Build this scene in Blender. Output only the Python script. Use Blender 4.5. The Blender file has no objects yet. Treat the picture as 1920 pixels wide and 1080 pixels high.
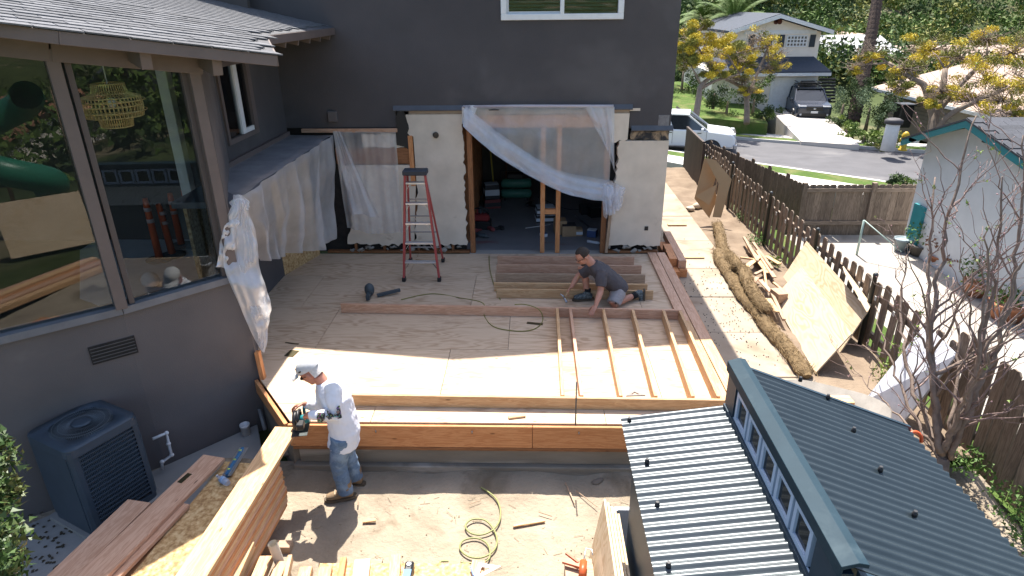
import bpy, bmesh, math, random
from mathutils import Vector as V, Matrix
random.seed(7)
PI = math.pi
S = bpy.context.scene
COL = S.collection
rad = math.radians

# ---------------------------------------------------------------- camera, sky, sun, exposure
FPX, YAW, PITCH, ROLL = 1210.0, rad(-1.8), rad(23.7), rad(0.6)
CAM = V((0, 0, 3.95))
_f = V((math.sin(YAW)*math.cos(PITCH), math.cos(YAW)*math.cos(PITCH), -math.sin(PITCH)))
_r0 = V((math.cos(YAW), -math.sin(YAW), 0)); _d0 = _f.cross(_r0)
_r = math.cos(ROLL)*_r0 + math.sin(ROLL)*_d0
_d = -math.sin(ROLL)*_r0 + math.cos(ROLL)*_d0
cam = bpy.data.cameras.new('camera'); cam.sensor_width = 36; cam.lens = 36*FPX/1920
cam.clip_start = 0.05; cam.clip_end = 3000
camo = bpy.data.objects.new('camera', cam); COL.objects.link(camo)
M4 = Matrix.Identity(4)
for i in range(3):
    M4[i][0] = _r[i]; M4[i][1] = -_d[i]; M4[i][2] = -_f[i]; M4[i][3] = CAM[i]
camo.matrix_world = M4
S.camera = camo

SUN_EL, SUN_AZ = rad(61), rad(0)          # the sun stands behind the house (towards +Y)
W = bpy.data.worlds.new('World'); S.world = W; W.use_nodes = True
nt = W.node_tree; nt.nodes.clear()
wo = nt.nodes.new('ShaderNodeOutputWorld'); bg = nt.nodes.new('ShaderNodeBackground')
sky = nt.nodes.new('ShaderNodeTexSky'); sky.sky_type = 'NISHITA'; sky.sun_disc = False
sky.sun_elevation = SUN_EL; sky.sun_rotation = SUN_AZ; sky.air_density = 1.0; sky.dust_density = 2.2; sky.ozone_density = 0.6
nt.links.new(sky.outputs[0], bg.inputs[0]); nt.links.new(bg.outputs[0], wo.inputs[0])
bg.inputs[1].default_value = 0.13
sl = bpy.data.lights.new('sun', 'SUN'); sl.energy = 5.0; sl.angle = rad(0.5); sl.color = (1.0, 0.95, 0.87)
so = bpy.data.objects.new('sun', sl); COL.objects.link(so)
so.rotation_euler = V((0, -math.cos(SUN_EL), -math.sin(SUN_EL))).to_track_quat('-Z', 'Y').to_euler()
so.location = (0, 30, 50)
vs = S.view_settings; vs.view_transform = 'Standard'; vs.look = 'None'; vs.exposure = 1.3; vs.gamma = 1
vs.use_curve_mapping = False

# pixel (of the 1920x1080 photo) to a world point on a plane
def ray(x, y): return _r*((x-960)/FPX) + _d*((y-540)/FPX) + _f
def ZP(x, y, z=0.0):
    d = ray(x, y); return CAM + d*((z-CAM.z)/d.z)
def YP(x, y, Y):
    d = ray(x, y); return CAM + d*((Y-CAM.y)/d.y)
def XP(x, y, X):
    d = ray(x, y); return CAM + d*((X-CAM.x)/d.x)
def DP(x, y, dep): return CAM + ray(x, y)*dep
def PL(x, y, a, b):
    n = V((-(b[1]-a[1]), b[0]-a[0], 0)); d = ray(x, y)
    return CAM + d*(n.dot(V((a[0], a[1], 0))-CAM)/n.dot(d))

# ---------------------------------------------------------------- object helpers
WM = {}
def place(o, mw, parent=None):
    COL.objects.link(o); o.matrix_basis = mw; WM[o] = mw
    if parent is not None:
        o.parent = parent; o.matrix_parent_inverse = WM[parent].inverted()
    return o
def tag(o, label=None, cat=None, group=None, kind=None):
    if label: o['label'] = label
    if cat: o['category'] = cat
    if group: o['group'] = group
    if kind: o['kind'] = kind
    return o
def thing(name, label, cat, loc, group=None):
    o = bpy.data.objects.new(name, None); o.empty_display_size = 0.1
    place(o, Matrix.Translation(V(loc))); tag(o, label, cat, group)
    return o
def frame(x, up):
    x = V(x).normalized(); up = V(up); y = up.cross(x)
    if y.length < 1e-5: y = V((0, 1, 0)).cross(x)
    y.normalize(); z = x.cross(y)
    m = Matrix.Identity(4)
    for i in range(3): m[i][0] = x[i]; m[i][1] = y[i]; m[i][2] = z[i]
    return m

class MB:
    def __init__(s): s.v = []; s.f = []; s.sm = []
    def add(s, vs, fs, sm=False):
        b = len(s.v); s.v += [V(p) for p in vs]; s.f += [[b+i for i in f] for f in fs]; s.sm += [sm]*len(fs); return s
    def box(s, c, size, m=None):
        hx, hy, hz = (V(size)/2)
        pts = [V((x, y, z)) for z in (-hz, hz) for y in (-hy, hy) for x in (-hx, hx)]
        if m is not None: pts = [m.to_3x3() @ p for p in pts]
        c = V(c)
        return s.add([p+c for p in pts], [(0,2,3,1),(4,5,7,6),(0,1,5,4),(2,6,7,3),(0,4,6,2),(1,3,7,5)])
    def bb(s, a, b):      # axis-aligned box from corner to corner
        a = V(a); b = V(b); return s.box((a+b)/2, [abs(q) for q in (b-a)])
    def beam(s, p0, p1, w, h, up=(0,0,1)):
        p0 = V(p0); p1 = V(p1); return s.box((p0+p1)/2, ((p1-p0).length, w, h), frame(p1-p0, up))
    def extr(s, poly, vec):
        n = len(poly); vec = V(vec); a = [V(p) for p in poly]
        return s.add(a+[p+vec for p in a], [list(range(n))[::-1], list(range(n, 2*n))]+[(i, (i+1) % n, n+(i+1) % n, n+i) for i in range(n)])
    def tube(s, pts, r, n=8, caps=True, sm=True, flat=1.0, upv=None):
        pts = [V(p) for p in pts]; k = len(pts)
        rs = r if isinstance(r, (list, tuple)) else [r]*k
        b = len(s.v); t0 = None; N = None
        for i, p in enumerate(pts):
            t = (pts[min(i+1, k-1)]-pts[max(i-1, 0)])
            t = t.normalized() if t.length > 1e-9 else V((0, 0, 1))
            if N is None:
                a = V(upv) if upv else (V((0, 0, 1)) if abs(t.z) < .9 else V((0, 1, 0)))
                N = (a - t*a.dot(t)).normalized()
            else:
                N = N - t*N.dot(t)
                N = N.normalized() if N.length > 1e-6 else V((1, 0, 0))
            B = t.cross(N); rr = rs[i]
            ra, rb = (rr if isinstance(rr, (list, tuple)) else (rr, rr*flat))
            for j in range(n):
                a = 2*PI*j/n; s.v.append(p+N*(math.cos(a)*ra)+B*(math.sin(a)*rb))
        for i in range(k-1):
            for j in range(n):
                s.f.append([b+i*n+j, b+i*n+(j+1) % n, b+(i+1)*n+(j+1) % n, b+(i+1)*n+j]); s.sm.append(sm)
        if caps:
            s.f.append([b+j for j in range(n)][::-1]); s.sm.append(False)
            s.f.append([b+(k-1)*n+j for j in range(n)]); s.sm.append(False)
        return s
    def lathe(s, prof, c=(0,0,0), n=16, axis=None, sm=True):   # profile of (r, z)
        c = V(c); m = axis if axis is not None else Matrix.Identity(3); b = len(s.v); k = len(prof)
        for r, z in prof:
            for j in range(n):
                a = 2*PI*j/n; s.v.append(c + m @ V((r*math.cos(a), r*math.sin(a), z)))
        for i in range(k-1):
            for j in range(n):
                s.f.append([b+i*n+j, b+i*n+(j+1) % n, b+(i+1)*n+(j+1) % n, b+(i+1)*n+j]); s.sm.append(sm)
        s.f.append([b+j for j in range(n)][::-1]); s.sm.append(False)
        s.f.append([b+(k-1)*n+j for j in range(n)]); s.sm.append(False)
        return s
    def ell(s, c, r, m=None, nu=12, nv=8):
        c = V(c); b = len(s.v)
        r = (r, r, r) if not isinstance(r, (tuple, list)) else r
        for i in range(nv+1):
            th = PI*i/nv
            for j in range(nu):
                a = 2*PI*j/nu; p = V((r[0]*math.sin(th)*math.cos(a), r[1]*math.sin(th)*math.sin(a), r[2]*math.cos(th)))
                s.v.append(c + (m.to_3x3() @ p if m is not None else p))
        for i in range(nv):
            for j in range(nu):
                s.f.append([b+i*nu+j, b+(i+1)*nu+j, b+(i+1)*nu+(j+1) % nu, b+i*nu+(j+1) % nu]); s.sm.append(True)
        return s
    def grid(s, fn, nu, nv, sm=True):
        b = len(s.v)
        for j in range(nv+1):
            for i in range(nu+1): s.v.append(V(fn(i/nu, j/nv)))
        for j in range(nv):
            for i in range(nu):
                a = b+j*(nu+1)+i; s.f.append([a, a+1, a+nu+2, a+nu+1]); s.sm.append(sm)
        return s
    def build(s, name, mat, parent=None, origin=None, bevel=0, rot=None):
        """link as ONE mesh object; the origin goes to the base centre (verts become local)"""
        lo = V([min(p[i] for p in s.v) for i in range(3)]); hi = V([max(p[i] for p in s.v) for i in range(3)])
        og = V(origin) if origin is not None else V(((lo.x+hi.x)/2, (lo.y+hi.y)/2, lo.z))
        mw = Matrix.Translation(og)
        if rot is not None: mw = mw @ rot.to_4x4()
        inv = mw.inverted()
        me = bpy.data.meshes.new(name); me.from_pydata([inv @ p for p in s.v], [], s.f)
        for p, q in zip(me.polygons, s.sm): p.use_smooth = q
        if bevel:
            bm = bmesh.new(); bm.from_mesh(me); bmesh.ops.recalc_face_normals(bm, faces=bm.faces)
            bmesh.ops.bevel(bm, geom=list(bm.edges), offset=bevel, segments=1, affect='EDGES', clamp_overlap=True)
            bm.to_mesh(me); bm.free()
        me.update(); me.materials.append(mat)
        o = bpy.data.objects.new(name, me)
        return place(o, mw, parent)

_bc = {}
def board(name, p0, p1, w, h, mat, parent=None, up=(0,0,1), bev=0.003):
    """a piece of timber, local X along its length, w across, h along 'up'; p0,p1 are centre-line ends"""
    p0 = V(p0); p1 = V(p1); L = (p1-p0).length
    key = (round(L, 3), round(w, 4), round(h, 4), mat.name)
    me = _bc.get(key)
    if me is None:
        me = bpy.data.meshes.new(name); bm = bmesh.new()
        bmesh.ops.create_cube(bm, size=1.0)
        for v in bm.verts: v.co = V((v.co.x*L, v.co.y*w, v.co.z*h))
        if bev: bmesh.ops.bevel(bm, geom=list(bm.edges), offset=min(bev, w*.2, h*.2), segments=1, affect='EDGES')
        bm.to_mesh(me); bm.free(); me.materials.append(mat); _bc[key] = me
    o = bpy.data.objects.new(name, me)
    return place(o, Matrix.Translation((p0+p1)/2) @ frame(p1-p0, up), parent)

def children(o): return [c for c in COL.objects if c.parent == o]
def copy_tree(o, mw, parent=None, kids=None):
    c = o.copy(); COL.objects.link(c); c.matrix_basis = mw; WM[c] = mw
    if parent is not None: c.parent = parent; c.matrix_parent_inverse = WM[parent].inverted()
    rel = WM[o].inverted()
    for ch in (kids[o] if kids else children(o)):
        copy_tree(ch, mw @ rel @ WM[ch], c, kids)
    return c

def smoothp(P, n=6):
    out = []
    for i in range(len(P)-1):
        p0 = P[max(i-1, 0)]; p1 = P[i]; p2 = P[i+1]; p3 = P[min(i+2, len(P)-1)]
        for j in range(n):
            t = j/n; out.append(.5*((2*p1)+(p2-p0)*t+(2*p0-5*p1+4*p2-p3)*t*t+(3*p1-p0-3*p2+p3)*t*t*t))
    return out+[P[-1]]

# ---------------------------------------------------------------- procedural materials
def _new(name):
    m = bpy.data.materials.new(name); m.use_nodes = True; t = m.node_tree; t.nodes.clear()
    o = t.nodes.new('ShaderNodeOutputMaterial'); p = t.nodes.new('ShaderNodeBsdfPrincipled')
    t.links.new(p.outputs[0], o.inputs[0]); return m, t, p, o
def _coord(t, stretch, rnd=True, kind='Object'):
    tc = t.nodes.new('ShaderNodeTexCoord'); mp = t.nodes.new('ShaderNodeMapping'); mp.inputs['Scale'].default_value = stretch
    t.links.new(tc.outputs[kind], mp.inputs['Vector'])
    if rnd:
        oi = t.nodes.new('ShaderNodeObjectInfo'); vm = t.nodes.new('ShaderNodeVectorMath'); vm.operation = 'SCALE'
        cb = t.nodes.new('ShaderNodeCombineXYZ')
        for i in range(3): t.links.new(oi.outputs['Random'], cb.inputs[i])
        vm.inputs['Scale'].default_value = 37.0; t.links.new(cb.outputs[0], vm.inputs[0]); t.links.new(vm.outputs[0], mp.inputs['Location'])
    return mp.outputs[0]
def _noise(t, vec, scale, detail=5, rough=.55, dist=0):
    n = t.nodes.new('ShaderNodeTexNoise'); n.inputs['Scale'].default_value = scale; n.inputs['Detail'].default_value = detail
    n.inputs['Roughness'].default_value = rough; n.inputs['Distortion'].default_value = dist
    t.links.new(vec, n.inputs['Vector']); return n.outputs['Fac']
def _ramp(t, fac, stops):
    r = t.nodes.new('ShaderNodeValToRGB'); e = r.color_ramp.elements
    while len(e) < len(stops): e.new(.5)
    for q, (pos, c) in zip(e, stops): q.position = pos; q.color = (*c, 1)
    t.links.new(fac, r.inputs[0]); return r.outputs[0]
def _mix(t, a, b, fac, mode='MIX'):
    n = t.nodes.new('ShaderNodeMix'); n.data_type = 'RGBA'; n.blend_type = mode
    for s, q in ((n.inputs[0], fac), (n.inputs[6], a), (n.inputs[7], b)):
        if hasattr(q, 'links') or hasattr(q, 'is_linked'): t.links.new(q, s)
        elif isinstance(q, (int, float)): s.default_value = q
        else: s.default_value = (*q, 1)
    return n.outputs[2]
def _math(t, op, a, b=0.0):
    n = t.nodes.new('ShaderNodeMath'); n.operation = op
    for s, q in zip(n.inputs, (a, b)):
        if isinstance(q, (int, float)): s.default_value = q
        else: t.links.new(q, s)
    return n.outputs[0]
def _vary(t, colr, amt):     # per-object brightness
    if not amt: return colr
    oi = t.nodes.new('ShaderNodeObjectInfo'); v = _math(t, 'MULTIPLY_ADD', oi.outputs['Random'], 2*amt); v.node.inputs[2].default_value = 1-amt
    cb = t.nodes.new('ShaderNodeCombineColor')
    for i in range(3): t.links.new(v, cb.inputs[i])
    return _mix(t, colr, cb.outputs[0], 1.0, 'MULTIPLY')
def _bump(t, p, h, strength, dist=.01):
    b = t.nodes.new('ShaderNodeBump'); b.inputs['Strength'].default_value = strength; b.inputs['Distance'].default_value = dist
    t.links.new(h, b.inputs['Height']); t.links.new(b.outputs[0], p.inputs['Normal'])
MATS = {}
def pm(name, c1, c2=None, scale=6, rough=.7, bump=.0, stretch=(1,1,1), detail=6, metal=0, spec=.4, vary=0, c3=None, big=None, bscale=None, bdist=.01, contrast=.25):
    """noise-mottled surface; big=(colour, scale, threshold) adds large stains or worn patches"""
    if name in MATS: return MATS[name]
    m, t, p, o = _new(name); vec = _coord(t, stretch)
    n = _noise(t, vec, scale, detail)
    c2 = c2 or [q*.75 for q in c1]
    st = [(.5-contrast, c2), (.5+contrast, c1)] if c3 is None else [(.5-contrast, c2), (.5, c1), (.5+contrast, c3)]
    c = _ramp(t, n, st)
    if big:
        bcol, bs, th = big; k = _noise(t, vec, bs, 4, .6, .4)
        f = _ramp(t, k, [(th-.06, (0,0,0)), (th+.08, (1,1,1))]); c = _mix(t, c, bcol, f)
    c = _vary(t, c, vary)
    t.links.new(c, p.inputs['Base Color']); p.inputs['Roughness'].default_value = rough
    p.inputs['Metallic'].default_value = metal; p.inputs['Specular IOR Level'].default_value = spec
    if bump: _bump(t, p, _noise(t, vec, bscale or scale*4, 4), bump, bdist)
    MATS[name] = m; return m
def wood(name, c1, c2, rough=.65, vary=.12, ring=1.0, knots=True, bump=.15):
    """timber: grain runs along the object's local X"""
    if name in MATS: return MATS[name]
    m, t, p, o = _new(name); vec = _coord(t, (.9, 9, 9))
    a = _noise(t, vec, 2.2*ring, 6, .6, .6); fine = _noise(t, _coord(t, (3, 90, 90)), 2.0, 3)
    wv = _math(t, 'SINE', _math(t, 'MULTIPLY', a, 38.0)); wv = _math(t, 'MULTIPLY_ADD', wv, .5); wv.node.inputs[2].default_value = .5
    g = _math(t, 'ADD', _math(t, 'MULTIPLY', wv, .45), _math(t, 'MULTIPLY', fine, .55))
    c = _ramp(t, g, [(.2, c2), (.75, c1)])
    if knots:
        vo = t.nodes.new('ShaderNodeTexVoronoi'); vo.inputs['Scale'].default_value = 2.3
        t.links.new(_coord(t, (.9, 3.2, 3.2)), vo.inputs['Vector'])
        k = _ramp(t, vo.outputs['Distance'], [(.035, (1,1,1)), (.075, (0,0,0))])
        c = _mix(t, c, [q*.38 for q in c2], k)
    c = _vary(t, c, vary); t.links.new(c, p.inputs['Base Color']); p.inputs['Roughness'].default_value = rough
    p.inputs['Specular IOR Level'].default_value = .3
    if bump: _bump(t, p, g, bump, .002)
    MATS[name] = m; return m
def plywood(name, c1, c2, dark=None, vary=.08):
    """rotary-cut veneer: long swirling cathedral grain in the sheet's local XY"""
    if name in MATS: return MATS[name]
    m, t, p, o = _new(name)
    a = _noise(t, _coord(t, (.55, 2.6, 1)), 1.15, 3, .5, .3)
    w = _math(t, 'SINE', _math(t, 'MULTIPLY', a, 95.0)); w = _math(t, 'MULTIPLY_ADD', w, .5); w.node.inputs[2].default_value = .5
    w = _math(t, 'POWER', w, 1.6)
    fine = _noise(t, _coord(t, (2, 60, 1)), 2.5, 4); fade = _noise(t, _coord(t, (1, 2, 1)), 1.3, 3)
    g = _math(t, 'MULTIPLY', w, _ramp(t, fade, [(.36, (.15,.15,.15)), (.62, (1,1,1))]))
    g = _math(t, 'ADD', _math(t, 'MULTIPLY', g, .6), _math(t, 'MULTIPLY', fine, .4))
    c = _ramp(t, g, [(.12, c1), (.8, c2)])
    st = _noise(t, _coord(t, (1, 1, 1)), 1.7, 6, .65)
    c = _mix(t, c, dark or [q*.55 for q in c2], _ramp(t, st, [(.58, (0,0,0)), (.78, (.55,.55,.55))]))
    vo = t.nodes.new('ShaderNodeTexVoronoi'); vo.inputs['Scale'].default_value = 1.5; t.links.new(_coord(t, (1, 2.6, 1)), vo.inputs['Vector'])
    c = _mix(t, c, (.10, .05, .025), _ramp(t, vo.outputs['Distance'], [(.02, (.9,.9,.9)), (.045, (0,0,0))]))
    c = _vary(t, c, vary); t.links.new(c, p.inputs['Base Color']); p.inputs['Roughness'].default_value = .7
    p.inputs['Specular IOR Level'].default_value = .25; _bump(t, p, g, .12, .002)
    MATS[name] = m; return m
def film(name, alpha=.5, col=(.93,.92,.93), rough=.28):
    """milky polythene: part see-through, part scattering, with a sheen"""
    if name in MATS: return MATS[name]
    m, t, p, o = _new(name); t.nodes.remove(p)
    tr = t.nodes.new('ShaderNodeBsdfTransparent'); df = t.nodes.new('ShaderNodeBsdfDiffuse'); tl = t.nodes.new('ShaderNodeBsdfTranslucent'); gl = t.nodes.new('ShaderNodeBsdfGlossy')
    df.inputs[0].default_value = (*col, 1); tl.inputs[0].default_value = (*col, 1); gl.inputs[1].default_value = rough; gl.inputs[0].default_value = (.9,.93,1,1)
    tr.inputs[0].default_value = (.96,.97,1,1)
    vec = _coord(t, (1,1,1)); n = _noise(t, vec, 3.5, 5)
    bp = t.nodes.new('ShaderNodeBump'); bp.inputs['Strength'].default_value = .5; bp.inputs['Distance'].default_value = .02; t.links.new(_noise(t, vec, 9, 4, .6, 1.2), bp.inputs['Height'])
    for q in (df, tl, gl): t.links.new(bp.outputs[0], q.inputs['Normal'])
    def ms(a, b, f):
        x = t.nodes.new('ShaderNodeMixShader')
        if isinstance(f, (int, float)): x.inputs[0].default_value = f
        else: t.links.new(f, x.inputs[0])
        t.links.new(a, x.inputs[1]); t.links.new(b, x.inputs[2]); return x.outputs[0]
    body = ms(ms(df.outputs[0], tl.outputs[0], .45), gl.outputs[0], .14)
    f = _math(t, 'MULTIPLY_ADD', n, .3); f.node.inputs[2].default_value = alpha-.15
    t.links.new(ms(tr.outputs[0], body, f), o.inputs[0]); MATS[name] = m; return m
def glass(name, tint=(.75,.8,.8), boost=1.0):
    if name in MATS: return MATS[name]
    m, t, p, o = _new(name); t.nodes.remove(p)
    tr = t.nodes.new('ShaderNodeBsdfTransparent'); tr.inputs[0].default_value = (*tint, 1)
    gl = t.nodes.new('ShaderNodeBsdfGlossy'); gl.inputs[1].default_value = .0
    fr = t.nodes.new('ShaderNodeFresnel'); fr.inputs[0].default_value = 1.7
    x = t.nodes.new('ShaderNodeMixShader'); t.links.new(_math(t, 'MULTIPLY', fr.outputs[0], boost), x.inputs[0])
    t.links.new(tr.outputs[0], x.inputs[1]); t.links.new(gl.outputs[0], x.inputs[2]); t.links.new(x.outputs[0], o.inputs[0])
    MATS[name] = m; return m
def emit(name, col, s):
    m, t, p, o = _new(name); p.inputs['Emission Color'].default_value = (*col, 1); p.inputs['Emission Strength'].default_value = s; return m

plain = lambda n, c, r=.5, metal=0, spec=.4: pm(n, c, [q*.85 for q in c], 8, r, .03, metal=metal, spec=spec)
LUM = wood('lumber_fresh', (.62,.40,.22), (.47,.27,.13))
LUMP = wood('lumber_pink', (.55,.34,.23), (.42,.23,.14))
LUMO = wood('lumber_orange', (.58,.27,.115), (.45,.175,.065))
LUMG = wood('lumber_dull', (.40,.28,.19), (.29,.19,.12))
OLDW = wood('old_framing', (.30,.13,.055), (.19,.075,.03))
PLY = plywood('plywood_deck', (.60,.45,.315), (.42,.285,.18))
PLYL = plywood('plywood_light', (.64,.51,.36), (.50,.36,.215))
FENW = wood('fence_weathered', (.25,.19,.145), (.135,.10,.075), rough=.85, vary=.25, knots=False, bump=.4)
STUC = pm('stucco_charcoal', (.096,.087,.088), (.074,.068,.070), 1.1, .85, .5, bscale=110, bdist=.008, spec=.2, detail=9, contrast=.2, big=((.115,.106,.106), .55, .62))
STUB = pm('stucco_taupe', (.142,.124,.120), (.104,.093,.092), 1.4, .85, .3, bscale=110, bdist=.009, spec=.2, contrast=.26, detail=9, big=((.165,.148,.142), .9, .60))
TRIM = pm('trim_taupe', (.145,.112,.102), (.115,.09,.082), 5, .6, .05)
PLAS = pm('plaster_old_white', (.72,.62,.51), (.56,.475,.385), 3.0, .9, .25, bscale=120, bdist=.004, spec=.15, big=((.40,.30,.21), 2.4, .70))
WHITE = plain('white_vinyl', (.80,.80,.80), .35)
BLACK = plain('black_plastic', (.018,.018,.02), .45)
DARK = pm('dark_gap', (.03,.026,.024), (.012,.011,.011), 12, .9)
STEEL = plain('steel', (.45,.46,.48), .35, .9)
CONC = pm('concrete_pale', (.37,.34,.30), (.29,.265,.235), 1.6, .85, .12, bscale=60, big=((.22,.195,.165), 1.1, .66))
GLASS = glass('window_glass')
FILM = film('plastic_film', .5)
FILMT = film('plastic_film_thin', .33)
FILMD = film('plastic_film_dense', .74)
# ================================================================ THE SETTING
G = -0.62      # yard dirt level; the deck top is z = 0
def hashn(x, y, s=1.0):
    from mathutils import noise
    return noise.noise(V((x*s, y*s, 3.7)))
def struct(o): o['kind'] = 'structure'; return o
DIRT = pm('dirt_pale', (.36,.30,.225), (.235,.19,.14), 2.0, .95, .7, bscale=22, bdist=.03, spec=.1, detail=10, big=((.165,.13,.09), 1.3, .62))
DIRTD = pm('dirt_dark', (.26,.20,.145), (.15,.11,.08), 2.4, .95, .5, bscale=30, bdist=.02, spec=.1)
SCRUB = pm('scrub_ground', (.075,.095,.035), (.035,.05,.018), .35, .95, .4, bscale=2, bdist=.2, spec=.1, big=((.19,.16,.10), .12, .60))
LAWN = pm('lawn', (.095,.145,.035), (.055,.095,.022), 2.2, .95, .7, bscale=60, bdist=.03, spec=.1, detail=10, big=((.15,.15,.06), .9, .58))
ASPH = pm('asphalt', (.115,.112,.118), (.085,.083,.088), 1.2, .9, .3, bscale=90, bdist=.006, spec=.2, big=((.15,.145,.145), .35, .60))
def terr(x, y):
    z = -0.72
    if y > 14: z += -1.2*min(1, (y-14)/5)
    if y > 25: z -= .09*min(9, y-25)
    if y > 42: z += (y-42)*.075
    if y > 60: z += (y-60)*.16
    if x > 14 and y > 20: z += 0.015*(x-14)*min(1, (y-20)/30)
    if y < -2: z -= min(6, (-2-y)*.16)
    if y < -70: z += (-70-y)*.16
    if x < -30: z -= 0.05*min(60, -30-x)
    return z
def axis(a): return sorted(set([round(q, 3) for q in a]))
gx = axis([-420,-300,-220,-160,-120,-90,-70,-55,-45]+[i*3 for i in range(-12, 30)]+[95,110,130,160,200,260,330,420])
gy = axis([-420,-300,-220,-160,-120,-95,-80,-70,-60,-50,-40,-32,-26,-21,-17,-14,-11,-8,-5,-2,1,4,7,10,12,13,14,15,16,17,18,19,20]+[22+3*i for i in range(30)]+[115,125,140,160,190,230,300,400])
mb = MB(); nx = len(gx)
for y in gy:
    for x in gx:
        rough = (hashn(x, y, .05)*3 if (abs(y) > 50) else 0)
        mb.v.append(V((x, y, terr(x, y)+rough)))
for j in range(len(gy)-1):
    for i in range(nx-1):
        a = j*nx+i; mb.f.append([a, a+1, a+nx+1, a+nx]); mb.sm.append(True)
struct(mb.build('ground', SCRUB, origin=(0,0,0)))

def dirt(name, x0, x1, y0, y1, zf, mat, step=.06):
    nx = int((x1-x0)/step); ny = int((y1-y0)/step); m = MB()
    m.grid(lambda u, v: (x0+(x1-x0)*u, y0+(y1-y0)*v, zf(x0+(x1-x0)*u, y0+(y1-y0)*v)), nx, ny)
    return struct(m.build(name, mat, origin=(0,0,0)))
dirt('yard_dirt', -7.5, 5.2, 0.4, 5.62, lambda x, y: G+hashn(x, y, 1.1)*.035+hashn(x+9, y, 4)*.014+hashn(x, y+5, 13)*.006
     + (.10*max(0, 1-abs(y-5.55)/.5)*(.5+hashn(x, 0, 1.7)) if y > 4.9 else 0), DIRT, .05)
dirt('side_strip_dirt', 3.45, 4.62, 5.5, 18.5, lambda x, y: -.36+hashn(x, y, 1.6)*.05+hashn(x, y, 6)*.02-.02*(y > 12), DIRTD, .07)

# walkway slabs beside the house
wk = bpy.data.objects.new('walkway', None); place(wk, Matrix.Translation((2.9, 10, -.4))); struct(wk)
WALK = pm('walk_concrete', (.40,.335,.26), (.29,.235,.175), 1.7, .9, .2, bscale=45, bdist=.01, spec=.15, big=((.25,.185,.13), 1.2, .60))
ys = [4.6, 5.75, 6.95, 8.15, 9.35, 10.55, 12.0, 13.6, 15.4, 17.2]
for a, b in zip(ys[:-1], ys[1:]):
    MB().bb((2.34, a+.008, -.42), (3.5, b-.008, -.30+random.uniform(-.006, .006))).build('slab', WALK, wk, bevel=.008)
MB().bb((1.2, 14.0, -.46), (2.335, 17.2, -.325)).build('slab', CONC, wk, bevel=.008)
# concrete pad along the left wall, where the condenser stands
apron = MB().extr([(-5.9, 2.6, -.68), (-3.3, 2.6, -.68), (-2.75, 5.3, -.68), (-3.25, 6.3, -.68), (-4.0, 5.5, -.68), (-6.4, 3.1, -.68)], (0, 0, .085))
struct(apron.build('concrete_apron', pm('apron_concrete', (.30,.29,.275), (.22,.215,.205), 2.2, .9, .15, bscale=50, spec=.15), bevel=.006))
# neighbour's patio and lawn strip on the far side of the picket fence
struct(MB().bb((5.35, 3.0, -.75), (9.5, 13.2, -.60)).build('neighbour_patio', CONC))
dirt('lawn_strip', 4.62, 5.35, 3.0, 13.4, lambda x, y: -.56+hashn(x, y, 2)*.03, LAWN, .09)
# street, pavements and lots
def strip(name, pts, w0, w1, z, mat, th=1.0):
    m = MB(); P = [V((p[0], p[1], 0)) for p in pts]; L = []; R = []
    for i, p in enumerate(P):
        t = (P[min(i+1, len(P)-1)]-P[max(0, i-1)]).normalized(); n = V((-t.y, t.x, 0)); L.append(p+n*w1); R.append(p+n*w0)
    k = len(P); sl = lambda q: V((q.x, q.y, z-.09*max(0, min(9, q.y-25))))
    dn = V((0, 0, -th)); L = [sl(q) for q in L]; R = [sl(q) for q in R]
    m.v += L+R+[q+dn for q in L]+[q+dn for q in R]
    for i in range(k-1):
        m.f += [[i, k+i, k+i+1, i+1], [2*k+i, i+2*k+1, 3*k+i+1, 3*k+i], [i, i+1, 2*k+i+1, 2*k+i], [k+i, 3*k+i, 3*k+i+1, k+i+1]]; m.sm += [False]*4
    return struct(m.build(name, mat, origin=(0,0,z)))
RC = [(-14,47), (-4,40), (3.5,33.2), (8.0,28.6), (11.6,25.0), (15.5,21.8), (22,17.8), (34,12)]
strip('road', RC, -3.3, 3.3, -1.5, ASPH)
CURB = pm('kerb_concrete', (.50,.48,.45), (.40,.385,.36), 3, .85, .1)
strip('kerb', RC, 3.3, 3.48, -1.38, CURB); strip('kerb', RC, -3.48, -3.3, -1.38, CURB)
strip('verge_grass', RC, 3.48, 4.5, -1.39, LAWN); strip('pavement', RC, 4.5, 5.8, -1.375, CURB)
strip('verge_grass', RC, -4.4, -3.48, -1.39, LAWN); strip('pavement', RC, -5.6, -4.4, -1.375, CURB)
def patch(name, pts, mat, th=.1):
    P = [DP(*p) for p in pts]; m = MB().extr([p-V((0,0,th)) for p in P], (0,0,th)); return struct(m.build(name, mat))
patch('driveway', [(1440,201,36.4),(1532,202,36.6),(1612,272,26.6),(1502,265,28.6)], pm('drive_concrete', (.52,.48,.43), (.44,.40,.36), .8, .85, .1), 1.2)
patch('front_lawn', [(1240,150,42),(1330,158,41),(1425,205,34.8),(1440,232,31.5),(1335,222,32),(1240,222,32)], LAWN, 2.0)
# ================================================================ THE MAIN HOUSE (grey two-storey wall, opened-up ground floor)
WY = 10.5
house = thing('house', 'charcoal stucco two-storey house with its ground floor wall cut open', 'house', (-.9, WY, 0))
WX0, WX1 = -7.0, 2.22
RX, RZ, EZ = -.95, 6.15, 5.2       # roof ridge and eave height
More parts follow.
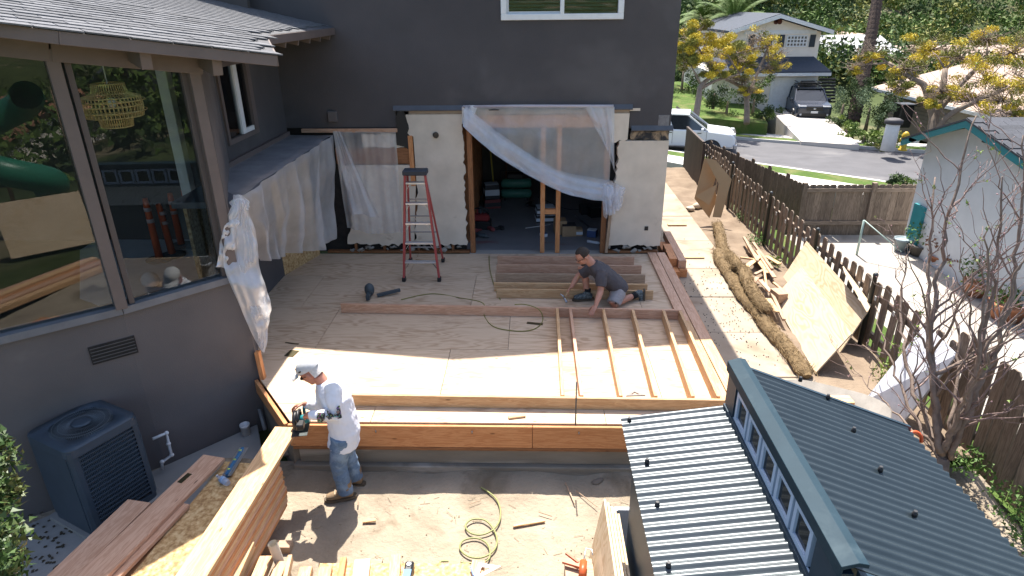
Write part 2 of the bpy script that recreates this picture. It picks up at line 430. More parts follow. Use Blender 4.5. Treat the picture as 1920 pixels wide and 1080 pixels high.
# upper wall as one slab with a hole for the window; its lower edge steps as in the photograph
w0, w1, wz0, wz1 = YP(943, 35, WY).x+.03, YP(1165, 33, WY).x-.03, YP(1050, 33, WY).z+.03, 4.75
m = MB()
def wallpiece(x0, x1, z0, z1): m.bb((x0, WY, z0), (x1, WY+.16, z1))
wallpiece(WX0, -2.16, 2.16, wz0); wallpiece(-2.16, 1.57, 2.46, wz0); wallpiece(1.57, WX1, 2.13, wz0)
wallpiece(WX0, w0, wz0, wz1); wallpiece(w1, WX1, wz0, wz1); wallpiece(WX0, WX1, wz1, EZ)
m.extr([(WX0, WY, EZ), (WX1, WY, EZ), (RX, WY, RZ-.02)], (0, .16, 0))
m.bb((WX1-.16, WY+.16, 2.13), (WX1, 18.5, EZ))
m.build('upper_wall', STUC, house)
# ground-floor side wall and back
MB().bb((WX1-.16, WY+.17, -.4), (WX1-.02, 18.5, 2.13)).build('side_wall', STUC, house)
MB().bb((WX0, 18.4, -.4), (WX1-.17, 18.5, EZ)).build('rear_wall', STUC, house)
MB().bb((WX0, WY, -.6), (-4.02, WY+.16, 2.15)).build('lower_wall', STUC, house)
SHG = pm('shingle_grey', (.15,.152,.16), (.085,.086,.092), 30, .9, .4, bscale=160, bdist=.004, spec=.2, vary=.22)
for sx, ex in ((-1, WX0-.45), (1, WX1+.5)):
    sl_ = (EZ-RZ)/(abs((WX1+.5)-RX)); zz = RZ+sl_*abs(ex-RX)
    MB().extr([(RX, WY-.22, RZ+.1), (ex, WY-.22, zz+.1), (ex, WY-.22, zz-.02), (RX, WY-.22, RZ-.02)], (0, 8.6, 0)).build('roof', SHG, house)
# window, sliding, white vinyl, with blinds
win = MB()
X0, X1, Z0, Z1 = w0-.06, w1+.06, wz0-.06, wz1+.06
for a, b in (((X0, Z0), (X1, Z0+.085)), ((X0, Z1-.085), (X1, Z1)), ((X0, Z0+.085), (X0+.085, Z1-.085)), ((X1-.085, Z0+.085), (X1, Z1-.085)), (((X0+X1)/2-.03, Z0+.085), ((X0+X1)/2+.03, Z1-.085))):
    win.bb((a[0], WY-.035, a[1]), (b[0], WY+.06, b[1]))
wf = win.build('window_frame', WHITE, house, bevel=.006)
xm = (X0+X1)/2
for a, b in ((X0+.085, xm-.03), (xm+.03, X1-.085)):
    MB().bb((a, WY+.03, Z0+.085), (b, WY+.036, Z1-.085)).build('pane', GLASS, wf)
    sash = MB()
    if a < xm-.1:
        sash.bb((a, WY+.0, Z0+.085), (b, WY+.025, Z0+.12)); sash.bb((a, WY, Z0+.12), (a+.035, WY+.025, Z1-.085)); sash.build('sash', plain('sash_grey', (.55,.57,.6), .4), wf)
BLIND = plain('blind_green', (.20,.34,.29), .5)
for i in range(22):
    z = Z0+.10+i*.05
    MB().box((xm, WY+.12, z), (X1-X0-.2, .045, .006), Matrix.Rotation(rad(28), 3, 'X')).build('blind_slat', BLIND, wf)
MB().bb((X0, WY+.17, Z0-.1), (X1, WY+.2, Z1)).build('room_backing', DARK, wf)
# metal flashing over the cut
FLASH = pm('flashing_bluegrey', (.105,.11,.125), (.08,.084,.096), 7, .7, .1)
MB().extr([(-2.19, WY-.05, 2.435), (-2.19, WY-.001, 2.50), (-2.19, WY-.001, 2.44), (-2.19, WY-.045, 2.42)], (3.79, 0, 0)).build('flashing', FLASH, house)
MB().extr([(1.60, WY-.05, 2.105), (1.60, WY-.001, 2.17), (1.60, WY-.001, 2.11), (1.60, WY-.045, 2.09)], (.66, 0, 0)).build('flashing', FLASH, house)
MB().bb((1.56, WY-.02, 2.40), (1.72, WY-.003, 2.44)).build('torn_paper', PLAS, house)
MB().bb((-1.95, WY+.01, 2.36), (1.56, WY+.13, 2.455)).build('header_board', wood('header_pale', (.50,.38,.28), (.36,.26,.19)), house)
MB().bb((2.02, WY-.006, 2.14), (2.19, WY+.01, 2.33)).build('patch', pm('patch_grey', (.25,.24,.24), (.14,.13,.13), 20, .9), house)
# old white plaster left and right of the opening: ragged outlines cut by hand
def ragged(pts, amp, seed, step=.05, edges=None):
    rnd = random.Random(seed); out = []; n = len(pts)
    for i in range(n):
        a, b = V(pts[i]), V(pts[(i+1) % n]); L = (b-a).length; k = max(1, int(L/step)); out.append(a)
        if edges is None or i in edges:
            nrm = V((-(b-a).y, (b-a).x)).normalized()
            for j in range(1, k): out.append(a+(b-a)*(j/k)+nrm*rnd.uniform(-amp, amp))
    return out
def panel(name, pts, y0, th, mat, amp=.03, seed=1, edges=None, parent=house):
    P = ragged([V(p) for p in pts], amp, seed, .055, edges); mm = MB(); mm.extr([(p.x, y0, p.y) for p in P], (0, th, 0))
    me = mm.build(name, mat, parent); return me
panel('plaster_panel', [(-2.0,.16), (-1.10,.15), (-1.09,2.24), (-1.06,2.36), (-2.0,2.36), (-2.0,2.02), (-1.9,2.02), (-1.9,1.2)], WY-.012, .05, PLAS, .026, 3, edges=(0,1,7))
panel('plaster_panel', [(1.33,.14), (2.215,.14), (2.215,1.93), (1.42,1.93), (1.40,1.3), (1.34,1.0)], WY-.012, .14, PLAS, .022, 5, edges=(0,3,4,5))
panel('plaster_panel', [(1.30,1.9), (1.55,1.95), (1.56,2.36), (1.27,2.36)], WY-.012, .05, PLAS, .02, 8, edges=(0,3))
panel('plaster_panel', [(-3.18,.17), (-2.02,.15), (-1.92,1.2), (-2.0,1.55), (-3.15,1.55), (-3.0,.9)], WY-.004, .05, PLAS, .03, 11, edges=(0,4,5))
panel('plaster_panel', [(-2.75,1.84), (-2.06,1.84), (-2.06,2.06), (-2.75,2.06)], WY-.004, .05, PLAS, .012, 13)
# torn black building paper and dark cavities
panel('building_paper', [(1.60,1.95), (2.21,1.94), (2.21,2.08), (1.60,2.09)], WY-.010, .04, pm('tar_paper', (.03,.03,.033), (.02,.02,.022), 9, .8, .3, big=((.34,.24,.15), 5, .53)), .018, 17)
panel('building_paper', [(-2.18,1.88), (-1.98,1.80), (-1.95,2.02), (-2.03,2.42), (-2.13,2.40)], WY-.018, .02, BLACK, .03, 19)
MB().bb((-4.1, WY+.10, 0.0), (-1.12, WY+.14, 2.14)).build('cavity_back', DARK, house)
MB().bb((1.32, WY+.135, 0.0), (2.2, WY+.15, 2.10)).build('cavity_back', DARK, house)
# exposed framing: sole plates, studs, header
for a, b in ((-3.55, -1.06), (1.25, 2.19)):
    board('sole_plate', (a, WY+.045, .02), (b, WY+.045, .02), .09, .04, OLDW, house)
for x in (-3.05, -2.55, -1.95, -1.62, -1.35):
    board('stud', (x, WY+.06, .04), (x, WY+.06, 1.86), .04, .075, OLDW, house, up=(0,1,0))
board('stud', (-1.955, WY+.01, 1.2), (-1.955, WY+.01, 2.03), .075, .06, LUMO, house, up=(0,1,0))
board('header', (-3.2, WY+.02, 1.70), (-1.98, WY+.02, 1.70), .05, .26, OLDW, house)
board('header', (-3.7, WY-.03, 2.12), (-2.15, WY-.03, 2.12), .05, .06, LUMP, house)
board('header', (-1.05, WY+.07, 2.24), (1.3, WY+.07, 2.24), .09, .20, LUMO, house)
for x in (-1.0, 1.24): board('jamb_stud', (x, WY+.05, .0), (x, WY+.05, 2.14), .085, .09, OLDW, house, up=(0,1,0))
for x in (.20, .46): board('post', (x, WY+.05, .0), (x, WY+.05, 2.14), .075, .085, LUMO, house, up=(0,1,0))
board('blocking', (.24, WY+.05, .74), (.42, WY+.05, .74), .085, .085, LUMO, house)
board('jamb_trim', (1.30, WY-.02, .02), (1.36, WY-.02, 1.25), .05, .07, LUMG, house, up=(0,1,0))
# crumbling stucco along the foot of both panels
rub = pm('rubble', (.36,.33,.29), (.20,.18,.155), 9, .95, .4)
for a, b in ((-3.1, -1.1), (1.34, 2.2)):
    x = a
    while x < b:
        s = random.uniform(.02, .07)
        c = MB(); c.ell((x, WY+.01, .045+random.uniform(0, .09)), (s*1.3, .022, s*.6), Matrix.Rotation(random.uniform(-.5, .5), 3, 'Y'), 8, 5)
        for k_, v_ in enumerate(c.v): c.v[k_] = v_+V((hashn(v_.x*40, v_.z*40), 0, hashn(v_.z*40, v_.x*40+9)))*s*.8
        c.build('stucco_chunk', rub, house); x += random.uniform(.07, .22)
# pipe stub and outlet box
MB().lathe([(.045,0),(.05,.03),(.03,.05)], (-1.53, WY-.012, 2.04), 12, Matrix.Rotation(rad(90), 3, 'X')).build('pipe_stub', pm('rust', (.10,.075,.05), (.05,.04,.03), 12, .8), house)
MB().bb((1.93, WY-.02, .42), (1.99, WY-.011, .49)).build('outlet_box', BLACK, house)
# small box fitting and wire on the grey wall by the inner corner
MB().bb((-3.24, WY-.06, 2.26), (-3.10, WY-.001, 2.42)).build('junction_box', STUB, house, bevel=.006)
# the room behind the opening
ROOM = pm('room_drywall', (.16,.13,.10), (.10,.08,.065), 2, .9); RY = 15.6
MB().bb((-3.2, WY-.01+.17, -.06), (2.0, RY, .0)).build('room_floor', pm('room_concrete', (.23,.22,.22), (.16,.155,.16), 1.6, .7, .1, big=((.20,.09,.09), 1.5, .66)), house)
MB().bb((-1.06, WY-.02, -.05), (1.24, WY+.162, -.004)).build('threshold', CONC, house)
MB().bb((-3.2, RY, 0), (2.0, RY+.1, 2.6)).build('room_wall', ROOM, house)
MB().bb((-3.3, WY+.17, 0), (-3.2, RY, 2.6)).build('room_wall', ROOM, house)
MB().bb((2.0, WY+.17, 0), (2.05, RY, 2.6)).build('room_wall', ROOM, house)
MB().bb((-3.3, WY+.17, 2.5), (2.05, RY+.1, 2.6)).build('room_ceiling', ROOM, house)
for i in range(9): board('wall_stud', (-3.0+i*.6, RY-.05, 0), (-3.0+i*.6, RY-.05, 2.5), .04, .09, OLDW, house, up=(0,1,0))
for i in range(8): board('wall_stud', (-1.15, WY+.55+i*.45, 0), (-1.15, WY+.55+i*.45, 2.5), .09, .04, OLDW, house, up=(0,1,0))
# ================================================================ THE WING with the tall windows (left)
W2, W1, WL = V((-3.17, 6.42, 0)), V((-3.97, 5.55, 0)), V((-7.0, 3.05, 0))
RW = -3.95                                     # return wall plane
wing = thing('house_wing', 'taupe stucco wing with tall plate windows under a shingled eave', 'house', (-5.0, 6.4, G))
def rz(x): return 3.66-.235*(x+3.0)            # roof top plane
def outw(a, b):
    d = (b-a).normalized(); return V((-d.y, d.x, 0)) if (V((-d.y, d.x, 0))).dot(V((1, -1, 0))) > 0 else V((d.y, -d.x, 0))
def wallseg(mb, a, b, z0, z1, th=.16, out=0.0):
    n = outw(a, b); a = a+n*out; b = b+n*out
    mb.extr([(a.x, a.y, z0), (b.x, b.y, z0), (b.x-n.x*th, b.y-n.y*th, z0), (a.x-n.x*th, a.y-n.y*th, z0)], (0, 0, z1-z0))
m = MB(); wallseg(m, W2, W1, -.75, 1.24); wallseg(m, W1, WL, -.75, 1.24)
m.build('lower_wall', STUB, wing)
m = MB(); m.extr([(-3.17,6.42,-.7), (-3.25,6.60,-.7), (RW,8.3,-.7), (RW-.1,8.25,-.7), (-3.3,6.38,-.7)], (0,0,4.15)); m.build('side_wall', STUB, wing)
SILL = pm('sill_bluegrey', (.16,.165,.18), (.11,.115,.13), 6, .5, .05)
m = MB(); wallseg(m, W2, W1, 1.24, 1.31, .2, .05); wallseg(m, W1, WL, 1.241, 1.311, .2, .05); m.build('sill', SILL, wing)
# posts and slanted beam under the rake
def rake_top(p): return rz(p.x)-.28
for k, P in enumerate((W2, W1, V((-5.35, 4.13, 0)))):
    n = outw(W2, W1) if k == 0 else outw(W1, WL); t = (W1-W2).normalized() if k == 0 else (WL-W1).normalized()
    Q = P+n*.03 + (t*.09 if k == 0 else V((0,0,0)))
    board('post', (Q.x, Q.y, 1.312), (Q.x, Q.y, rake_top(P)+.05), .10, .13, TRIM, wing, up=n)
    if k < 2:
        s = P - t*(-.16 if k == 0 else .10) - n*.02
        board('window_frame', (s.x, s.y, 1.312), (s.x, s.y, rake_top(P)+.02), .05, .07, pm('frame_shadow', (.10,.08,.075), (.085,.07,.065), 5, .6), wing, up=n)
for a, b in ((W2, W1), (W1, WL)):
    n = outw(a, b); A = a+n*.02; B = b+n*.02
    board('beam', (A.x, A.y, rz(a.x)-.20), (B.x, B.y, rz(b.x)-.20), .16, .26, TRIM, wing)
    mm = MB(); i = -n*.03
    mm.extr([(a.x+i.x, a.y+i.y, 1.30), (b.x+i.x, b.y+i.y, 1.30), (b.x+i.x, b.y+i.y, rake_top(b)), (a.x+i.x, a.y+i.y, rake_top(a))], -n*.006)
    mm.build('glass_pane', glass('plate_glass', (.88,.91,.91), .62), wing)
# crawl-space vent
va, vb = PL(178, 655, W2, W1), PL(249, 634, W1, WL)
vc = PL(213, 656, W1, WL); n = outw(W1, WL); t = (W1-WL).normalized()
ven = MB(); ven.box(vc+n*.004, (.40, .012, .19), frame(t, (0,0,1))); vo_ = ven.build('vent', DARK, wing)
for i in range(5):
    b_ = MB(); b_.box(vc+n*.014+V((0,0,-.07+.035*i)), (.38, .006, .008), frame(t, (0,0,1))); b_.build('vent_slat', pm('vent_metal', (.09,.085,.085), (.06,.06,.06), 9, .6), vo_)
# return wall with its window
m = MB(); yA, yB = XP(418, 130, RW).y-.25, XP(484, 250, RW).y; zA, zB = 2.30, 3.32
m.bb((RW-.15, 8.3, -.6), (RW, yA, 3.75)); m.bb((RW-.15, yB, -.6), (RW, WY-.002, 3.75)); m.bb((RW-.15, yA, -.6), (RW, yB, zA)); m.bb((RW-.15, yA, zB), (RW, yB, 3.75))
m.build('return_wall', STUC, wing)
fr = MB(); ym = (yA+yB)/2+.05
for a, b in (((yA, zA), (yB, zA+.06)), ((yA, zB-.06), (yB, zB)), ((yA, zA+.06), (yA+.06, zB-.06)), ((yB-.12, zA+.06), (yB, zB-.06))): fr.bb((RW-.06, a[0], a[1]), (RW+.03, b[0], b[1]))
wfr = fr.build('window_frame', TRIM, wing)
MB().bb((RW-.03, ym-.05, zA+.06), (RW+.015, ym+.06, zB-.06)).bb((RW-.03, ym+.0605, zA+.06), (RW+.014, yB-.1205, zA+.12)).build('sash', WHITE, wfr)
MB().bb((RW-.02, yA+.06, zA+.06), (RW-.012, ym-.05, zB-.06)).build('pane', GLASS, wfr)
MB().bb((RW-.02, ym+.0605, zA+.1205), (RW-.012, yB-.1205, zB-.06)).build('pane', GLASS, wfr)
# roof: deck, fascia, rafter tails, shingles laid course by course
EC, E1, EL = V((-2.45, 6.50, 0)), V((-3.62, 5.20, 0)), V((-6.65, 2.65, 0))
outline = [EC, V((-3.0, 7.75, 0)), V((-3.0, WY-.005, 0)), V((-9.5, WY-.005, 0)), V((-9.5, 2.3, 0)), EL, E1]
m = MB(); top = [V((p.x, p.y, rz(p.x))) for p in outline]
k = len(top); m.v += top+[p-V((0,0,.05)) for p in top]; m.f += [list(range(k))[::-1], list(range(k, 2*k))]+[[i, (i+1) % k, k+(i+1) % k, k+i] for i in range(k)]; m.sm += [False]*(k+2)
roof = m.build('roof', pm('roof_underlay', (.10,.10,.105), (.07,.07,.075), 25, .9), wing)
def fas(a, b, h=.10):
    A = V((a.x, a.y, rz(a.x)-h/2-.004)); B = V((b.x, b.y, rz(b.x)-h/2-.004)); n = V((b.y-a.y, a.x-b.x, 0)).normalized()
    board('fascia', A+n*.0, B+n*.0, .035, h, TRIM, roof)
fas(E1, EC); fas(EL, E1); fas(EC, V((-3.0, 7.75, 0))); fas(V((-3.0, 7.75, 0)), V((-3.0, WY-.02, 0)))
for P, n in ((W2, outw(W2, W1)), ((W2+W1)/2, outw(W2, W1)), (W1+(WL-W1)*.22, outw(W1, WL)), (W1+(WL-W1)*.55, outw(W1, WL))):
    a = P-n*.3; b = P+n*.42
    board('outrigger', (a.x, a.y, rz(a.x)-.155), (b.x, b.y, rz(b.x)-.155), .09, .19, TRIM, roof)
for i in range(6):
    y = 8.0+i*.48; board('rafter_tail', (RW, y, rz(RW)-.12), (-3.04, y, rz(-3.04)-.12), .045, .13, TRIM, roof)
du = (EC-E1).normalized(); du = V((du.x, du.y, -.235*du.x)).normalized(); dv = V((-du.y, du.x, 0)); dv = V((dv.x, dv.y, -.235*dv.x)).normalized()
base = V((EC.x, EC.y, rz(EC.x)+.006)); nrm = du.cross(dv).normalized()
sh = MB(); sh.box((0,0,0), (.325, .20, .012)); 
def inside(p):
    c = False
    for i in range(k):
        a, b = outline[i], outline[(i+1) % k]
        if (a.y > p.y) != (b.y > p.y) and p.x < (b.x-a.x)*(p.y-a.y)/(b.y-a.y)+a.x: c = not c
    return c
spots = []
for r in range(0, 46):
    for c in range(-26, 22):
        p = base+dv*(.06+r*.15)+du*(.33*c-.10+(.165 if r % 2 else 0)+.03*math.sin(r*2.1))
        if inside(p) and p.x > -7.6 and p.y < 10.3: spots.append((p-CAM).length), 
sp = []
for r in range(0, 46):
    for c in range(-26, 22):
        p = base+dv*(.06+r*.15)+du*(.33*c-.10+(.165 if r % 2 else 0)+.03*math.sin(r*2.1))
        if inside(p) and inside(p+du*.07) and inside(p-du*.07): sp.append(((p-CAM).length, p))
sp.sort(key=lambda q: q[0])
me = bpy.data.meshes.new('shingle'); bm = bmesh.new(); bmesh.ops.create_cube(bm, size=1)
for v in bm.verts: v.co = V((v.co.x*.322, v.co.y*.19, v.co.z*.012))
bm.to_mesh(me); bm.free(); me.materials.append(SHG)
R = frame(du, nrm) @ Matrix.Rotation(rad(-3.0), 4, 'X')
rest = MB()
for i, (d, p) in enumerate(sp):
    if i < 300:
        o = bpy.data.objects.new('shingle', me); place(o, Matrix.Translation(p+nrm*random.uniform(0, .004)) @ R, roof)
    else: rest.box(p, (.322, .19, .010), R)
tag(rest.build('shingles', SHG, roof, origin=(-6, 6, 4)), kind='stuff')
# inside the room
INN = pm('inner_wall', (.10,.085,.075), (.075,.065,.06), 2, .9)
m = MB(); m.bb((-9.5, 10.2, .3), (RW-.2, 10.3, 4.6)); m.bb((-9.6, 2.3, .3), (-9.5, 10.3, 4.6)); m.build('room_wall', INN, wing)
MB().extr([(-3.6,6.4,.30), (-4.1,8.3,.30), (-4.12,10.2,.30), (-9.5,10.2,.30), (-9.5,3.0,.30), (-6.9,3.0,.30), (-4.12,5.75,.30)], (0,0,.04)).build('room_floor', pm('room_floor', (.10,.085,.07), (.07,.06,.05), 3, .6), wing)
col_ = DP(322, 210, 7.6); board('inner_column', (col_.x, col_.y, .35), (col_.x, col_.y, 3.7), .12, .12, WHITE, wing, up=(0,1,0))
ba, bb_ = DP(333, 118, 8.0), DP(376, 200, 8.0)
blind = thing('window_blind', 'green slatted blind behind the tall window, beside a white column', 'blind', (ba.x, ba.y, bb_.z))
BG = plain('blind_lime', (.35,.55,.30), .5)
for i in range(13):
    z = bb_.z+(ba.z-bb_.z)*i/12; board('slat', (ba.x, ba.y, z), (bb_.x+.04, ba.y+.02, z), .05, .006, BG, blind)
board('head_rail', (ba.x-.02, ba.y, ba.z+.04), (bb_.x+.06, ba.y+.02, ba.z+.04), .05, .05, BG, blind)
cord = MB(); c0 = DP(352, 118, 7.9); cord.tube([c0, DP(366,205,7.9), DP(372,250,7.9), DP(390,310,7.9), DP(395,350,7.9)], .008, 5); cord.build('pull_cord', WHITE, blind)
# rattan pendant lamp
lc = DP(211, 197, 6.05); lamp = thing('pendant_lamp', 'woven rattan pendant lamp hanging behind the tall window', 'lamp', (lc.x, lc.y, lc.z-.22))
RAT = pm('rattan', (.85,.60,.28), (.68,.45,.18), 30, .6, .2)
prof = [(k_*.9, z_*.9) for k_, z_ in [(.10,.22),(.15,.215),(.165,.12),(.27,.085),(.285,.0),(.27,-.11),(.16,-.125),(.15,-.215),(.11,-.22)]]
m = MB()
for j in range(44):
    a = 2*PI*j/44; m.tube([lc+V((r*math.cos(a), r*math.sin(a), z)) for r, z in prof], .0055, 4)
m.build('shade_ribs', RAT, lamp)
m = MB()
for r, z in prof[1:]+[(.28,.045),(.28,-.05)]:
    m.tube([lc+V((r*math.cos(2*PI*j/28), r*math.sin(2*PI*j/28), z)) for j in range(29)], .006, 4, caps=False)
m.build('shade_hoops', RAT, lamp)
MB().ell(lc+V((0,0,.02)), (.035,.035,.05)).build('bulb', plain('bulb_glass', (.8,.78,.7), .2), lamp)
MB().tube([lc+V((0,0,.07)), lc+V((0,0,.62))], .006, 5).build('cord', WHITE, lamp)
# flat shelf roof along the return wall, which carries the plastic
shelf = MB().bb((RW+.002, 6.75, 1.93), (-3.26, WY-.03, 2.00)); shelf.build('shelf_roof', pm('shelf_felt', (.10,.11,.13), (.075,.08,.10), 3, .7), wing)
board('ledger', (RW+.03, 7.6, 2.07), (RW+.03, WY-.05, 2.07), .06, .09, TRIM, wing)
OSB = pm('osb', (.48,.31,.14), (.30,.17,.07), 26, .8, .2, stretch=(1,1,1), detail=3, c3=(.60,.44,.24), contrast=.16)
MB().extr([(-4.04,7.2,0), (-4.04,9.2,0), (-3.66,10.42,0), (-3.70,10.45,0), (-4.08,9.25,0), (-4.08,7.2,0)], (0,0,1.9)).build('osb_wall', OSB, wing)

# dust sheet, cones and ball on the room floor, seen through the glass
FZ = .345
def inside_pt(x, y, z=FZ): return ZP(x, y, z)
ds = smoothp([inside_pt(x, y) for x, y in ((150,560),(260,585),(400,520),(410,450),(330,420),(210,440),(150,470))], 4)
def flat(P, z, th): m = MB(); m.extr([(p.x, p.y, z) for p in P], (0,0,th)); return m
tag(flat(ds, FZ, .01).build('dust_sheet', plain('dust_sheet_white', (.62,.64,.66), .8)), 'pale dust sheet on the floor behind the tall window', 'dust sheet')
CONE = plain('cone_orange', (.75,.13,.04), .45)
for i, (x, y, yt) in enumerate(((300,488,372), (324,480,382), (341,462,362), (371,462,356), (384,448,362))):
    p = inside_pt(x, y); zt = YP(x-6, yt, p.y).z; h = zt-FZ; o = thing('traffic_post', ('orange post farthest left behind the window', 'leaning orange post second from left behind the window', 'thin orange post in the middle of the group behind the window', 'tallest orange post behind the window', 'orange post farthest right behind the window')[i], 'traffic post', p)
    MB().lathe([(.20,0),(.20,.03),(.12,.05)], p, 16).build('base', plain('rubber_grey', (.12,.13,.13), .8), o); MB().tube([p+V((0,0,.05)), p+V((-.03*(i % 2),0,h*.9)), p+V((-.04*(i % 2),0,h))], [.055,.045,.035], 12).build('tube', CONE, o)
    for t in (.62, .8): MB().tube([p+V((0,0,h*t)), p+V((0,0,h*(t+.06)))], .052, 12).build('reflective_band', plain('band_pale', (.6,.42,.38), .4), o)
b_ = inside_pt(285,540); tag(MB().ell(b_+V((0,0,.12)), .12).build('ball', plain('ball_white', (.6,.62,.64), .5)), 'white ball on the dust sheet behind the window', 'ball')
# ================================================================ THE NEW DECK PLATFORM
deck = thing('deck_platform', 'new plywood deck platform on a concrete stem wall', 'deck', (-.4, 8.0, G))
DX1, DYF = 2.30, 5.53
outl = [V(p) for p in ((-2.50,DYF), (DX1,DYF), (DX1,WY-.03), (-3.68,WY-.03), (-4.02,9.2), (-4.02,8.0), (-3.2,6.5), (-3.14,6.36))]
def clip(poly, ax, val, keep):       # Sutherland-Hodgman on one axis-aligned line
    out = []; n = len(poly)
    for i in range(n):
        a, b = poly[i], poly[(i+1) % n]; ia = (a[ax]-val)*keep <= 0; ib = (b[ax]-val)*keep <= 0
        if ia: out.append(a)
        if ia != ib: t = (val-a[ax])/(b[ax]-a[ax]); out.append(a+(b-a)*t)
    return out
rows = [5.53, 5.86, 7.08, 8.30, 9.47, 10.48]
offs = [-4.1, -1.0, -2.72, -3.3, -1.95]
for j in range(5):
    x = offs[j]-2.44*2
    while x < 2.4:
        poly = clip(clip(clip(clip(outl, 0, x+.003, -1), 0, x+2.437, 1), 1, rows[j]+.003, -1), 1, rows[j+1]-.003, 1)
        if len(poly) > 2:
            z = random.uniform(-.0015, .0); mm = MB(); mm.extr([(p.x, p.y, z-.019) for p in poly], (0,0,.019)); mm.build('plywood_sheet', PLY if j != 3 else PLY, deck)
        x += 2.44
core = [(p.x*.99, p.y+.01 if p.y < 6 else p.y-.01) for p in outl]
MB().extr([(a, b, -.30) for a, b in core], (0,0,.278)).build('joist_core', DARK, deck)
# rim joists
board('rim_joist', (-2.52, DYF-.021, -.152), (.02, DYF-.021, -.152), .038, .262, LUMO, deck)
board('rim_joist', (.024, DYF-.021, -.152), (DX1, DYF-.021, -.152), .038, .262, LUMO, deck)
board('rim_joist', (DX1+.019, DYF-.04, -.152), (DX1+.019, WY-.04, -.152), .036, .262, LUMO, deck)
A, B = V((-2.54, DYF-.02, -.10)), V((-3.19, 6.36, -.10))
n_ = V((-(B-A).y, (B-A).x, 0)).normalized()
board('rim_joist', A-n_*.0, B-n_*.0, .04, .17, LUMO, deck)
board('mud_sill', (-2.5, DYF+.03, -.305), (DX1, DYF+.03, -.305), .14, .04, OLDW, deck)
# concrete stem wall, two lifts
STEM = pm('stem_concrete', (.24,.21,.17), (.145,.125,.10), 2.2, .9, .3, stretch=(.5,.5,3), bscale=30, big=((.32,.29,.25), 1.7, .60))
MB().bb((-2.46, DYF+.0, -.52), (DX1, DYF+.2, -.325)).build('stem_wall', STEM, deck, bevel=.006)
MB().bb((-2.52, DYF-.06, -.85), (DX1, DYF+.2, -.52)).build('footing', STEM, deck, bevel=.01)
MB().extr([(-2.52,DYF+.002,-.85), (-3.16,6.36,-.85), (-3.05,6.42,-.85), (-2.40,DYF+.1,-.85)], (0,0,.66)).build('stem_wall', STEM, deck)
# flat boards along the right edge
for i, (x0, z) in enumerate(((2.075, .0195), (2.226, .0195))):
    yb = (7.83, 7.32)[i]
    board('edge_plate', (x0, 5.60+.0, z), (x0, yb-.003, z), .14, .038, LUM, deck); board('edge_plate', (x0, yb, z), (x0, WY-.06, z), .14, .038, LUMP, deck)
# sill anchor bolts, nail heads
for x in (-1.6, -.6, .5, 1.5):
    MB().lathe([(.006,0),(.006,.03)], (x, DYF-.045, -.1), 6).build('bolt', STEEL, deck)
# ---- the wall frame being nailed together on the deck
wallf = thing('wall_frame', 'stud wall frame lying half built on the deck', 'wall frame', (.4, 7, 0))
def T(x, y): return ZP(x, y, .14)
board('bottom_plate', (-1.93, 5.835, .0705), (2.06, 5.78, .0705), .038, .14, LUM, wallf)
tp0, tp1 = V((-2.66, 8.13, .0705)), V((2.05, 7.95, .0705))
board('top_plate', tp0, tp1, .038, .14, LUMP, wallf)
for i, (xt, xb) in enumerate(((1046,1056), (1071,1092), (1134,1166), (1190,1232), (1248,1302), (1279,1350))):
    a, b = T(xb, 748), T(xt, 590); a.y = 5.84; b.y = 7.96-.019-.038*b.x*.0
    b.y = tp0.y+(tp1.y-tp0.y)*(b.x-tp0.x)/(tp1.x-tp0.x)-.021
    board('stud', (a.x, a.y+.003, .0705), (b.x, b.y, .0705), .038, .139, (LUM, LUMP, LUM, LUM, LUM, LUM)[i], wallf)
# ---- five boards on edge behind the kneeling man
b5 = [((933,478),(1190,483)), ((931,495),(1203,498)), ((929,512),(1210,515)), ((926,530),(1215,535)), ((931,541),(1225,545))]
lab = ['farthest of the five', 'second farthest of the five', 'middle one of the five', 'second nearest of the five', 'nearest of the five']
for i, (a, b) in enumerate(b5):
    A = ZP(*a, .14); B = ZP(*b, .14); yy = (A.y+B.y)/2; 
    if i == 3: yy += .03
    o = board('lumber_board', (A.x, yy+.02, .0705), (B.x, yy-.03, .0705), .038, .14, (LUMP, LUMP, LUMG, LUM, LUM)[i])
    tag(o, lab[i]+' boards set on edge behind the kneeling man', 'board', 'boards on edge on the deck')
# ---- small things on the deck
def tri(c, s, ang, name, label):
    m = MB(); R = Matrix.Rotation(ang, 3, 'Z'); o = [V((-.5,-.25,0)), V((.5,-.25,0)), V((0,.25,0))]; q = [V((-.22,-.15,0)), V((.22,-.15,0)), V((0,.07,0))]
    for i in range(3):
        m.extr([R @ (o[i]*s)+c, R @ (o[(i+1) % 3]*s)+c, R @ (q[(i+1) % 3]*s)+c, R @ (q[i]*s)+c], (0,0,.006))
    return tag(m.build(name, pm('square_grey', (.20,.17,.16), (.15,.13,.12), 9, .5, metal=.3)), label, 'speed square')
tri(ZP(1190, 737, .003), .22, rad(4), 'speed_square', 'triangular speed square lying on the sunlit deck between studs')
rod = MB().tube([YP(1079, 798, 5.46), YP(1081, 716, 5.52)], .008, 6); tag(rod.build('steel_rod', plain('rod_grey', (.12,.12,.12), .5, .6)), 'thin dark steel rod standing upright at the deck edge', 'rod')
o = board('wood_scrap', ZP(953, 783, .012), ZP(985, 779, .012), .045, .022, LUM); tag(o, 'short pale offcut lying on the front ledge of the deck', 'offcut')
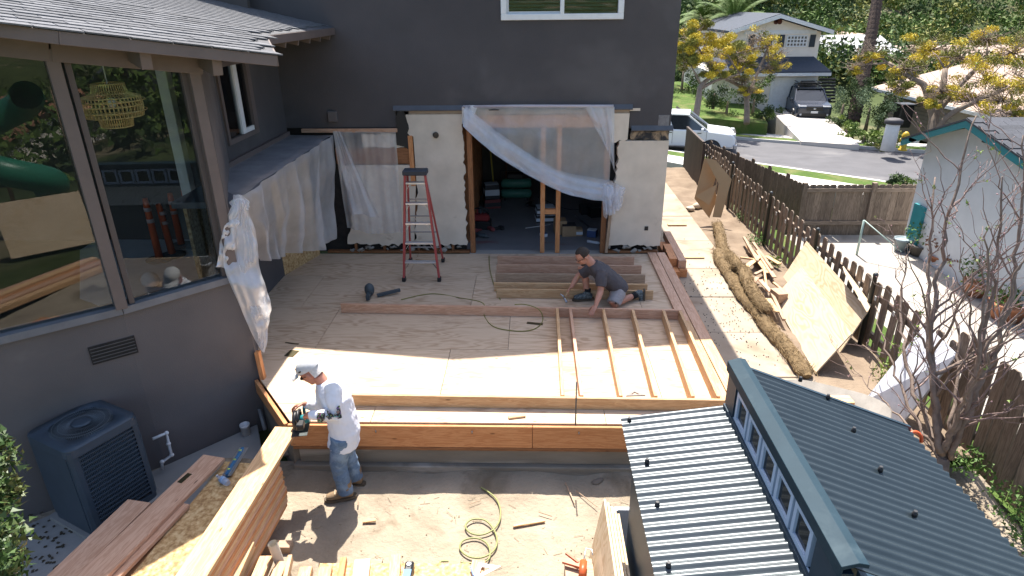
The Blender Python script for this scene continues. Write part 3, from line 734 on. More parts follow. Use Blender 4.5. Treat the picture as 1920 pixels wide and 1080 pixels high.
for i, (a, b, lb) in enumerate((((988,605), (1018,608), 'dark metal tie plate lying on the deck near the hose loop'), ((541,668), (553,657), 'dark bronze hanger plate at the corner of the sunlit deck'), ((535,642), (560,645), 'small dark metal strap lying on the shaded deck'))):
    A = ZP(*a, .004); B = ZP(*b, .004); m = MB(); m.beam(A, B, (.055, .12, .02)[i], .004); tag(m.build('metal_plate', pm('bronze_plate', (.10,.085,.04), (.06,.05,.03), 20, .4, metal=.6)), lb, 'metal plate')
# circular saw behind the plate
sc = ZP(690, 566, 0.0); saw = thing('nail_gun', 'dark pneumatic nailer lying behind the long plate', 'nail gun', sc)
NG = plain('tool_grey', (.06,.075,.085), .5)
MB().ell(sc+V((-.02,.22,.10)), (.075,.075,.10)).build('head', NG, saw); MB().beam(sc+V((-.02,.22,.05)), sc+V((.0,.0,.06)), .05, .07).build('handle', NG, saw)
MB().beam(sc+V((.10,.16,.03)), sc+V((.42,.30,.06)), .05, .04).build('magazine', NG, saw)
# yellow-green air hose on the deck
HOSE = plain('hose_olive', (.20,.19,.035), .5)
pts = [(752,562),(790,553),(820,551),(860,558),(905,568),(908,592),(925,612),(960,620),(990,620),(1010,612),(1018,598),(1010,580),(985,571),(965,571)]
def hose(name, pix, zf, r, mat, label, cat='hose'):
    P = smoothp([ZP(x, y, zf if not callable(zf) else zf(i)) for i, (x, y) in enumerate(pix)])
    return tag(MB().tube(P, r, 7).build(name, mat), label, cat)
hose('air_hose', pts, lambda i: .152 if 560 < pts[i][1] < 584 and pts[i][0] > 880 else .008, .0065, HOSE, 'olive air hose looping across the shaded deck over the long plate')
hose('air_hose', [(917,480),(918,500),(922,520),(930,545),(938,562)], .008, .0065, HOSE, 'short run of olive hose at the left ends of the boards on edge')
# ---- step ladder
lad = thing('step_ladder', 'red fibreglass step ladder with metal treads by the white wall', 'ladder', (-1.68, 9.45, 0))
RED = pm('fibreglass_red', (.42,.075,.07), (.33,.055,.05), 6, .5, .05); ALU = pm('aluminium', (.62,.63,.65), (.5,.51,.53), 9, .35, .05, metal=.7)
fl, fr_, bl, br = ZP(758,527), ZP(824,527), ZP(770,491), ZP(831,491)
tl, tr_ = V((-1.86, 9.36, 1.66)), V((-1.56, 9.36, 1.66)); tbl, tbr = tl+V((.02,.10,-.02)), tr_+V((-.02,.10,-.02))
for a, b in ((fl, tl), (fr_, tr_)): board('front_rail', a+V((0,0,.04)), b, .03, .075, RED, lad, up=(0,-1,.3))
for a, b in ((bl, tbl), (br, tbr)): board('rear_rail', a+V((0,0,.04)), b, .025, .045, RED, lad, up=(0,-1,.3))
for i in range(5):
    t = (i+1)*.30/1.62+.0; a = fl.lerp(tl, t); b = fr_.lerp(tr_, t)
    st = board('tread', a+V((.01,.02,0)), b+V((-.01,.02,0)), .085, .028, ALU, lad)
    for s_, q in ((1, a), (-1, b)): MB().beam(q+V((.015*s_,.01,-.10)), q+V((.075*s_,.01,-.012)), .02, .006).build('brace', ALU if i else NG, lad)
    if i < 5:
        a = bl.lerp(tbl, t); b = br.lerp(tbr, t); board('rear_bar', a, b, .02, .02, plain('bar_grey', (.3,.3,.31), .4, .6), lad)
MB().bb((-1.89, 9.30, 1.66), (-1.53, 9.50, 1.735)).build('top_cap', plain('cap_navy', (.03,.04,.055), .5), lad, bevel=.012)
for p in (fl, fr_, bl, br): MB().box(p+V((0,0,.035)), (.055,.085,.07)).build('foot', BLACK, lad, bevel=.008)
# ================================================================ PLASTIC SHEETS AND THINGS IN THE OPENED ROOM
def lerp_poly(P, u):
    L = [0]
    for a, b in zip(P[:-1], P[1:]): L.append(L[-1]+(b-a).length)
    s = u*L[-1]
    for i in range(len(P)-1):
        if s <= L[i+1] or i == len(P)-2:
            t = (s-L[i])/max(1e-6, L[i+1]-L[i]); return P[i].lerp(P[i+1], min(1, max(0, t)))
def drape(mb, top, bot, amp, freq, n=V((0,-1,0)), nu=70, nv=26, seed=0, sag=0.0, grow=1.0):
    top = smoothp([V(p) for p in top], 5); bot = smoothp([V(p) for p in bot], 5)
    def fn(u, v):
        a = lerp_poly(top, u); b = lerp_poly(bot, u); p = a.lerp(b, v)
        w = hashn(u*freq+seed, v*.9+seed*.3, 1.0)+.5*hashn(u*freq*2.3+seed, v*1.7, 1.0)+.35*hashn(u*3+seed, v*5, 1.0)
        f = amp*(.25+.75*(v**grow))
        return p+n*(w*f*1.6)+V((0, 0, -sag*math.sin(PI*u)*(v)))
    return mb.grid(fn, nu, nv)
# sheet over the opening, swept up to the right
cur = thing('plastic_curtain', 'hazy plastic sheet swept aside across the opened doorway', 'plastic sheet', (0, WY-.1, 0))
Yc = WY-.06
top = [YP(x, y, Yc) for x, y in ((868,199), (960,196), (1060,196), (1150,196))]
bot = [YP(x, y, Yc-.05) for x, y in ((872,232), (905,262), (950,300), (1010,333), (1075,362), (1142,372))]
drape(MB(), top, bot, .06, 7, seed=2, nu=110, nv=40).build('sheet', film('plastic_film_haze', .46), cur)
def fold_tube(mb, P, R, n=22, seed=0, flat=.55):
    b = len(mb.v); k = len(P)
    for i, p in enumerate(P):
        t = (P[min(i+1, k-1)]-P[max(i-1, 0)]).normalized(); N = (V((0,-1,0))-t*V((0,-1,0)).dot(t)).normalized(); B = t.cross(N)
        for j in range(n):
            a = 2*PI*j/n; q = 1+.22*math.sin(3*a+i*.25+seed)+.16*math.sin(7*a+seed*2+i*.11)
            mb.v.append(p+N*(math.cos(a)*R[i]*flat*q)+B*(math.sin(a)*R[i]*q))
    for i in range(k-1):
        for j in range(n): mb.f.append([b+i*n+j, b+i*n+(j+1) % n, b+(i+1)*n+(j+1) % n, b+(i+1)*n+j]); mb.sm.append(True)
    return mb
for k_, (dz, am, fm) in enumerate(((0, .04, FILM), (6, .06, FILMT))):
    drape(MB(), [YP(x, y-dz, Yc-.05-.03*k_) for x, y in ((872,203), (915,240), (960,272), (1005,303), (1055,328), (1105,338), (1150,346))], [YP(x, y, Yc-.10-.04*k_) for x, y in ((868,236), (902,268), (948,303), (1003,335), (1060,362), (1112,374), (1152,380))], am, 5, nu=120, nv=18, seed=3+k_).build('gathered_edge', fm, cur)
drape(MB(), [YP(x, y, Yc-.02) for x, y in ((1095,198), (1125,197), (1152,200))], [YP(x, y, Yc-.09) for x, y in ((1128,262), (1140,285), (1152,322))], .05, 5, seed=6, nu=26).build('fold', FILM, cur)
drape(MB(), [YP(x, y, Yc-.02) for x, y in ((866,200), (880,197), (896,198))], [YP(x, y, Yc-.05) for x, y in ((866,232), (874,238), (882,236))], .04, 3, seed=8, nu=16, nv=12).build('fold', FILMD, cur)
for k_ in range(2):
    drape(MB(), [YP(x, y, Yc-.08-.05*k_) for x, y in ((1128,345), (1148,343+8*k_), (1172,352))], [YP(x, y, Yc-.12-.03*k_) for x, y in ((1132,408-6*k_), (1148,400), (1166-4*k_,386))], .12, 6, seed=40+k_, nu=44, nv=34, grow=.2).build('bunch', FILM, cur)
MB().tube([YP(868,200,Yc-.015), YP(1000,199,Yc-.015), YP(1150,199,Yc-.015)], .022, 8).build('rolled_top', film('plastic_roll', .7, (.8,.72,.74)), cur)
# sheet over the left wall panel
sh2 = thing('plastic_sheet', 'clear plastic sheet hanging over the white wall left of the ladder', 'plastic sheet', (-2.6, WY-.1, 0))
drape(MB(), [YP(x, y, WY-.07) for x, y in ((626,247), (690,247), (742,248))], [YP(x, y, WY-.12) for x, y in ((650,428), (700,438), (756,436))], .05, 6, seed=12, nu=46).build('sheet', film('plastic_film_clear', .36), sh2)
drape(MB(), [YP(x, y, WY-.09) for x, y in ((624,246), (632,246), (640,247))], [YP(x, y, WY-.15) for x, y in ((652,398), (680,402), (712,408))], .06, 4, seed=15, nu=24).build('fold', FILMT, sh2)
# curtain hung from the shelf roof beside the deck
sh3 = thing('plastic_curtain', 'milky plastic curtain hanging from the shelf roof along the deck', 'plastic sheet', (-3.3, 8.6, 0))
top = [V((-3.20, 6.82, 2.045)), V((-3.20, 8.0, 2.05)), V((-3.20, 9.3, 2.05)), V((-3.20, WY-.06, 2.055))]
bot = [XP(482, 488, -3.62), XP(515, 485, -3.60), XP(552, 476, -3.52), XP(590, 468, -3.42), XP(618, 455, -3.30), XP(632, 440, -3.24)]
drape(MB(), top, bot, .12, 9, n=V((1,-.25,0)), seed=21, nu=110, nv=44, grow=.4).build('sheet', FILM, sh3)
back = [V((RW+.05, 7.5, 2.05)), V((RW+.05, 9.0, 2.05)), V((RW+.05, WY-.06, 2.06))]
drape(MB(), back, top, .012, 8, n=V((0,0,1)), seed=25, nu=60, nv=18).build('top_sheet', FILMT, sh3)
# the tied bundle at the window post
sh4 = thing('plastic_bundle', 'knotted plastic sheet tied to the window post, trailing to the deck', 'plastic sheet', (-3.1, 6.4, 0))
P0 = W2+V((.10,-.02,0))
def at4(x, y, k=0.0): return PL(x, y, (W2.x+.12+k, W2.y), (W1.x+.12+k, W1.y))
for k_, (L_, R_c, fm, am) in enumerate(((((440,372),(418,430),(408,490),(404,500)), ((452,370),(445,430),(437,490),(436,508)), FILMD, .05), (((443,374),(424,430),(420,500),(446,565),(472,625),(490,658)), ((456,372),(480,432),(486,500),(503,560),(506,610),(493,658)), film('plastic_film_mid', .58), .085), (((448,378),(444,440),(450,510),(470,580),(484,630),(490,655)), ((456,374),(472,440),(480,505),(496,565),(500,615),(492,655)), FILMT, .12))):
    drape(MB(), [at4(x, y, .03*k_) for x, y in L_], [at4(x, y, .03*k_+.02) for x, y in R_c], am, 7, n=V((.6,-.8,0)), seed=31+5*k_, nu=60, nv=30, grow=.15).build(('short_tail', 'long_tail', 'inner_fold')[k_], fm, sh4)
drape(MB(), [at4(430,382), at4(446,364), at4(466,376)], [at4(440,392), at4(450,388), at4(460,390)], .10, 6, n=V((.6,-.8,0)), seed=51, nu=30, nv=14, grow=.1).build('knot', FILMD, sh4)
board('stud_end', V((-3.10,6.36,-.10)), V((-3.13,6.40,.34)), .05, .07, LUMO, wing, up=(0,-1,0))

# ---- tools and boxes on the room floor
def F(x, y): return ZP(x, y, 0.0)
def boxthing(name, label, cat, px, size, mat, top=None, rot=0, z=0.0, group=None, band=None):
    c = F(*px); o = thing(name, label, cat, c+V((0,0,z)), group); Rm = Matrix.Rotation(rot, 3, 'Z')
    m = MB(); m.box(c+V((0,0,z+size[2]/2)), size, Rm.to_4x4()); m.build('body', mat, o, bevel=.008)
    if top: MB().box(c+V((0,0,z+size[2]+.003)), (size[0]*.96, size[1]*.96, .006), Rm.to_4x4()).build('lid', top, o)
    if band: MB().box(c+V((0,0,z+size[2]*.45)), (size[0]+.006, size[1]+.006, size[2]*.42), Rm.to_4x4()).build('label_band', band, o)
    return o
CARD = pm('cardboard', (.40,.27,.16), (.33,.215,.12), 5, .85, .05); PRED = plain('carton_red', (.22,.05,.05), .6); LABW = plain('label_white', (.62,.66,.72), .6); CBLK = plain('carton_black', (.04,.04,.045), .6)
boxthing('carton', 'lower of two stacked red and black cartons left in the room', 'box', (922,388), (.34,.3,.20), PRED, CBLK, .25, band=CBLK)
boxthing('carton', 'upper of two stacked red and black cartons with white label', 'box', (922,388), (.30,.27,.30), CBLK, LABW, .2, .21, band=LABW)
# compressor with twin green tanks
cc = F(968,374); comp = thing('air_compressor', 'green twin-tank air compressor at the back of the room', 'compressor', cc); GRN = plain('tank_green', (.06,.20,.15), .35)
for i in (0, 1):
    z = .14+.23*i; m = MB(); prof = [(.02,-.34),(.07,-.33),(.10,-.29),(.105,0),(.10,.29),(.07,.33),(.02,.34)]; m.lathe(prof, cc+V((0,0,z)), 16, Matrix.Rotation(rad(90), 3, 'Y')); m.build('tank', GRN, comp)
MB().bb(cc+V((-.2,-.1,.48)), cc+V((.16,.1,.60))).build('motor', BLACK, comp, bevel=.02); MB().tube([cc+V((-.34,-.02,.5)), cc+V((-.34,-.02,.66)), cc+V((.34,-.02,.66)), cc+V((.34,-.02,.5))], .013, 6).build('handle', BLACK, comp)
for s in (-1, 1): MB().beam(cc+V((.25*s,-.1,.02)), cc+V((.25*s,.1,.02)), .05, .06).build('foot', BLACK, comp)
# tool bag
bc = F(902,428); bag = thing('tool_bag', 'red and black canvas tool bag by the left jamb', 'bag', bc); BR = plain('canvas_red', (.26,.03,.03), .8)
MB().extr([bc+V((-.20,-.13,0)), bc+V((.20,-.13,0)), bc+V((.20,.13,0)), bc+V((-.20,.13,0))], (0,0,.17)).build('base', BLACK, bag, bevel=.02)
MB().extr([bc+V((-.18,-.11,.17)), bc+V((.18,-.11,.17)), bc+V((.15,.09,.17)), bc+V((-.15,.09,.17))], (0,.02,.12)).build('top', BR, bag, bevel=.03)
MB().tube([bc+V((-.16,0,.28)), bc+V((-.1,0,.40)), bc+V((.1,0,.40)), bc+V((.16,0,.28))], .014, 6).build('handle', BLACK, bag)
for i in range(5): MB().tube([bc+V((-.12+.06*i,.02,.2)), bc+V((-.13+.065*i,.03,.36+.03*(i % 3)))], .012, 6).build('tool_grip', (BLACK, BR, NG, BLACK, NG)[i], bag)
# drill and cordless tools on the floor
def drill(px, ang, label, mat):
    c = F(*px); o = thing('power_tool', label, 'power tool', c); R = Matrix.Rotation(ang, 3, 'Z')
    P = lambda x, y, z: c+R @ V((x, y, z))
    MB().tube([P(-.14,0,.05), P(-.10,0,.05), P(.06,0,.05), P(.08,0,.05), P(.16,0,.05)], [.035,.042,.042,.025,.018], 10).build('body', mat, o)
    MB().beam(P(-.06,0,.045), P(-.10,-.17,.04), .045, .04).build('grip', BLACK, o); MB().box(P(-.10,-.20,.04), (.12,.07,.07), R.to_4x4()).build('battery', BLACK, o, bevel=.008)
drill((888,437), .3, 'red cordless tool lying nearest the left jamb on the floor', PRED)
drill((918,432), 2.2, 'black and red tool beside the bag on the floor', PRED)
drill((903,446), -.5, 'small dark power tool at the front of the opened room', NG)
drill((992,386), 1.2, 'dark corded tool in front of the green compressor', CBLK)
boxthing('carton', 'lower white carton behind the two centre posts', 'box', (1022,414), (.38,.30,.15), CBLK, LABW, .1, band=LABW); boxthing('carton', 'upper white carton behind the two centre posts', 'box', (1022,414), (.36,.28,.14), CBLK, LABW, .15, .16, band=LABW)
boxthing('carton', 'open brown carton with dark contents right of the posts', 'box', (1066,440), (.26,.24,.20), CARD, CBLK, .05, band=None); boxthing('carton', 'small brown carton with white label right of the posts', 'box', (1083,440), (.17,.18,.13), CARD, None, 0, band=LABW)
boxthing('tool_case', 'black tool case nearest the right jamb in the room', 'case', (1117,405), (.30,.24,.20), BLACK, NG, .3); boxthing('tool_case', 'black tool case left of its twin in the room', 'case', (1098,400), (.24,.22,.18), BLACK, NG, .2)
boxthing('carton', 'blue and white carton near the right jamb', 'box', (1110,443), (.17,.15,.13), plain('carton_blue', (.05,.09,.22), .5), LABW, -.3)
boxthing('carton', 'brown carton half hidden behind the right post', 'box', (1050,436), (.22,.26,.26), CARD, None, .1)
p = F(1112,457); tb = thing('sealant_tube', 'white sealant tube lying at the room threshold', 'tube', p); MB().tube([p+V((-.10,.05,.03)), p+V((.10,-.05,.03))], .027, 10).build('barrel', LABW, tb); MB().tube([p+V((.10,-.05,.03)), p+V((.17,-.085,.03))], [.012,.004], 8).build('nozzle', WHITE, tb)
tag(MB().tube([F(985,428), F(1008,425), F(1032,421)], .008, 6).build('plastic_tube', WHITE), 'thin white plastic tube lying on the room floor', 'tube')
tag(MB().tube([F(1078,405)+V((0,0,.01)), F(1120,440)+V((0,0,.01))], .012, 6).build('metal_pipe', STEEL), 'thin metal pipe on the room floor at the right', 'pipe')
q0 = F(926,372); tag(board('spirit_level', q0+V((0,.3,0)), q0+V((-.12,.5,1.5)), .03, .06, plain('level_yellow', (.55,.40,.03), .45), None, up=(0,1,0)), 'long yellow spirit level leaning in the dark room', 'level')
tag(MB().tube(smoothp([F(x, y)+V((0,0,.01)) for x, y in ((1008,370),(1030,380),(1060,392),(1090,394),(1130,392))]), .009, 6).build('black_cable', BLACK), 'black cable trailing over the room floor', 'cable')
boxthing('bucket_lid', 'white and blue can at the foot of the left post', 'can', (1019,443), (.12,.12,.06), LABW, plain('carton_blue', (.05,.09,.22)), .4)
# ================================================================ THE TWO WORKERS
SKIN = pm('skin', (.50,.25,.17), (.42,.19,.125), 14, .55, .05, spec=.35)
SKINR = pm('skin_ruddy', (.50,.23,.155), (.40,.16,.11), 14, .55, .05, spec=.35)
def soft(o, vox, sm=4, wr=0.0, ws=.12):
    r = o.modifiers.new('skin_join', 'REMESH'); r.mode = 'VOXEL'; r.voxel_size = vox; r.use_smooth_shade = True
    s = o.modifiers.new('smooth', 'SMOOTH'); s.iterations = sm; s.factor = .5
    if wr:
        tx = bpy.data.textures.new('creases', 'CLOUDS'); tx.noise_scale = ws; tx.noise_depth = 2
        d = o.modifiers.new('creases', 'DISPLACE'); d.texture = tx; d.strength = wr; d.texture_coords = 'GLOBAL'; d.mid_level = .5
    return o
def hframe(c, fwd, up):
    f = V(fwd).normalized(); u = V(up); l = u.cross(f).normalized(); u = f.cross(l); m = Matrix.Identity(4)
    for i in range(3): m[i][0] = f[i]; m[i][1] = l[i]; m[i][2] = u[i]; m[i][3] = c[i]
    return m
def head(mb, H):
    E = lambda c, r, a=0: mb.ell(H @ V(c), r, H.to_3x3() @ Matrix.Rotation(a, 3, 'Y'), 14, 10)
    E((0,0,.035), (.100,.078,.098)); E((.030,0,-.045), (.066,.060,.072)); E((.062,0,-.088), (.030,.034,.024)); E((.070,0,.045), (.028,.058,.030)); E((.055,.035,-.025), (.034,.026,.028)); E((.055,-.035,-.025), (.034,.026,.028))
    mb.tube([H @ V(q) for q in ((.088,0,.025), (.104,0,.0), (.118,0,-.018), (.094,0,-.032))], [.009,.012,.017,.012], 8)
    for s in (-1, 1): E((-.008,.080*s,-.004), (.022,.011,.034), .2); E((.104,.030*s,.012), (.006,.013,.007))
    E((.088,0,-.058), (.012,.026,.007)); E((.086,0,-.070), (.012,.022,.008))
def hand(mb, w, d, n, thumb, curl=.9, L=1.0, spread=.05):
    """w wrist, d pointing along the hand, n the back of the hand, thumb +1/-1 picks the thumb's side"""
    d = V(d).normalized(); n = V(n); n = (n-d*n.dot(d)).normalized(); s = d.cross(n)*thumb; w = V(w)
    mb.tube([w-d*.01, w+d*.03, w+d*.065, w+d*.095], [(.020,.026), (.016,.036), (.015,.042), (.012,.040)], 12, upv=n)
    for i, (off, ln) in enumerate(((.030,.074), (.010,.084), (-.010,.078), (-.029,.060))):
        p = w+d*.088+s*off; q = [p]; a = 0
        for k in range(3):
            a += curl*(.45, .6, .4)[k]; dd = (d*math.cos(a)-n*math.sin(a)+s*spread*(1.5-i)*.6).normalized(); q.append(q[-1]+dd*ln*L*(.46, .31, .23)[k])
        mb.tube(q, [.0098,.0092,.0084,.0068], 8)
    p = w+d*.022+s*.028-n*.004; a1 = (d*.55+s*.8-n*.15).normalized(); a2 = (d*.85+s*.30-n*.45).normalized()
    mb.tube([p-a1*.01, p+a1*.036, p+a1*.036+a2*.032, p+a1*.036+a2*.058], [.015,.0125,.0105,.0078], 8)
def foot(mb, ank, fwd, r=1.0, z0=0.0, h=.10):
    f = V(fwd).normalized(); a = V(ank); g = V((a.x, a.y, z0))
    mb.tube([a+V((0,0,.05)), a, g+V((0,0,h*.55))-f*.01], [.052*r,.056*r,.058*r], 12)
    mb.tube([g-f*.075+V((0,0,.045)), g-f*.03+V((0,0,.055)), g+f*.06+V((0,0,.05)), g+f*.14+V((0,0,.04)), g+f*.19+V((0,0,.036))], [(.04,.034),(.052,.042),(.048,.046),(.038,.050),(.025,.036)], 12, upv=(0,0,1))
def sole(mb, ank, fwd, z0, w=1.0, th=.026):
    f = V(fwd).normalized(); s = V((-f.y, f.x, 0)); g = V((ank[0], ank[1], z0)); o = []
    for x, y in ((-.10,-.028),(-.11,0),(-.10,.028),(-.04,.042),(.05,.044),(.12,.052),(.18,.044),(.215,.015),(.215,-.015),(.18,-.044),(.12,-.052),(.05,-.044),(-.04,-.042)): o.append(g+f*x+s*y*w)
    return mb.extr(o[::-1], (0,0,th))

# ---- standing man with the saw
wk1 = thing('person', 'standing man in white long-sleeved shirt, jeans and pale cap using a saw', 'person', (-1.9, 5.15, G))
fw = V((-1, .10, 0)).normalized(); GB = G+.012
pel = YP(645, 808, 5.16); chest = YP(629, 748, 5.17); nk = YP(608, 716, 5.17); hd = YP(583, 698, 5.18)
shN, shF = YP(624, 729, 4.995), YP(607, 722, 5.345)
elN, wrN = YP(629, 779, 4.93), YP(577, 778, 4.97)
elF, wrF = YP(604, 765, 5.42), YP(570, 756, 5.30)
hipN, hipF = pel+V((0,-.09,-.02)), pel+V((0,.09,-.02))
anN, anF = ZP(640, 932, GB), ZP(664, 906, GB); anN.z = GB+.10; anF.z = GB+.10; anN += V((.05,0,0)); anF += V((.02,0,0))
knN, knF = hipN.lerp(anN, .5)+V((-.05,0,.0)), hipF.lerp(anF, .5)+V((-.04,0,.0))
b = MB()
b.tube([pel+V((.0,0,-.06)), pel+V((0,0,.08)), pel.lerp(chest, .55), chest, chest.lerp(nk, .65), nk], [(.150,.105),(.150,.108),(.150,.105),(.165,.112),(.125,.08),(.062,.060)], 18, upv=(0,1,0))
H1 = hframe(hd, fw*.80+V((0,0,-.60)), V((-.5,0,1)))
b.tube([nk-V((0,0,.03)), H1 @ V((-.03,0,-.06))], [.062,.058], 12); head(b, H1)
for sh_, el, wr in ((shN, elN, wrN), (shF, elF, wrF)): b.tube([chest.lerp(sh_, .55), sh_, sh_.lerp(el, .5), el, el.lerp(wr, .4), wr], [.06,.060,.050,.042,.040,.028], 12)
sawc = ZP(563, 789, .235)
hand(b, wrN, (sawc+V((.03,-.02,.10)))-wrN, V((0,-.5,.8)), 1, 1.15); hand(b, wrF, V((-.95,-.15,-.25)), V((0,.4,.9)), -1, 1.2)
for hp, kn_, an in ((hipN, knN, anN), (hipF, knF, anF)): b.tube([hp+V((0,0,.08)), hp, hp.lerp(kn_, .5), kn_, kn_.lerp(an, .45), an], [.088,.082,.066,.050,.044,.034], 14)
body1 = soft(b.build('body', SKINR, wk1), .0065, 5)
# clothes
WSH = pm('shirt_white', (.72,.73,.78), (.66,.67,.73), 5, .85, .05, spec=.2); JEAN = pm('denim', (.13,.20,.30), (.085,.135,.215), 40, .9, .2, big=((.20,.28,.38), 5, .55)); BOOT = pm('boot_suede', (.26,.175,.10), (.18,.12,.07), 18, .85, .15); SOLE = plain('sole_rubber', (.10,.075,.05), .8)
s = MB(); hem = pel+V((-.02,0,-.14))
s.tube([hem, pel+V((.01,0,.04)), pel.lerp(chest, .5)+V((.015,0,0)), chest+V((.01,0,0)), chest.lerp(nk, .62), nk+V((0,0,.012))], [(.188,.152),(.182,.146),(.176,.136),(.186,.135),(.152,.10),(.084,.08)], 22, upv=(0,1,0))
for sh_, el, wr in ((shN, elN, wrN), (shF, elF, wrF)): s.tube([chest.lerp(sh_, .5), sh_, sh_.lerp(el, .5), el, el.lerp(wr, .5), wr.lerp(el, .06)], [.078,.080,.072,.066,.054,.043], 14)
soft(s.build('shirt', WSH, wk1), .010, 5, .022, .085)
j = MB(); j.tube([pel+V((0,0,.13)), pel+V((0,0,.05)), pel+V((0,0,-.06))], [(.158,.120),(.160,.124),(.162,.122)], 18, upv=(0,1,0))
for hp, kn_, an in ((hipN, knN, anN), (hipF, knF, anF)): j.tube([hp+V((0,0,.04)), hp.lerp(kn_, .3), hp.lerp(kn_, .7), kn_, kn_.lerp(an, .5), an+V((0,0,.01)), an+V((0,0,-.03))], [.108,.104,.092,.082,.078,.078,.078], 16)
soft(j.build('jeans', JEAN, wk1), .010, 4, .024, .07)
for an, f_ in ((anN, V((-1,-.25,0))), (anF, V((-1,.15,0)))):
    k_ = MB(); foot(k_, an, f_, 1.2, GB, .10); k_.tube([an+V((0,0,.11)), an+V((0,0,.02))], [.072,.074], 14); bo = soft(k_.build('boot', BOOT, wk1), .009, 4); sole(MB(), an, f_, GB-.008, 1.05).build('sole', SOLE, bo)
    f = f_.normalized()
    for i in range(4): MB().beam(V((an.x,an.y,GB))+f*(.035+.022*i)+V((-f.y,f.x,0))*.035+V((0,0,.108-.008*i)), V((an.x,an.y,GB))+f*(.035+.022*i)-V((-f.y,f.x,0))*.035+V((0,0,.108-.008*i)), .007, .006).build('lace', plain('lace_tan', (.5,.4,.28), .8), bo)
# cap, hair, dark glasses
CAPM = pm('cap_grey', (.56,.55,.54), (.48,.47,.46), 30, .85, .1); cp = MB()
C1 = H1 @ Matrix.Translation((-.008,0,.052)) @ Matrix.Rotation(rad(-8), 4, 'Y')
def dome(u, v):
    a = 2*PI*u; t = v*PI*.52; return C1 @ V((.118*math.sin(t)*math.cos(a), .096*math.sin(t)*math.sin(a), .098*math.cos(t)))
cp.grid(dome, 26, 10); cap = cp.build('cap', CAPM, wk1)
br = MB(); br.grid(lambda u, v: C1 @ V((.080+.125*v*(1-.30*abs(2*u-1)**2), (2*u-1)*.090*(1-.18*v), .010-.020*v-.020*(2*u-1)**2)), 14, 6); br.grid(lambda u, v: C1 @ V((.080+.125*v*(1-.30*abs(2*u-1)**2), (1-2*u)*.090*(1-.18*v), .004-.020*v-.020*(2*u-1)**2)), 14, 6); br.build('brim', CAPM, cap)
MB().ell(C1 @ V((.0,0,.098)), .009).build('button', CAPM, cap); MB().box(C1 @ V((.028,.092,.028)), (.026,.006,.012), C1).build('emblem', BLACK, cap); MB().box(C1 @ V((.110,.0,.035)), (.006,.03,.024), C1).build('emblem', BLACK, cap)
hr = MB(); hr.grid(lambda u, v: H1 @ V((-.02-.086*math.cos((u-.5)*2.4), .084*math.sin((u-.5)*2.6), .045-.095*v)), 16, 6); soft_h = hr.build('hair', pm('hair_white', (.62,.58,.54), (.48,.44,.40), 60, .8, .6), wk1)
gl = MB()
for s_ in (-1, 1): gl.ell(H1 @ V((.100,.032*s_,.010)), (.007,.026,.017), H1.to_3x3()); gl.tube([H1 @ V((.095,.056*s_,.014)), H1 @ V((.04,.080*s_,.014)), H1 @ V((-.01,.084*s_,.006))], .0035, 5)
gl.build('glasses', BLACK, wk1)
# printed sleeve and emblem
PRM, t_, p_, o_ = _new('sleeve_print'); vo = t_.nodes.new('ShaderNodeTexVoronoi'); vo.inputs['Scale'].default_value = 48; t_.links.new(_coord(t_, (1,1,1)), vo.inputs['Vector'])
hs = t_.nodes.new('ShaderNodeHueSaturation'); hs.inputs['Value'].default_value = .34; hs.inputs['Saturation'].default_value = .75; t_.links.new(vo.outputs['Color'], hs.inputs['Color']); t_.links.new(_mix(t_, hs.outputs[0], (.015,.015,.02), _ramp(t_, _noise(t_, _coord(t_, (1,1,1)), 40, 3), [(.47,(0,0,0)),(.53,(1,1,1))])), p_.inputs['Base Color']); p_.inputs['Roughness'].default_value = .85
_pa = _ramp(t_, _noise(t_, _coord(t_, (1,1,1)), 11, 2), [(.44,(0,0,0)),(.50,(1,1,1))]); t_.links.new(_pa, p_.inputs['Alpha'])
def sleeve_patch(a, b, r0, r1, a0, a1):
    ax = (b-a).normalized(); N = V((0,-1,.25)); N = (N-ax*N.dot(ax)).normalized(); B = ax.cross(N); rg = random.Random(4); m = MB(); nu, nv = 16, 14
    m.grid(lambda u, v: a.lerp(b, v+.06*math.sin(9*u+1)*(1 if 0 < v < 1 else 0)) + (N*math.cos(a0+(a1-a0)*u)+B*math.sin(a0+(a1-a0)*u))*(r0+(r1-r0)*v), nu, nv); return m
sleeve_patch(elN.lerp(shN, .42), elN+V((.01,0,-.01)), .086, .084, -.9, .75).build('sleeve_print', PRM, wk1); sleeve_patch(elN+V((0,0,-.01)), elN.lerp(wrN, .55), .080, .068, -.9, .75).build('sleeve_print', PRM, wk1)
MB().box(hem+V((-.03,-.152,.035)), (.012,.006,.03)).build('hem_tag', BLACK, wk1)
# circular saw in his hands
saw1 = thing('circular_saw', 'teal cordless circular saw held on the end of the long board', 'saw', sawc-V((0,0,.1)))
TEAL = plain('tool_teal', (.03,.24,.26), .4); R_ = Matrix.Rotation(rad(100), 3, 'Z')
Q = lambda x, y, z: sawc+R_ @ V((x, y, z))
MB().box(Q(0,0,-.075), (.30,.15,.006), R_.to_4x4()).build('base_plate', pm('plate_dark', (.10,.11,.11), (.06,.07,.07), 20, .4, metal=.7), saw1)
MB().lathe([(.085,-.012),(.088,0),(.085,.012)], Q(.0,.035,-.01), 22, R_ @ Matrix.Rotation(rad(90), 3, 'X')).build('blade', STEEL, saw1)
MB().lathe([(.05,-.022),(.096,-.02),(.098,.02),(.05,.022)], Q(.0,.038,.012), 22, R_ @ Matrix.Rotation(rad(90), 3, 'X')).build('blade_guard', BLACK, saw1)
MB().tube([Q(0,-.09,.02), Q(0,-.06,.02), Q(0,.02,.02)], [.036,.044,.046], 12).build('motor', TEAL, saw1)
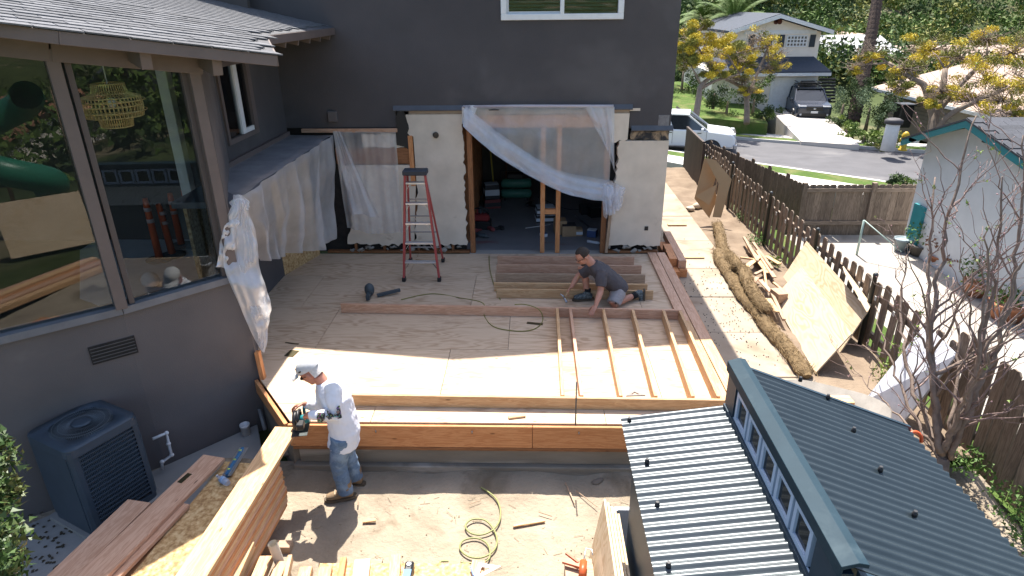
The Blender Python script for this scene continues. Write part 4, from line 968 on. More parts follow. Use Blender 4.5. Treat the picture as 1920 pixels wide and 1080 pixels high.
MB().tube([Q(-.10,.0,.03), Q(-.12,0,.10), Q(-.04,.0,.135), Q(.04,0,.10), Q(.05,0,.05)], .017, 8).build('handle', BLACK, saw1); MB().tube([Q(.09,-.03,.02), Q(.11,-.03,.09)], .016, 8).build('front_grip', TEAL, saw1)
MB().box(Q(-.15,-.03,.05), (.10,.07,.06), R_.to_4x4()).build('battery', BLACK, saw1, bevel=.008)

# ---- kneeling man with the hammer
wk2 = thing('person', 'kneeling man in grey t-shirt and beige shorts holding a hammer', 'person', (1.1, 8.4, 0))
DZ = .004
knN = ZP(1149, 572, .06)+V((0,.0,0)); pel = YP(1157, 541, 8.50); chest = YP(1127, 512, 8.42); nk = YP(1112, 495, 8.40); hd = YP(1094, 481, 8.40)
shN, shF = YP(1128, 514, 8.22), YP(1105, 505, 8.60)
wrN = ZP(1117, 573, .20); elN = YP(1126, 546, 8.12); elF = YP(1084, 517, 8.62); wrF = YP(1071, 539, 8.50)
footF = ZP(1100, 563, 0); footF.z = .10; knF = YP(1089, 520, footF.y+.10); knF.z = max(knF.z, .50)
hipN, hipF = pel+V((.01,-.09,0)), pel+V((-.02,.10,0)); anN = ZP(1192, 553, .09)
knN = V((knN.x, knN.y, .065))
print('KNEEL', pel, knN, anN, footF, knF, wrN)
b = MB()
b.tube([pel+V((.05,0,-.03)), pel, pel.lerp(chest, .5)+V((.01,0,.02)), chest, chest.lerp(nk, .6), nk], [(.145,.10),(.150,.110),(.155,.108),(.170,.112),(.13,.085),(.062,.060)], 18, upv=(0,1,0))
H2 = hframe(hd, V((-.82,-.30,-.55)), V((-.4,-.1,1)))
b.tube([nk+V((.01,0,-.03)), H2 @ V((-.03,0,-.05))], [.064,.060], 12); head(b, H2)
for sh_, el, wr in ((shN, elN, wrN), (shF, elF, wrF)): b.tube([chest.lerp(sh_, .55), sh_, sh_.lerp(el, .5), el, el.lerp(wr, .35), wr], [.06,.060,.050,.043,.043,.029], 12)
hand(b, wrN, V((-.35,-.45,-.42)), V((-.25,-.3,.9)), 1, .35, 1, .10); hand(b, wrF, V((-.55,-.25,-.6)), V((-.5,.6,.55)), -1, 1.5)
b.tube([hipN, hipN.lerp(knN, .5), knN+V((0,0,.02)), knN.lerp(anN, .12)], [.100,.086,.066,.058], 14); b.tube([knN, knN.lerp(anN, .35)+V((0,0,.01)), anN], [.060,.056,.038], 12)
b.tube([hipF, hipF.lerp(knF, .5), knF, knF.lerp(footF, .06)], [.100,.085,.064,.06], 14); b.tube([knF, knF.lerp(footF, .35)+V((.03,0,0)), footF], [.060,.058,.040], 12)
soft(b.build('body', SKIN, wk2), .0065, 5)
TEE = pm('tee_charcoal', (.085,.075,.08), (.065,.058,.063), 12, .9, .1); SHO = pm('shorts_stone', (.36,.33,.33), (.30,.275,.275), 20, .9, .1); SHOE = pm('shoe_grey', (.16,.18,.18), (.055,.065,.065), 45, .8, .2, contrast=.08); SOCK = plain('sock_black', (.012,.012,.013), .95)
s = MB(); s.tube([pel+V((.055,0,-.04)), pel+V((.02,0,.02)), pel.lerp(chest, .5)+V((.015,0,.02)), chest+V((.005,0,.005)), chest.lerp(nk, .62), nk+V((0,0,.014))], [(.165,.125),(.176,.136),(.178,.130),(.192,.134),(.152,.10),(.082,.078)], 22, upv=(0,1,0))
for sh_, el in ((shN, elN), (shF, elF)): s.tube([chest.lerp(sh_, .5), sh_, sh_.lerp(el, .45), sh_.lerp(el, .74)], [.080,.084,.080,.078], 14)
soft(s.build('t_shirt', TEE, wk2), .010, 5, .028, .09)
j = MB(); j.tube([pel+V((.07,0,-.02)), pel+V((-.0,0,-.02))], [(.158,.125),(.156,.118)], 18, upv=(0,1,0))
j.tube([hipN, hipN.lerp(knN, .45), hipN.lerp(knN, .92)], [.115,.108,.098], 16); j.tube([hipF, hipF.lerp(knF, .45), hipF.lerp(knF, .80)], [.115,.106,.094], 16)
soft(j.build('shorts', SHO, wk2), .010, 4, .02, .07)
MB().box(hipN.lerp(knN, .66)+V((-.0,-.103,.0)), (.03,.008,.022), Matrix.Rotation(.5, 4, 'Y')).build('emblem', BLACK, wk2)
# planted shoe (far leg) and the toe-down shoe (near leg)
k_ = MB(); foot(k_, footF, V((-1,-.1,0)), 1.0, DZ+.012, .09); bo = soft(k_.build('shoe', SHOE, wk2), .008, 4); sole(MB(), footF, V((-1,-.1,0)), DZ, 1.0, .03).build('sole', SOLE, bo)
MB().tube([footF+V((0,0,-.01)), footF+V((.01,0,.085))], [.050,.047], 12).build('sock', SOCK, wk2)
k_ = MB(); dn = (anN-knN).normalized(); tp = anN+dn*.05
k_.tube([anN+dn*.0, tp+V((0,0,.01)), tp+V((.03,0,-.03))], [.05,.056,.05], 12); k_.tube([tp+V((.02,0,.045)), tp+V((.045,0,.0)), tp+V((.05,0,-.08)), tp+V((.035,0,-.12))], [(.035,.036),(.045,.044),(.034,.048),(.022,.036)], 12, upv=(1,0,0))
bo = soft(k_.build('shoe', SHOE, wk2), .008, 4)
sl2 = MB(); sl2.extr([tp+V((.075,y_,z_)) for y_, z_ in ((-.03,.075),(.03,.075),(.045,.0),(.05,-.08),(.03,-.125),(-.03,-.125),(-.05,-.08),(-.045,.0))], (.022,0,-.002)); sl2.build('sole', SOLE, bo)
MB().tube([anN-dn*.085, anN+dn*.01], [.046,.050], 12).build('sock', SOCK, wk2)
hr = MB(); hr.grid(lambda u, v: H2 @ V((-.006+(-.100)*math.cos(2*PI*u)*math.sin(v*1.75)*(1.06), .086*math.sin(2*PI*u)*math.sin(v*1.75), .038+.108*math.cos(v*1.75))) if abs(u-.5) > .17 or v < .55 else H2 @ V((-.006+(-.100)*math.cos(2*PI*u)*math.sin(.55*1.75), .086*math.sin(2*PI*u)*math.sin(.55*1.75), .038+.108*math.cos(.55*1.75))), 30, 12)
hr.build('hair', pm('hair_dark', (.045,.03,.022), (.022,.016,.012), 70, .7, .6), wk2)
gl = MB()
for s_ in (-1, 1): gl.tube([H2 @ V((.104,.012*s_,.012)), H2 @ V((.106,.036*s_,.016)), H2 @ V((.095,.058*s_,.014)), H2 @ V((.03,.082*s_,.012)), H2 @ V((-.01,.086*s_,.004))], .0035, 5); gl.ell(H2 @ V((.106,.032*s_,.008)), (.004,.024,.014), H2.to_3x3())
gl.build('glasses', BLACK, wk2)
bd = MB(); bd.ell(H2 @ V((.055,0,-.085)), (.042,.050,.036), H2.to_3x3()); bd.build('beard', MATS['hair_dark'], wk2)
# hammer
hh, hb = YP(1058, 559, 8.36), wrF+V((.13,.10,.16)); hm = thing('hammer', 'claw hammer with a wooden handle in the kneeling man\'s hand', 'hammer', hh)
MB().tube([hb, wrF+V((-.03,-.03,-.03)), hh], [.015,.016,.011], 8).build('handle', LUM, hm)
ax = V((.45,-.15,-.75)).normalized(); pr_ = V((-.75,.0,-.5)).normalized()
MB().tube([hh-ax*.0, hh+ax*.045, hh+ax*.05, hh+ax*.075], [.016,.013,.019,.019], 10).tube([hh, hh-ax*.04, hh-ax*.085+pr_*.02], [.016,.013,.006], 8).build('head', STEEL, hm)
# ================================================================ FOREGROUND YARD
# ---- condenser
b1 = ZP(180, 1006, G+.08); dA = (ZP(298, 925, G+.08)-b1); dA.z = 0; dA.normalize(); dB = V((-dA.y, dA.x, 0)); S_ = .66
acc = b1+dA*S_/2+dB*S_/2; acc.z = G+.07; H_ = .95
ac = thing('air_conditioner', 'dark grey air conditioner condenser unit on a concrete pad', 'air conditioner', acc)
ACM = pm('ac_paint', (.050,.068,.090), (.037,.052,.070), 6, .42, .05); ACF = pm('ac_fin', (.02,.024,.028), (.012,.014,.017), 9, .6)
def rsq(s, r, n=5):
    o = []
    for cx, cy, a0 in ((s-r, s-r, 0), (-s+r, s-r, 90), (-s+r, -s+r, 180), (s-r, -s+r, 270)):
        for i in range(n+1): a = rad(a0+90*i/n); o.append((cx+r*math.cos(a), cy+r*math.sin(a)))
    return o
L2 = lambda x, y, z: acc+dA*x+dB*y+V((0,0,z))
hs_ = S_/2
MB().extr([L2(x*1.12, y*1.12, -.08) for x, y in rsq(hs_, .02, 2)], (0,0,.075)).build('pad', MATS['apron_concrete'], ac)
MB().extr([L2(x, y, 0) for x, y in rsq(hs_-.025, .07)], (0,0,H_-.02)).build('coil', ACF, ac)
MB().extr([L2(x, y, -.003) for x, y in rsq(hs_, .08)], (0,0,.06)).build('base_pan', ACM, ac)
for sx, sy in ((1,1), (1,-1), (-1,1), (-1,-1)):
    m = MB(); q = [(sx*(hs_-.075), sy*hs_), (sx*(hs_-.03), sy*(hs_-.004)), (sx*(hs_-.004), sy*(hs_-.03)), (sx*hs_, sy*(hs_-.075)), (sx*(hs_-.03), sy*(hs_-.06)), (sx*(hs_-.06), sy*(hs_-.03))]
    if sx*sy < 0: q = q[::-1]
    m.extr([L2(x, y, .055) for x, y in q], (0,0,H_-.075)); m.build('corner_post', ACM, ac)
MB().extr([L2(-hs_-.004, y, .06) for y in (-hs_+.06, hs_-.06)]+[L2(-hs_+.012, y, .06) for y in (hs_-.06, -hs_+.06)], (0,0,H_-.1)).build('side_panel', ACM, ac)
for k in range(17):
    z = .10+k*.046
    m = MB(); m.beam(L2(-hs_+.07, -hs_+.004, z), L2(hs_-.07, -hs_+.004, z), .012, .012); m.beam(L2(hs_-.004, -hs_+.07, z), L2(hs_-.004, hs_-.07, z), .012, .012); m.build('louvre', ACM, ac)
m = MB()
for k in range(34):
    x = -hs_+.085+k*(S_-.17)/33; m.beam(L2(x, -hs_+.013, .09), L2(x, -hs_+.013, H_-.05), .006, .010); m.beam(L2(hs_-.013, x, .09), L2(hs_-.013, x, H_-.05), .006, .010)
tag(m.build('fins', ACM, ac), kind='stuff')
outer = rsq(hs_+.012, .10, 6); nO = len(outer)      # top: rounded square with a round throat
m = MB(); rT = .265
ring = [(rT*math.cos(math.atan2(y, x)), rT*math.sin(math.atan2(y, x))) for x, y in outer]
m.v += [L2(x, y, H_-.075) for x, y in outer]+[L2(x*.985, y*.985, H_) for x, y in outer]+[L2(x, y, H_+.012) for x, y in ring]+[L2(x*.98, y*.98, H_-.10) for x, y in ring]
for i in range(nO):
    j_ = (i+1) % nO
    for a in range(3): m.f.append([a*nO+i, a*nO+j_, (a+1)*nO+j_, (a+1)*nO+i]); m.sm.append(a == 1)
m.build('top_cover', ACM, ac)
m = MB(); m.lathe([(rT,-.02),(rT,.0)], L2(0,0,H_-.13), 30); m.build('throat', ACF, ac)
m = MB()
for k in range(84):
    a = 2*PI*k/84; m.tube([L2(.07*math.cos(a), .07*math.sin(a), H_+.022), L2(.18*math.cos(a), .18*math.sin(a), H_+.022), L2(rT*math.cos(a), rT*math.sin(a), H_+.008)], .0022, 4)
for r in (.12, .19, .235): m.tube([L2(r*math.cos(2*PI*k/40), r*math.sin(2*PI*k/40), H_+.019) for k in range(41)], .0026, 4, caps=False)
m.build('fan_grille', plain('grille_wire', (.13,.15,.17), .4, .3), ac)
MB().lathe([(.085,0),(.085,.012),(.05,.02)], L2(0,0,H_+.016), 20).build('fan_cap', ACM, ac)
for k in range(4):
    a = 2*PI*k/4+.3; m = MB(); m.grid(lambda u, v: L2((.05+.19*u)*math.cos(a+.55*v), (.05+.19*u)*math.sin(a+.55*v), H_-.05-.05*v), 6, 6); m.build('fan_blade', ACF, ac)
MB().box(L2(-.05, -hs_-.006, -.02), (.05, .012, .16), frame(dA, (0,0,1))).build('hold_down_strap', STEEL, ac)
# ---- white condensate pipe, stubs
wn = outw(W1, WL)
def wp(x, y, o=.14): return PL(x, y, (W1+outw(W2, W1)*o)[:2], (W2+outw(W2, W1)*o)[:2])
PVC = plain('pvc_white', (.68,.68,.68), .4)
pp = [wp(x, y) for x, y in ((286,823), (312,812), (316,832), (322,853), (304,866), (304,880))]
pv = thing('condensate_pipe', 'white plastic condensate pipe zigzagging beside the condenser', 'pipe', pp[-1]); MB().tube(pp, .017, 8).build('pipe', PVC, pv)
for q in pp[1:5]: MB().ell(q, .024, None, 10, 8).build('elbow', PVC, pv)
st = ZP(463, 818, G); tag(MB().lathe([(.05,0),(.05,.14),(.056,.14),(.056,.17),(.044,.17),(.044,.12)], st, 14).build('pipe_stub', PVC), 'white drain pipe stub in the dirt at the wall corner', 'pipe')
c0 = ZP(497, 806, G+.05); tag(MB().tube([c0, c0+V((-.10,.16,.18))], .022, 8).build('pipe_stub', plain('pvc_grey', (.22,.22,.22), .5)), 'grey pipe leaning in the hole beside the deck corner', 'pipe')
ROCK = pm('rock', (.25,.21,.17), (.15,.125,.10), 7, .95, .5, bscale=30)
def stone(p, s, lab):
    m = MB(); m.ell(p+V((0,0,s*.25)), (s, s*.75, s*.5), Matrix.Rotation(random.uniform(0, 3), 4, 'Z'), 9, 6)
    for i, v in enumerate(m.v): m.v[i] = v+V((hashn(v.x*9, v.y*9, 1), hashn(v.y*9, v.z*9+3, 1), hashn(v.z*9, v.x*9, 1)))*s*.35
    tag(m.build('stone', ROCK), lab, 'stone', 'stones by the concrete wall')
for x, y, s, lab in ((932,893,.05,'reddish stone against the concrete wall below the deck'), (1120,905,.07,'flat stone at the right foot of the concrete wall'), (881,897,.03,'small stone left of the reddish one by the wall'), (448,765,.09,'rubble lump at the left wall corner under the plastic'), (545,850,.12,'broken concrete lump under the saw at the deck corner'), (470,770,.07,'smaller rubble lump at the wall corner')): stone(ZP(x, y, G), s, lab)
ORD = ['first','second','third','fourth','fifth','sixth','seventh','eighth','ninth','tenth','eleventh','twelfth','lowest']
# ---- lumber stack with the long board being cut
LA, LB = V((-2.405, 5.22, 0)), V((-2.50, 2.75, 0)); ld = (LB-LA).normalized(); lp = V((-ld.y, ld.x, 0))
for k in range(13):
    z = .136-.019-.0395*(k+.5); a = LA+ld*(.46+random.uniform(-.03, .03)); b = LB+ld*.2
    o = board('stacked_board', V((a.x, a.y, z))+lp*random.uniform(-.008, .008), V((b.x, b.y, z)), .235, .038, (LUMO, LUM, LUMP)[k % 3])
    tag(o, ('%s board from the top in the tall lumber stack under the sawn board' % ORD[k]), 'board', 'boards of the tall lumber stack')
for y in (4.4, 3.3): tag(board('stack_skid', (-2.72, y, G+.038), (-2.18, y, G+.038), .09, .085, LUMG), 'timber skid %s the lumber stack' % ('at the far end under' if y > 4 else 'at the near end under'), 'skid')
tag(board('sawn_board', LA+V((0,0,.136)), LB+V((0,0,.136)), .235, .038, LUM), 'long sunlit board being cut on top of the lumber stack', 'board')
# ---- OSB and boards left of the stack
OA, OB = V((-2.80, 4.98, 0)), V((-3.02, 2.8, 0))
tag(board('osb_sheet', OA+V((0,0,-.10)), OB+V((0,0,-.10)), .34, .012, OSB), 'strip of golden strand board beside the lumber stack', 'sheet')
for k in range(9): tag(board('edge_board', OA+V((.11,.05*(k % 2)-.04,-.127-.04*k)), OB+V((.11,0,-.127-.04*k)), .14, .038, (LUMO, LUMP, LUM)[k % 3]), ORD[k]+' board down in the right column under the strand board', 'board', 'boards under the strand board')
for k in range(8): tag(board('edge_board', OA+V((-.075,-.06*(k % 2),-.127-.04*k)), OB+V((-.075,0,-.127-.04*k)), .19, .038, (LUM, LUMO, LUMP)[k % 3]), ORD[k]+' board down in the left column under the strand board', 'board', 'boards in the left column under the strand board')
def pb(px0, px1, z, w, mat, label, th=.038):
    a, b = ZP(*px0, z), ZP(*px1, z); d = (b-a).normalized(); tag(board('plank', a, b+d*.6, w, th, mat), label, 'plank', 'planks by the condenser')
pb((402,858), (176,1080), -.02, .235, LUMP, 'pink plank with a dark slot lying topmost by the condenser')
pb((338,945), (205,1080), -.062, .20, LUMP, 'short pink plank under the topmost one, right side')
pb((262,942), (120,1080), -.105, .235, LUMP, 'pink plank lowest and farthest left by the condenser')
for k in range(5): pb((352-4*k,960), (222-4*k,1080), -.15-.04*k, .20, (LUMO, LUMP)[k % 2], ORD[k]+' plank down in the low pile under the short pink plank')
for k in range(5): pb((268,952), (130,1080), -.15-.04*k, .23, (LUMP, LUMO)[k % 2], ORD[k]+' plank down in the low pile under the farthest left plank')
for y in (4.35, 3.5): tag(board('pile_skid', (-3.75, y, G+.045), (-2.9, y+.1, G+.045), .09, .24, LUMG), 'skid under the pink planks, %s one' % ('farther' if y > 4 else 'nearer'), 'skid')
a, b = ZP(336,905,.0), ZP(356,888,.0); tag(MB().beam(a, b, .05, .004).build('dark_plate', MATS['bronze_plate']), 'dark slot-like metal plate on the topmost pink plank', 'metal plate')
# spirit level and bottle on the strand board
a, b = ZP(456,842,-.07), ZP(425,892,-.07); lv = thing('spirit_level', 'blue spirit level lying on the strand board', 'level', (a+b)/2)
board('beam', a, b, .028, .055, plain('level_blue', (.05,.18,.36), .3, .3), lv); board('clear_case', a+(a-b)*.05+V((0,0,.002)), b+V((0,0,.002)), .09, .006, STEEL, lv)
for t in (.15, .5, .85): MB().tube([a.lerp(b, t)+V((-.012,0,.03)), a.lerp(b, t)+V((.012,0,.03))], .009, 8).build('vial', plain('vial', (.5,.6,.15), .2), lv)
a = ZP(408,893,-.06); bt = thing('water_bottle', 'clear plastic water bottle lying beside the blue level', 'bottle', a); e_ = (ZP(430,908,-.06)-a).normalized()
MB().tube([a, a+e_*.02, a+e_*.03, a+e_*.06, a+e_*.15, a+e_*.17], [.012,.012,.014,.031,.031,.026], 12).build('shell', film('bottle_plastic', .45, (.7,.8,.95), .1), bt); MB().tube([a+e_*.07, a+e_*.11], .0325, 12).build('label', plain('bottle_label', (.25,.40,.62), .4), bt); MB().tube([a-e_*.012, a], .013, 10).build('cap', WHITE, bt)
# ---- short pieces along the bottom edge of the view
fg = [((468,1022),(428,1110),-.20,.09,LUM,'leftmost short timber at the bottom edge'), ((500,1048),(470,1120),-.24,.10,LUM,'second short timber from the left at the bottom edge'), ((530,1058),(505,1120),-.25,.09,LUM,'third short timber from the left at the bottom edge'), ((545,1046),(528,1120),-.21,.035,LUM,'narrow pale strip between the short timbers'), ((575,1068),(560,1130),-.25,.10,LUM,'fourth short timber from the left, beside the pipe'), ((612,1068),(600,1130),-.25,.10,LUM,'fifth short timber from the left at the bottom edge'), ((645,1050),(632,1130),-.24,.05,LUMO,'narrow orange timber left of the strand board pieces'), ((680,1050),(670,1130),-.22,.13,PLYL,'pale plywood offcut at the bottom edge'), ((742,1042),(735,1130),-.20,.09,LUM,'white-looking sunlit timber beside the black and blue tool'), ((898,1052),(892,1085),-.22,.11,LUM,'square pale block behind the white square')]
for i, (a, b, z, w, mt, lb) in enumerate(fg):
    A, B = ZP(*a, z), ZP(*b, z); tag(board('offcut', A, B, w, .075 if i < 7 else .03, mt), lb, 'offcut')
tag(MB().extr([ZP(600,1056,-.27), ZP(880,1056,-.27), ZP(900,1150,-.27), ZP(580,1150,-.27)], (0,0,-.02)).build('strand_board', OSB), 'sheet of strand board along the bottom edge', 'sheet')
for x in (520, 700, 850): a = ZP(x, 1070, -.30); tag(MB().bb(a+V((-.05,-.5,-.33)), a+V((.05,.12,0))).build('sawhorse_beam', LUMG), {520:'left', 700:'middle', 850:'right'}[x]+' support beam under the strand board', 'beam')
p0 = ZP(511,1019,-.06); tag(MB().tube([p0, p0+V((.05,.02,-.5))], .040, 16, caps=False).tube([p0+V((.0,0,.0)), p0+V((.05,.02,-.5))], .034, 16, caps=False).build('pipe_offcut', pm('pipe_cream', (.55,.50,.42), (.45,.40,.33), 5, .5)), 'cream plastic pipe standing open beside the lumber stack', 'pipe')
t0 = ZP(767,1062,-.19); dv_ = thing('tape_gun', 'black and blue tool standing at the bottom edge', 'tool', t0-V((0,0,.1))); MB().bb(t0+V((-.035,-.12,-.08)), t0+V((.035,.05,.02))).build('body', BLACK, dv_, bevel=.015); MB().bb(t0+V((-.03,-.125,-.07)), t0+V((.03,-.05,.025))).build('label_panel', plain('tool_blue', (.05,.20,.40), .4), dv_); MB().ell(t0+V((0,0,.025)), (.02,.02,.008)).build('button', WHITE, dv_)
q = ZP(905,1066,-.185); tri(q, .26, rad(35), 'white_square', 'white triangular layout square on the block at the bottom edge').data.materials[0] = WHITE
tag(board('marker', ZP(882,1062,-.17), ZP(888,1080,-.17), .012, .012, plain('marker_blue', (.03,.12,.35), .4)), 'blue marker pen beside the white square', 'pen')
# ---- hose and litter on the dirt
hz = G+.03
hose('air_hose', [(902,914),(915,922),(930,935),(938,955),(936,978),(922,995),(900,1003),(880,998),(873,985),(885,974),(908,975),(924,990),(932,1012),(926,1032),(905,1045),(880,1044),(863,1030),(868,1014),(892,1009),(912,1018),(919,1036),(912,1052),(880,1056),(850,1053),(825,1054),(835,1075),(838,1100)], hz, .0085, plain('hose_green', (.24,.25,.09), .5), 'olive hose coiled in loose loops on the sunlit dirt')
for a, b, w, lb in (((962,986),(1022,976),.03,'split wood splinter lying on the sunlit dirt'), ((680,978),(705,975),.035,'small wood scrap right of the standing man on the dirt'), ((672,932),(671,948),.012,'thin wooden stake by the man\'s boot'), ((511,905),(532,893),.06,'wood wedge near the foot of the lumber stack'), ((1060,905),(1078,945),.012,'straight twig lying in the shade below the deck'), ((1080,920),(1120,950),.008,'long bent twig in the shade below the deck'), ((1010,960),(1035,968),.008,'thin twig on the middle of the dirt'), ((880,945),(902,938),.006,'fine twig left of the hose end')):
    A, B = ZP(*a, G+.025), ZP(*b, G+.025); tag(board('wood_scrap', A, B, w, min(w, .016), (LUM if w > .02 else LUMG)), lb, 'scrap')
m = MB(); rnd = random.Random(5)
cl_ = [(rnd.uniform(-2.2, 2.8), rnd.uniform(2.4, 5.4)) for _ in range(26)]
for i in range(1300):
    q_ = rnd.choice(cl_); x, y = rnd.gauss(q_[0], .35), min(5.45, rnd.gauss(q_[1], .28)); s = rnd.choice((.002,.003,.003,.004,.005,.009)); m.ell((x, y, G+hashn(x, y, 1.1)*.035+.004), (s, s*.8, s*.6), None, 5, 3)
for i in range(300):
    q_ = rnd.choice(cl_); x, y = rnd.gauss(q_[0], .4), min(5.4, rnd.gauss(q_[1], .3)); a = rnd.uniform(0, PI); l = rnd.uniform(.015, .10); z = G+hashn(x, y, 1.1)*.035+.008
    m.beam((x, y, z), (x+l*math.cos(a), y+l*math.sin(a), z+rnd.uniform(0, .015)), .003, .003)
tag(m.build('yard_litter', pm('litter', (.36,.29,.20), (.24,.19,.13), 30, .95)), 'pebbles, chips and dry stems scattered over the dirt', 'litter', kind='stuff')
# ---- plywood sheets standing on edge beside the playhouse
for k in range(6):
    yF = 4.36-.03*k if k else 4.05; zt = .10-.012*k if k else -.12; x = .60+.026*k; lean = .10
    m = MB(); m.extr([(x-lean, yF-1.6, G+.02), (x-lean, yF, G+.02), (x, yF, zt), (x, yF-1.6, zt)], (.018, 0, 0)); 
    tag(m.build('plywood_sheet', PLYL, rot=None), ('small plywood offcut in front of the upright sheets' if k == 0 else ORD[k-1]+' pale plywood sheet from the left, on edge beside the playhouse'), 'plywood', None if k == 0 else 'plywood sheets on edge')
# ---- tote with odds and ends
tc_ = V((.92, 3.97, G)); tote = thing('storage_tote', 'grey plastic tote of oddments beside the corrugated roof', 'tote', tc_); TOT = plain('tote_grey', (.36,.38,.42), .5)
for ww, (z0, z1), (s0, s1) in ((0, (0, .50), (.17, .21)),):
    m = MB(); o0 = [(x, y*2.1) for x, y in rsq(s0, .04, 3)]; o1 = [(x, y*2.1) for x, y in rsq(s1, .05, 3)]; n = len(o0)
    m.v += [tc_+V((x, y, z0)) for x, y in o0]+[tc_+V((x, y, z1)) for x, y in o1]+[tc_+V((x*1.1, y*1.05, z1)) for x, y in o1]+[tc_+V((x*1.1, y*1.05, z1+.03)) for x, y in o1]+[tc_+V((x*.94, y*.96, z1+.03)) for x, y in o1]+[tc_+V((x*.80, y*.9, z0+.1)) for x, y in o0]
    for a in range(5):
        for i in range(n): j_ = (i+1) % n; m.f.append([a*n+i, a*n+j_, (a+1)*n+j_, (a+1)*n+i]); m.sm.append(False)
    m.f.append([5*n+i for i in range(n)]); m.sm.append(False); m.build('tub', TOT, tote)
for i, (dx, dy, r, mt) in enumerate(((-.05,.10,.06,plain('toy_green', (.03,.22,.06), .4)), (.06,.02,.05,plain('toy_green', (.03,.22,.06))), (-.02,-.12,.07,NG), (.05,-.22,.06,BLACK), (-.03,.24,.05,plain('toy_brown', (.2,.12,.06), .6)))):
    tag(MB().tube([tc_+V((dx+r*math.cos(2*PI*k/12), dy+r*math.sin(2*PI*k/12), .40+.02*math.sin(k))) for k in range(13)], .018, 7).build('coil', mt), ('green strap coil at the back of the tote', 'second green strap coil in the tote', 'grey cable coil in the middle of the tote', 'black cable coil at the near end of the tote', 'brown coil at the far end of the tote')[i], 'coil')
# ---- caulking gun
g0 = ZP(1090,1062,-.25); cg = thing('caulking_gun', 'orange caulking gun with a steel rod at the bottom edge', 'caulking gun', g0-V((0,0,.06))); ORG = plain('gun_orange', (.50,.10,.03), .4)
MB().tube([g0+V((.0,-.10,0)), g0+V((.02,.04,.01))], .032, 10).build('barrel', ORG, cg); MB().beam(g0+V((-.01,.0,.0)), g0+V((-.15,.05,.0)), .03, .022).build('handle', ORG, cg); MB().beam(g0+V((-.02,.04,.0)), g0+V((-.12,.12,.02)), .02, .02).build('trigger', ORG, cg); MB().tube([g0+V((.02,.04,.01)), g0+V((.05,.17,.02)), g0+V((.10,.16,.02)), g0+V((.10,.10,.02))], .005, 6).build('rod', STEEL, cg)
MB().bb(g0+V((-.2,-.5,-.35)), g0+V((.16,.2,-.04))); tag(MB().bb(g0+V((-.13,-.4,-.33)), g0+V((.10,.12,-.04))).build('timber_block', LUMG), 'timber block under the orange caulking gun', 'block')
# ================================================================ RIGHT SIDE: playhouse, fences, leaning sheets, tree, neighbour
# ---- playhouse with corrugated roofs and a row of clerestory windows
ph = thing('playhouse', 'dark teal playhouse with two corrugated metal roofs and a clerestory window row', 'playhouse', (1.75, 3.3, G))
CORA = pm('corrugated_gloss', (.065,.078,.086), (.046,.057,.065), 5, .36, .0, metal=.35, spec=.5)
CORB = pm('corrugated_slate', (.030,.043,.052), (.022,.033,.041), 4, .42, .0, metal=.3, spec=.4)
TEALD = pm('siding_teal', (.018,.040,.062), (.013,.030,.047), 4, .5, .05); RIDG = pm('ridge_trim', (.022,.044,.060), (.017,.035,.048), 5, .6, .05, spec=.12, big=((.035,.058,.072), 4, .6))
Y0, Y1 = 2.30, 4.20
def corr(xa, za, xb, zb, y0, y1, mat, name, pitch=.076):
    n = int((y1-y0)/pitch*8); m = MB(); sl_ = V((xb-xa, 0, zb-za)).normalized(); up = V((-sl_.z, 0, sl_.x)); up = up if up.z > 0 else -up
    def P(u, v, off=0):
        y = y0+(y1-y0)*u; x = xa+(xb-xa)*v; z = za+(zb-za)*v
        return V((x, y, z))+up*(.0095*math.sin(2*PI*y/pitch)+off)
    m.grid(lambda u, v: P(u, v), n, 4); m.grid(lambda u, v: P(1-u, v, -.003), n, 4); return m.build(name, mat, ph)
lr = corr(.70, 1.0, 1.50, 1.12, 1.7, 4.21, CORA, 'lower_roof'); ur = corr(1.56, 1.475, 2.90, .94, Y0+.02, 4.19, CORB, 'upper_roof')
# walls
MB().bb((.80, 1.85, G), (1.50, 4.08, .95)).build('wall', TEALD, ph); MB().extr([(1.52, Y0+.12, G), (2.76, Y0+.12, G), (2.76, Y0+.12, .93), (1.52, Y0+.12, 1.43)], (0, 1.72, 0)).build('wall', TEALD, ph)
for z in [G+.1+.12*i for i in range(12)]: MB().bb((1.53, Y0+.105, z), (2.75, Y0+.119, z+.012)).build('siding_joint', BLACK, ph)
# clerestory band: posts, sill, panes
XC = 1.50
MB().bb((XC+.02, Y0+.05, 1.10), (XC+.05, 4.16, 1.46)).build('clerestory_backing', DARK, ph)
MB().bb((XC-.03, Y0+.02, 1.09), (XC+.02, 4.19, 1.155)).build('clerestory_sill', TEALD, ph); MB().bb((XC-.005, 1.72, 1.115), (XC+.03, 4.22, 1.165)).build('roof_trim', RIDG, ph)
WFR = plain('frame_paleblue', (.42,.52,.66), .45); nW = 5; wy0, wy1 = 2.62, 4.00
for i in range(nW):
    a = wy0+(wy1-wy0)*i/nW; b = wy0+(wy1-wy0)*(i+1)/nW-.03; z0, z1 = 1.165, 1.41; m = MB()
    for q in (((a, z0), (b, z0+.035)), ((a, z1-.035), (b, z1)), ((a, z0+.035), (a+.035, z1-.035)), ((b-.035, z0+.035), (b, z1-.035))): m.bb((XC-.016, q[0][0], q[0][1]), (XC+.012, q[1][0], q[1][1]))
    w_ = m.build('window', WFR, ph); MB().bb((XC+.0, a+.035, z0+.035), (XC+.004, b-.035, z1-.035)).build('pane', glass('dark_glass', (.10,.11,.12), 1.0), w_)
MB().bb((XC-.012, wy0-.05, 1.157), (XC+.010, wy1+.03, 1.1645)).build('window_rail', WFR, ph)
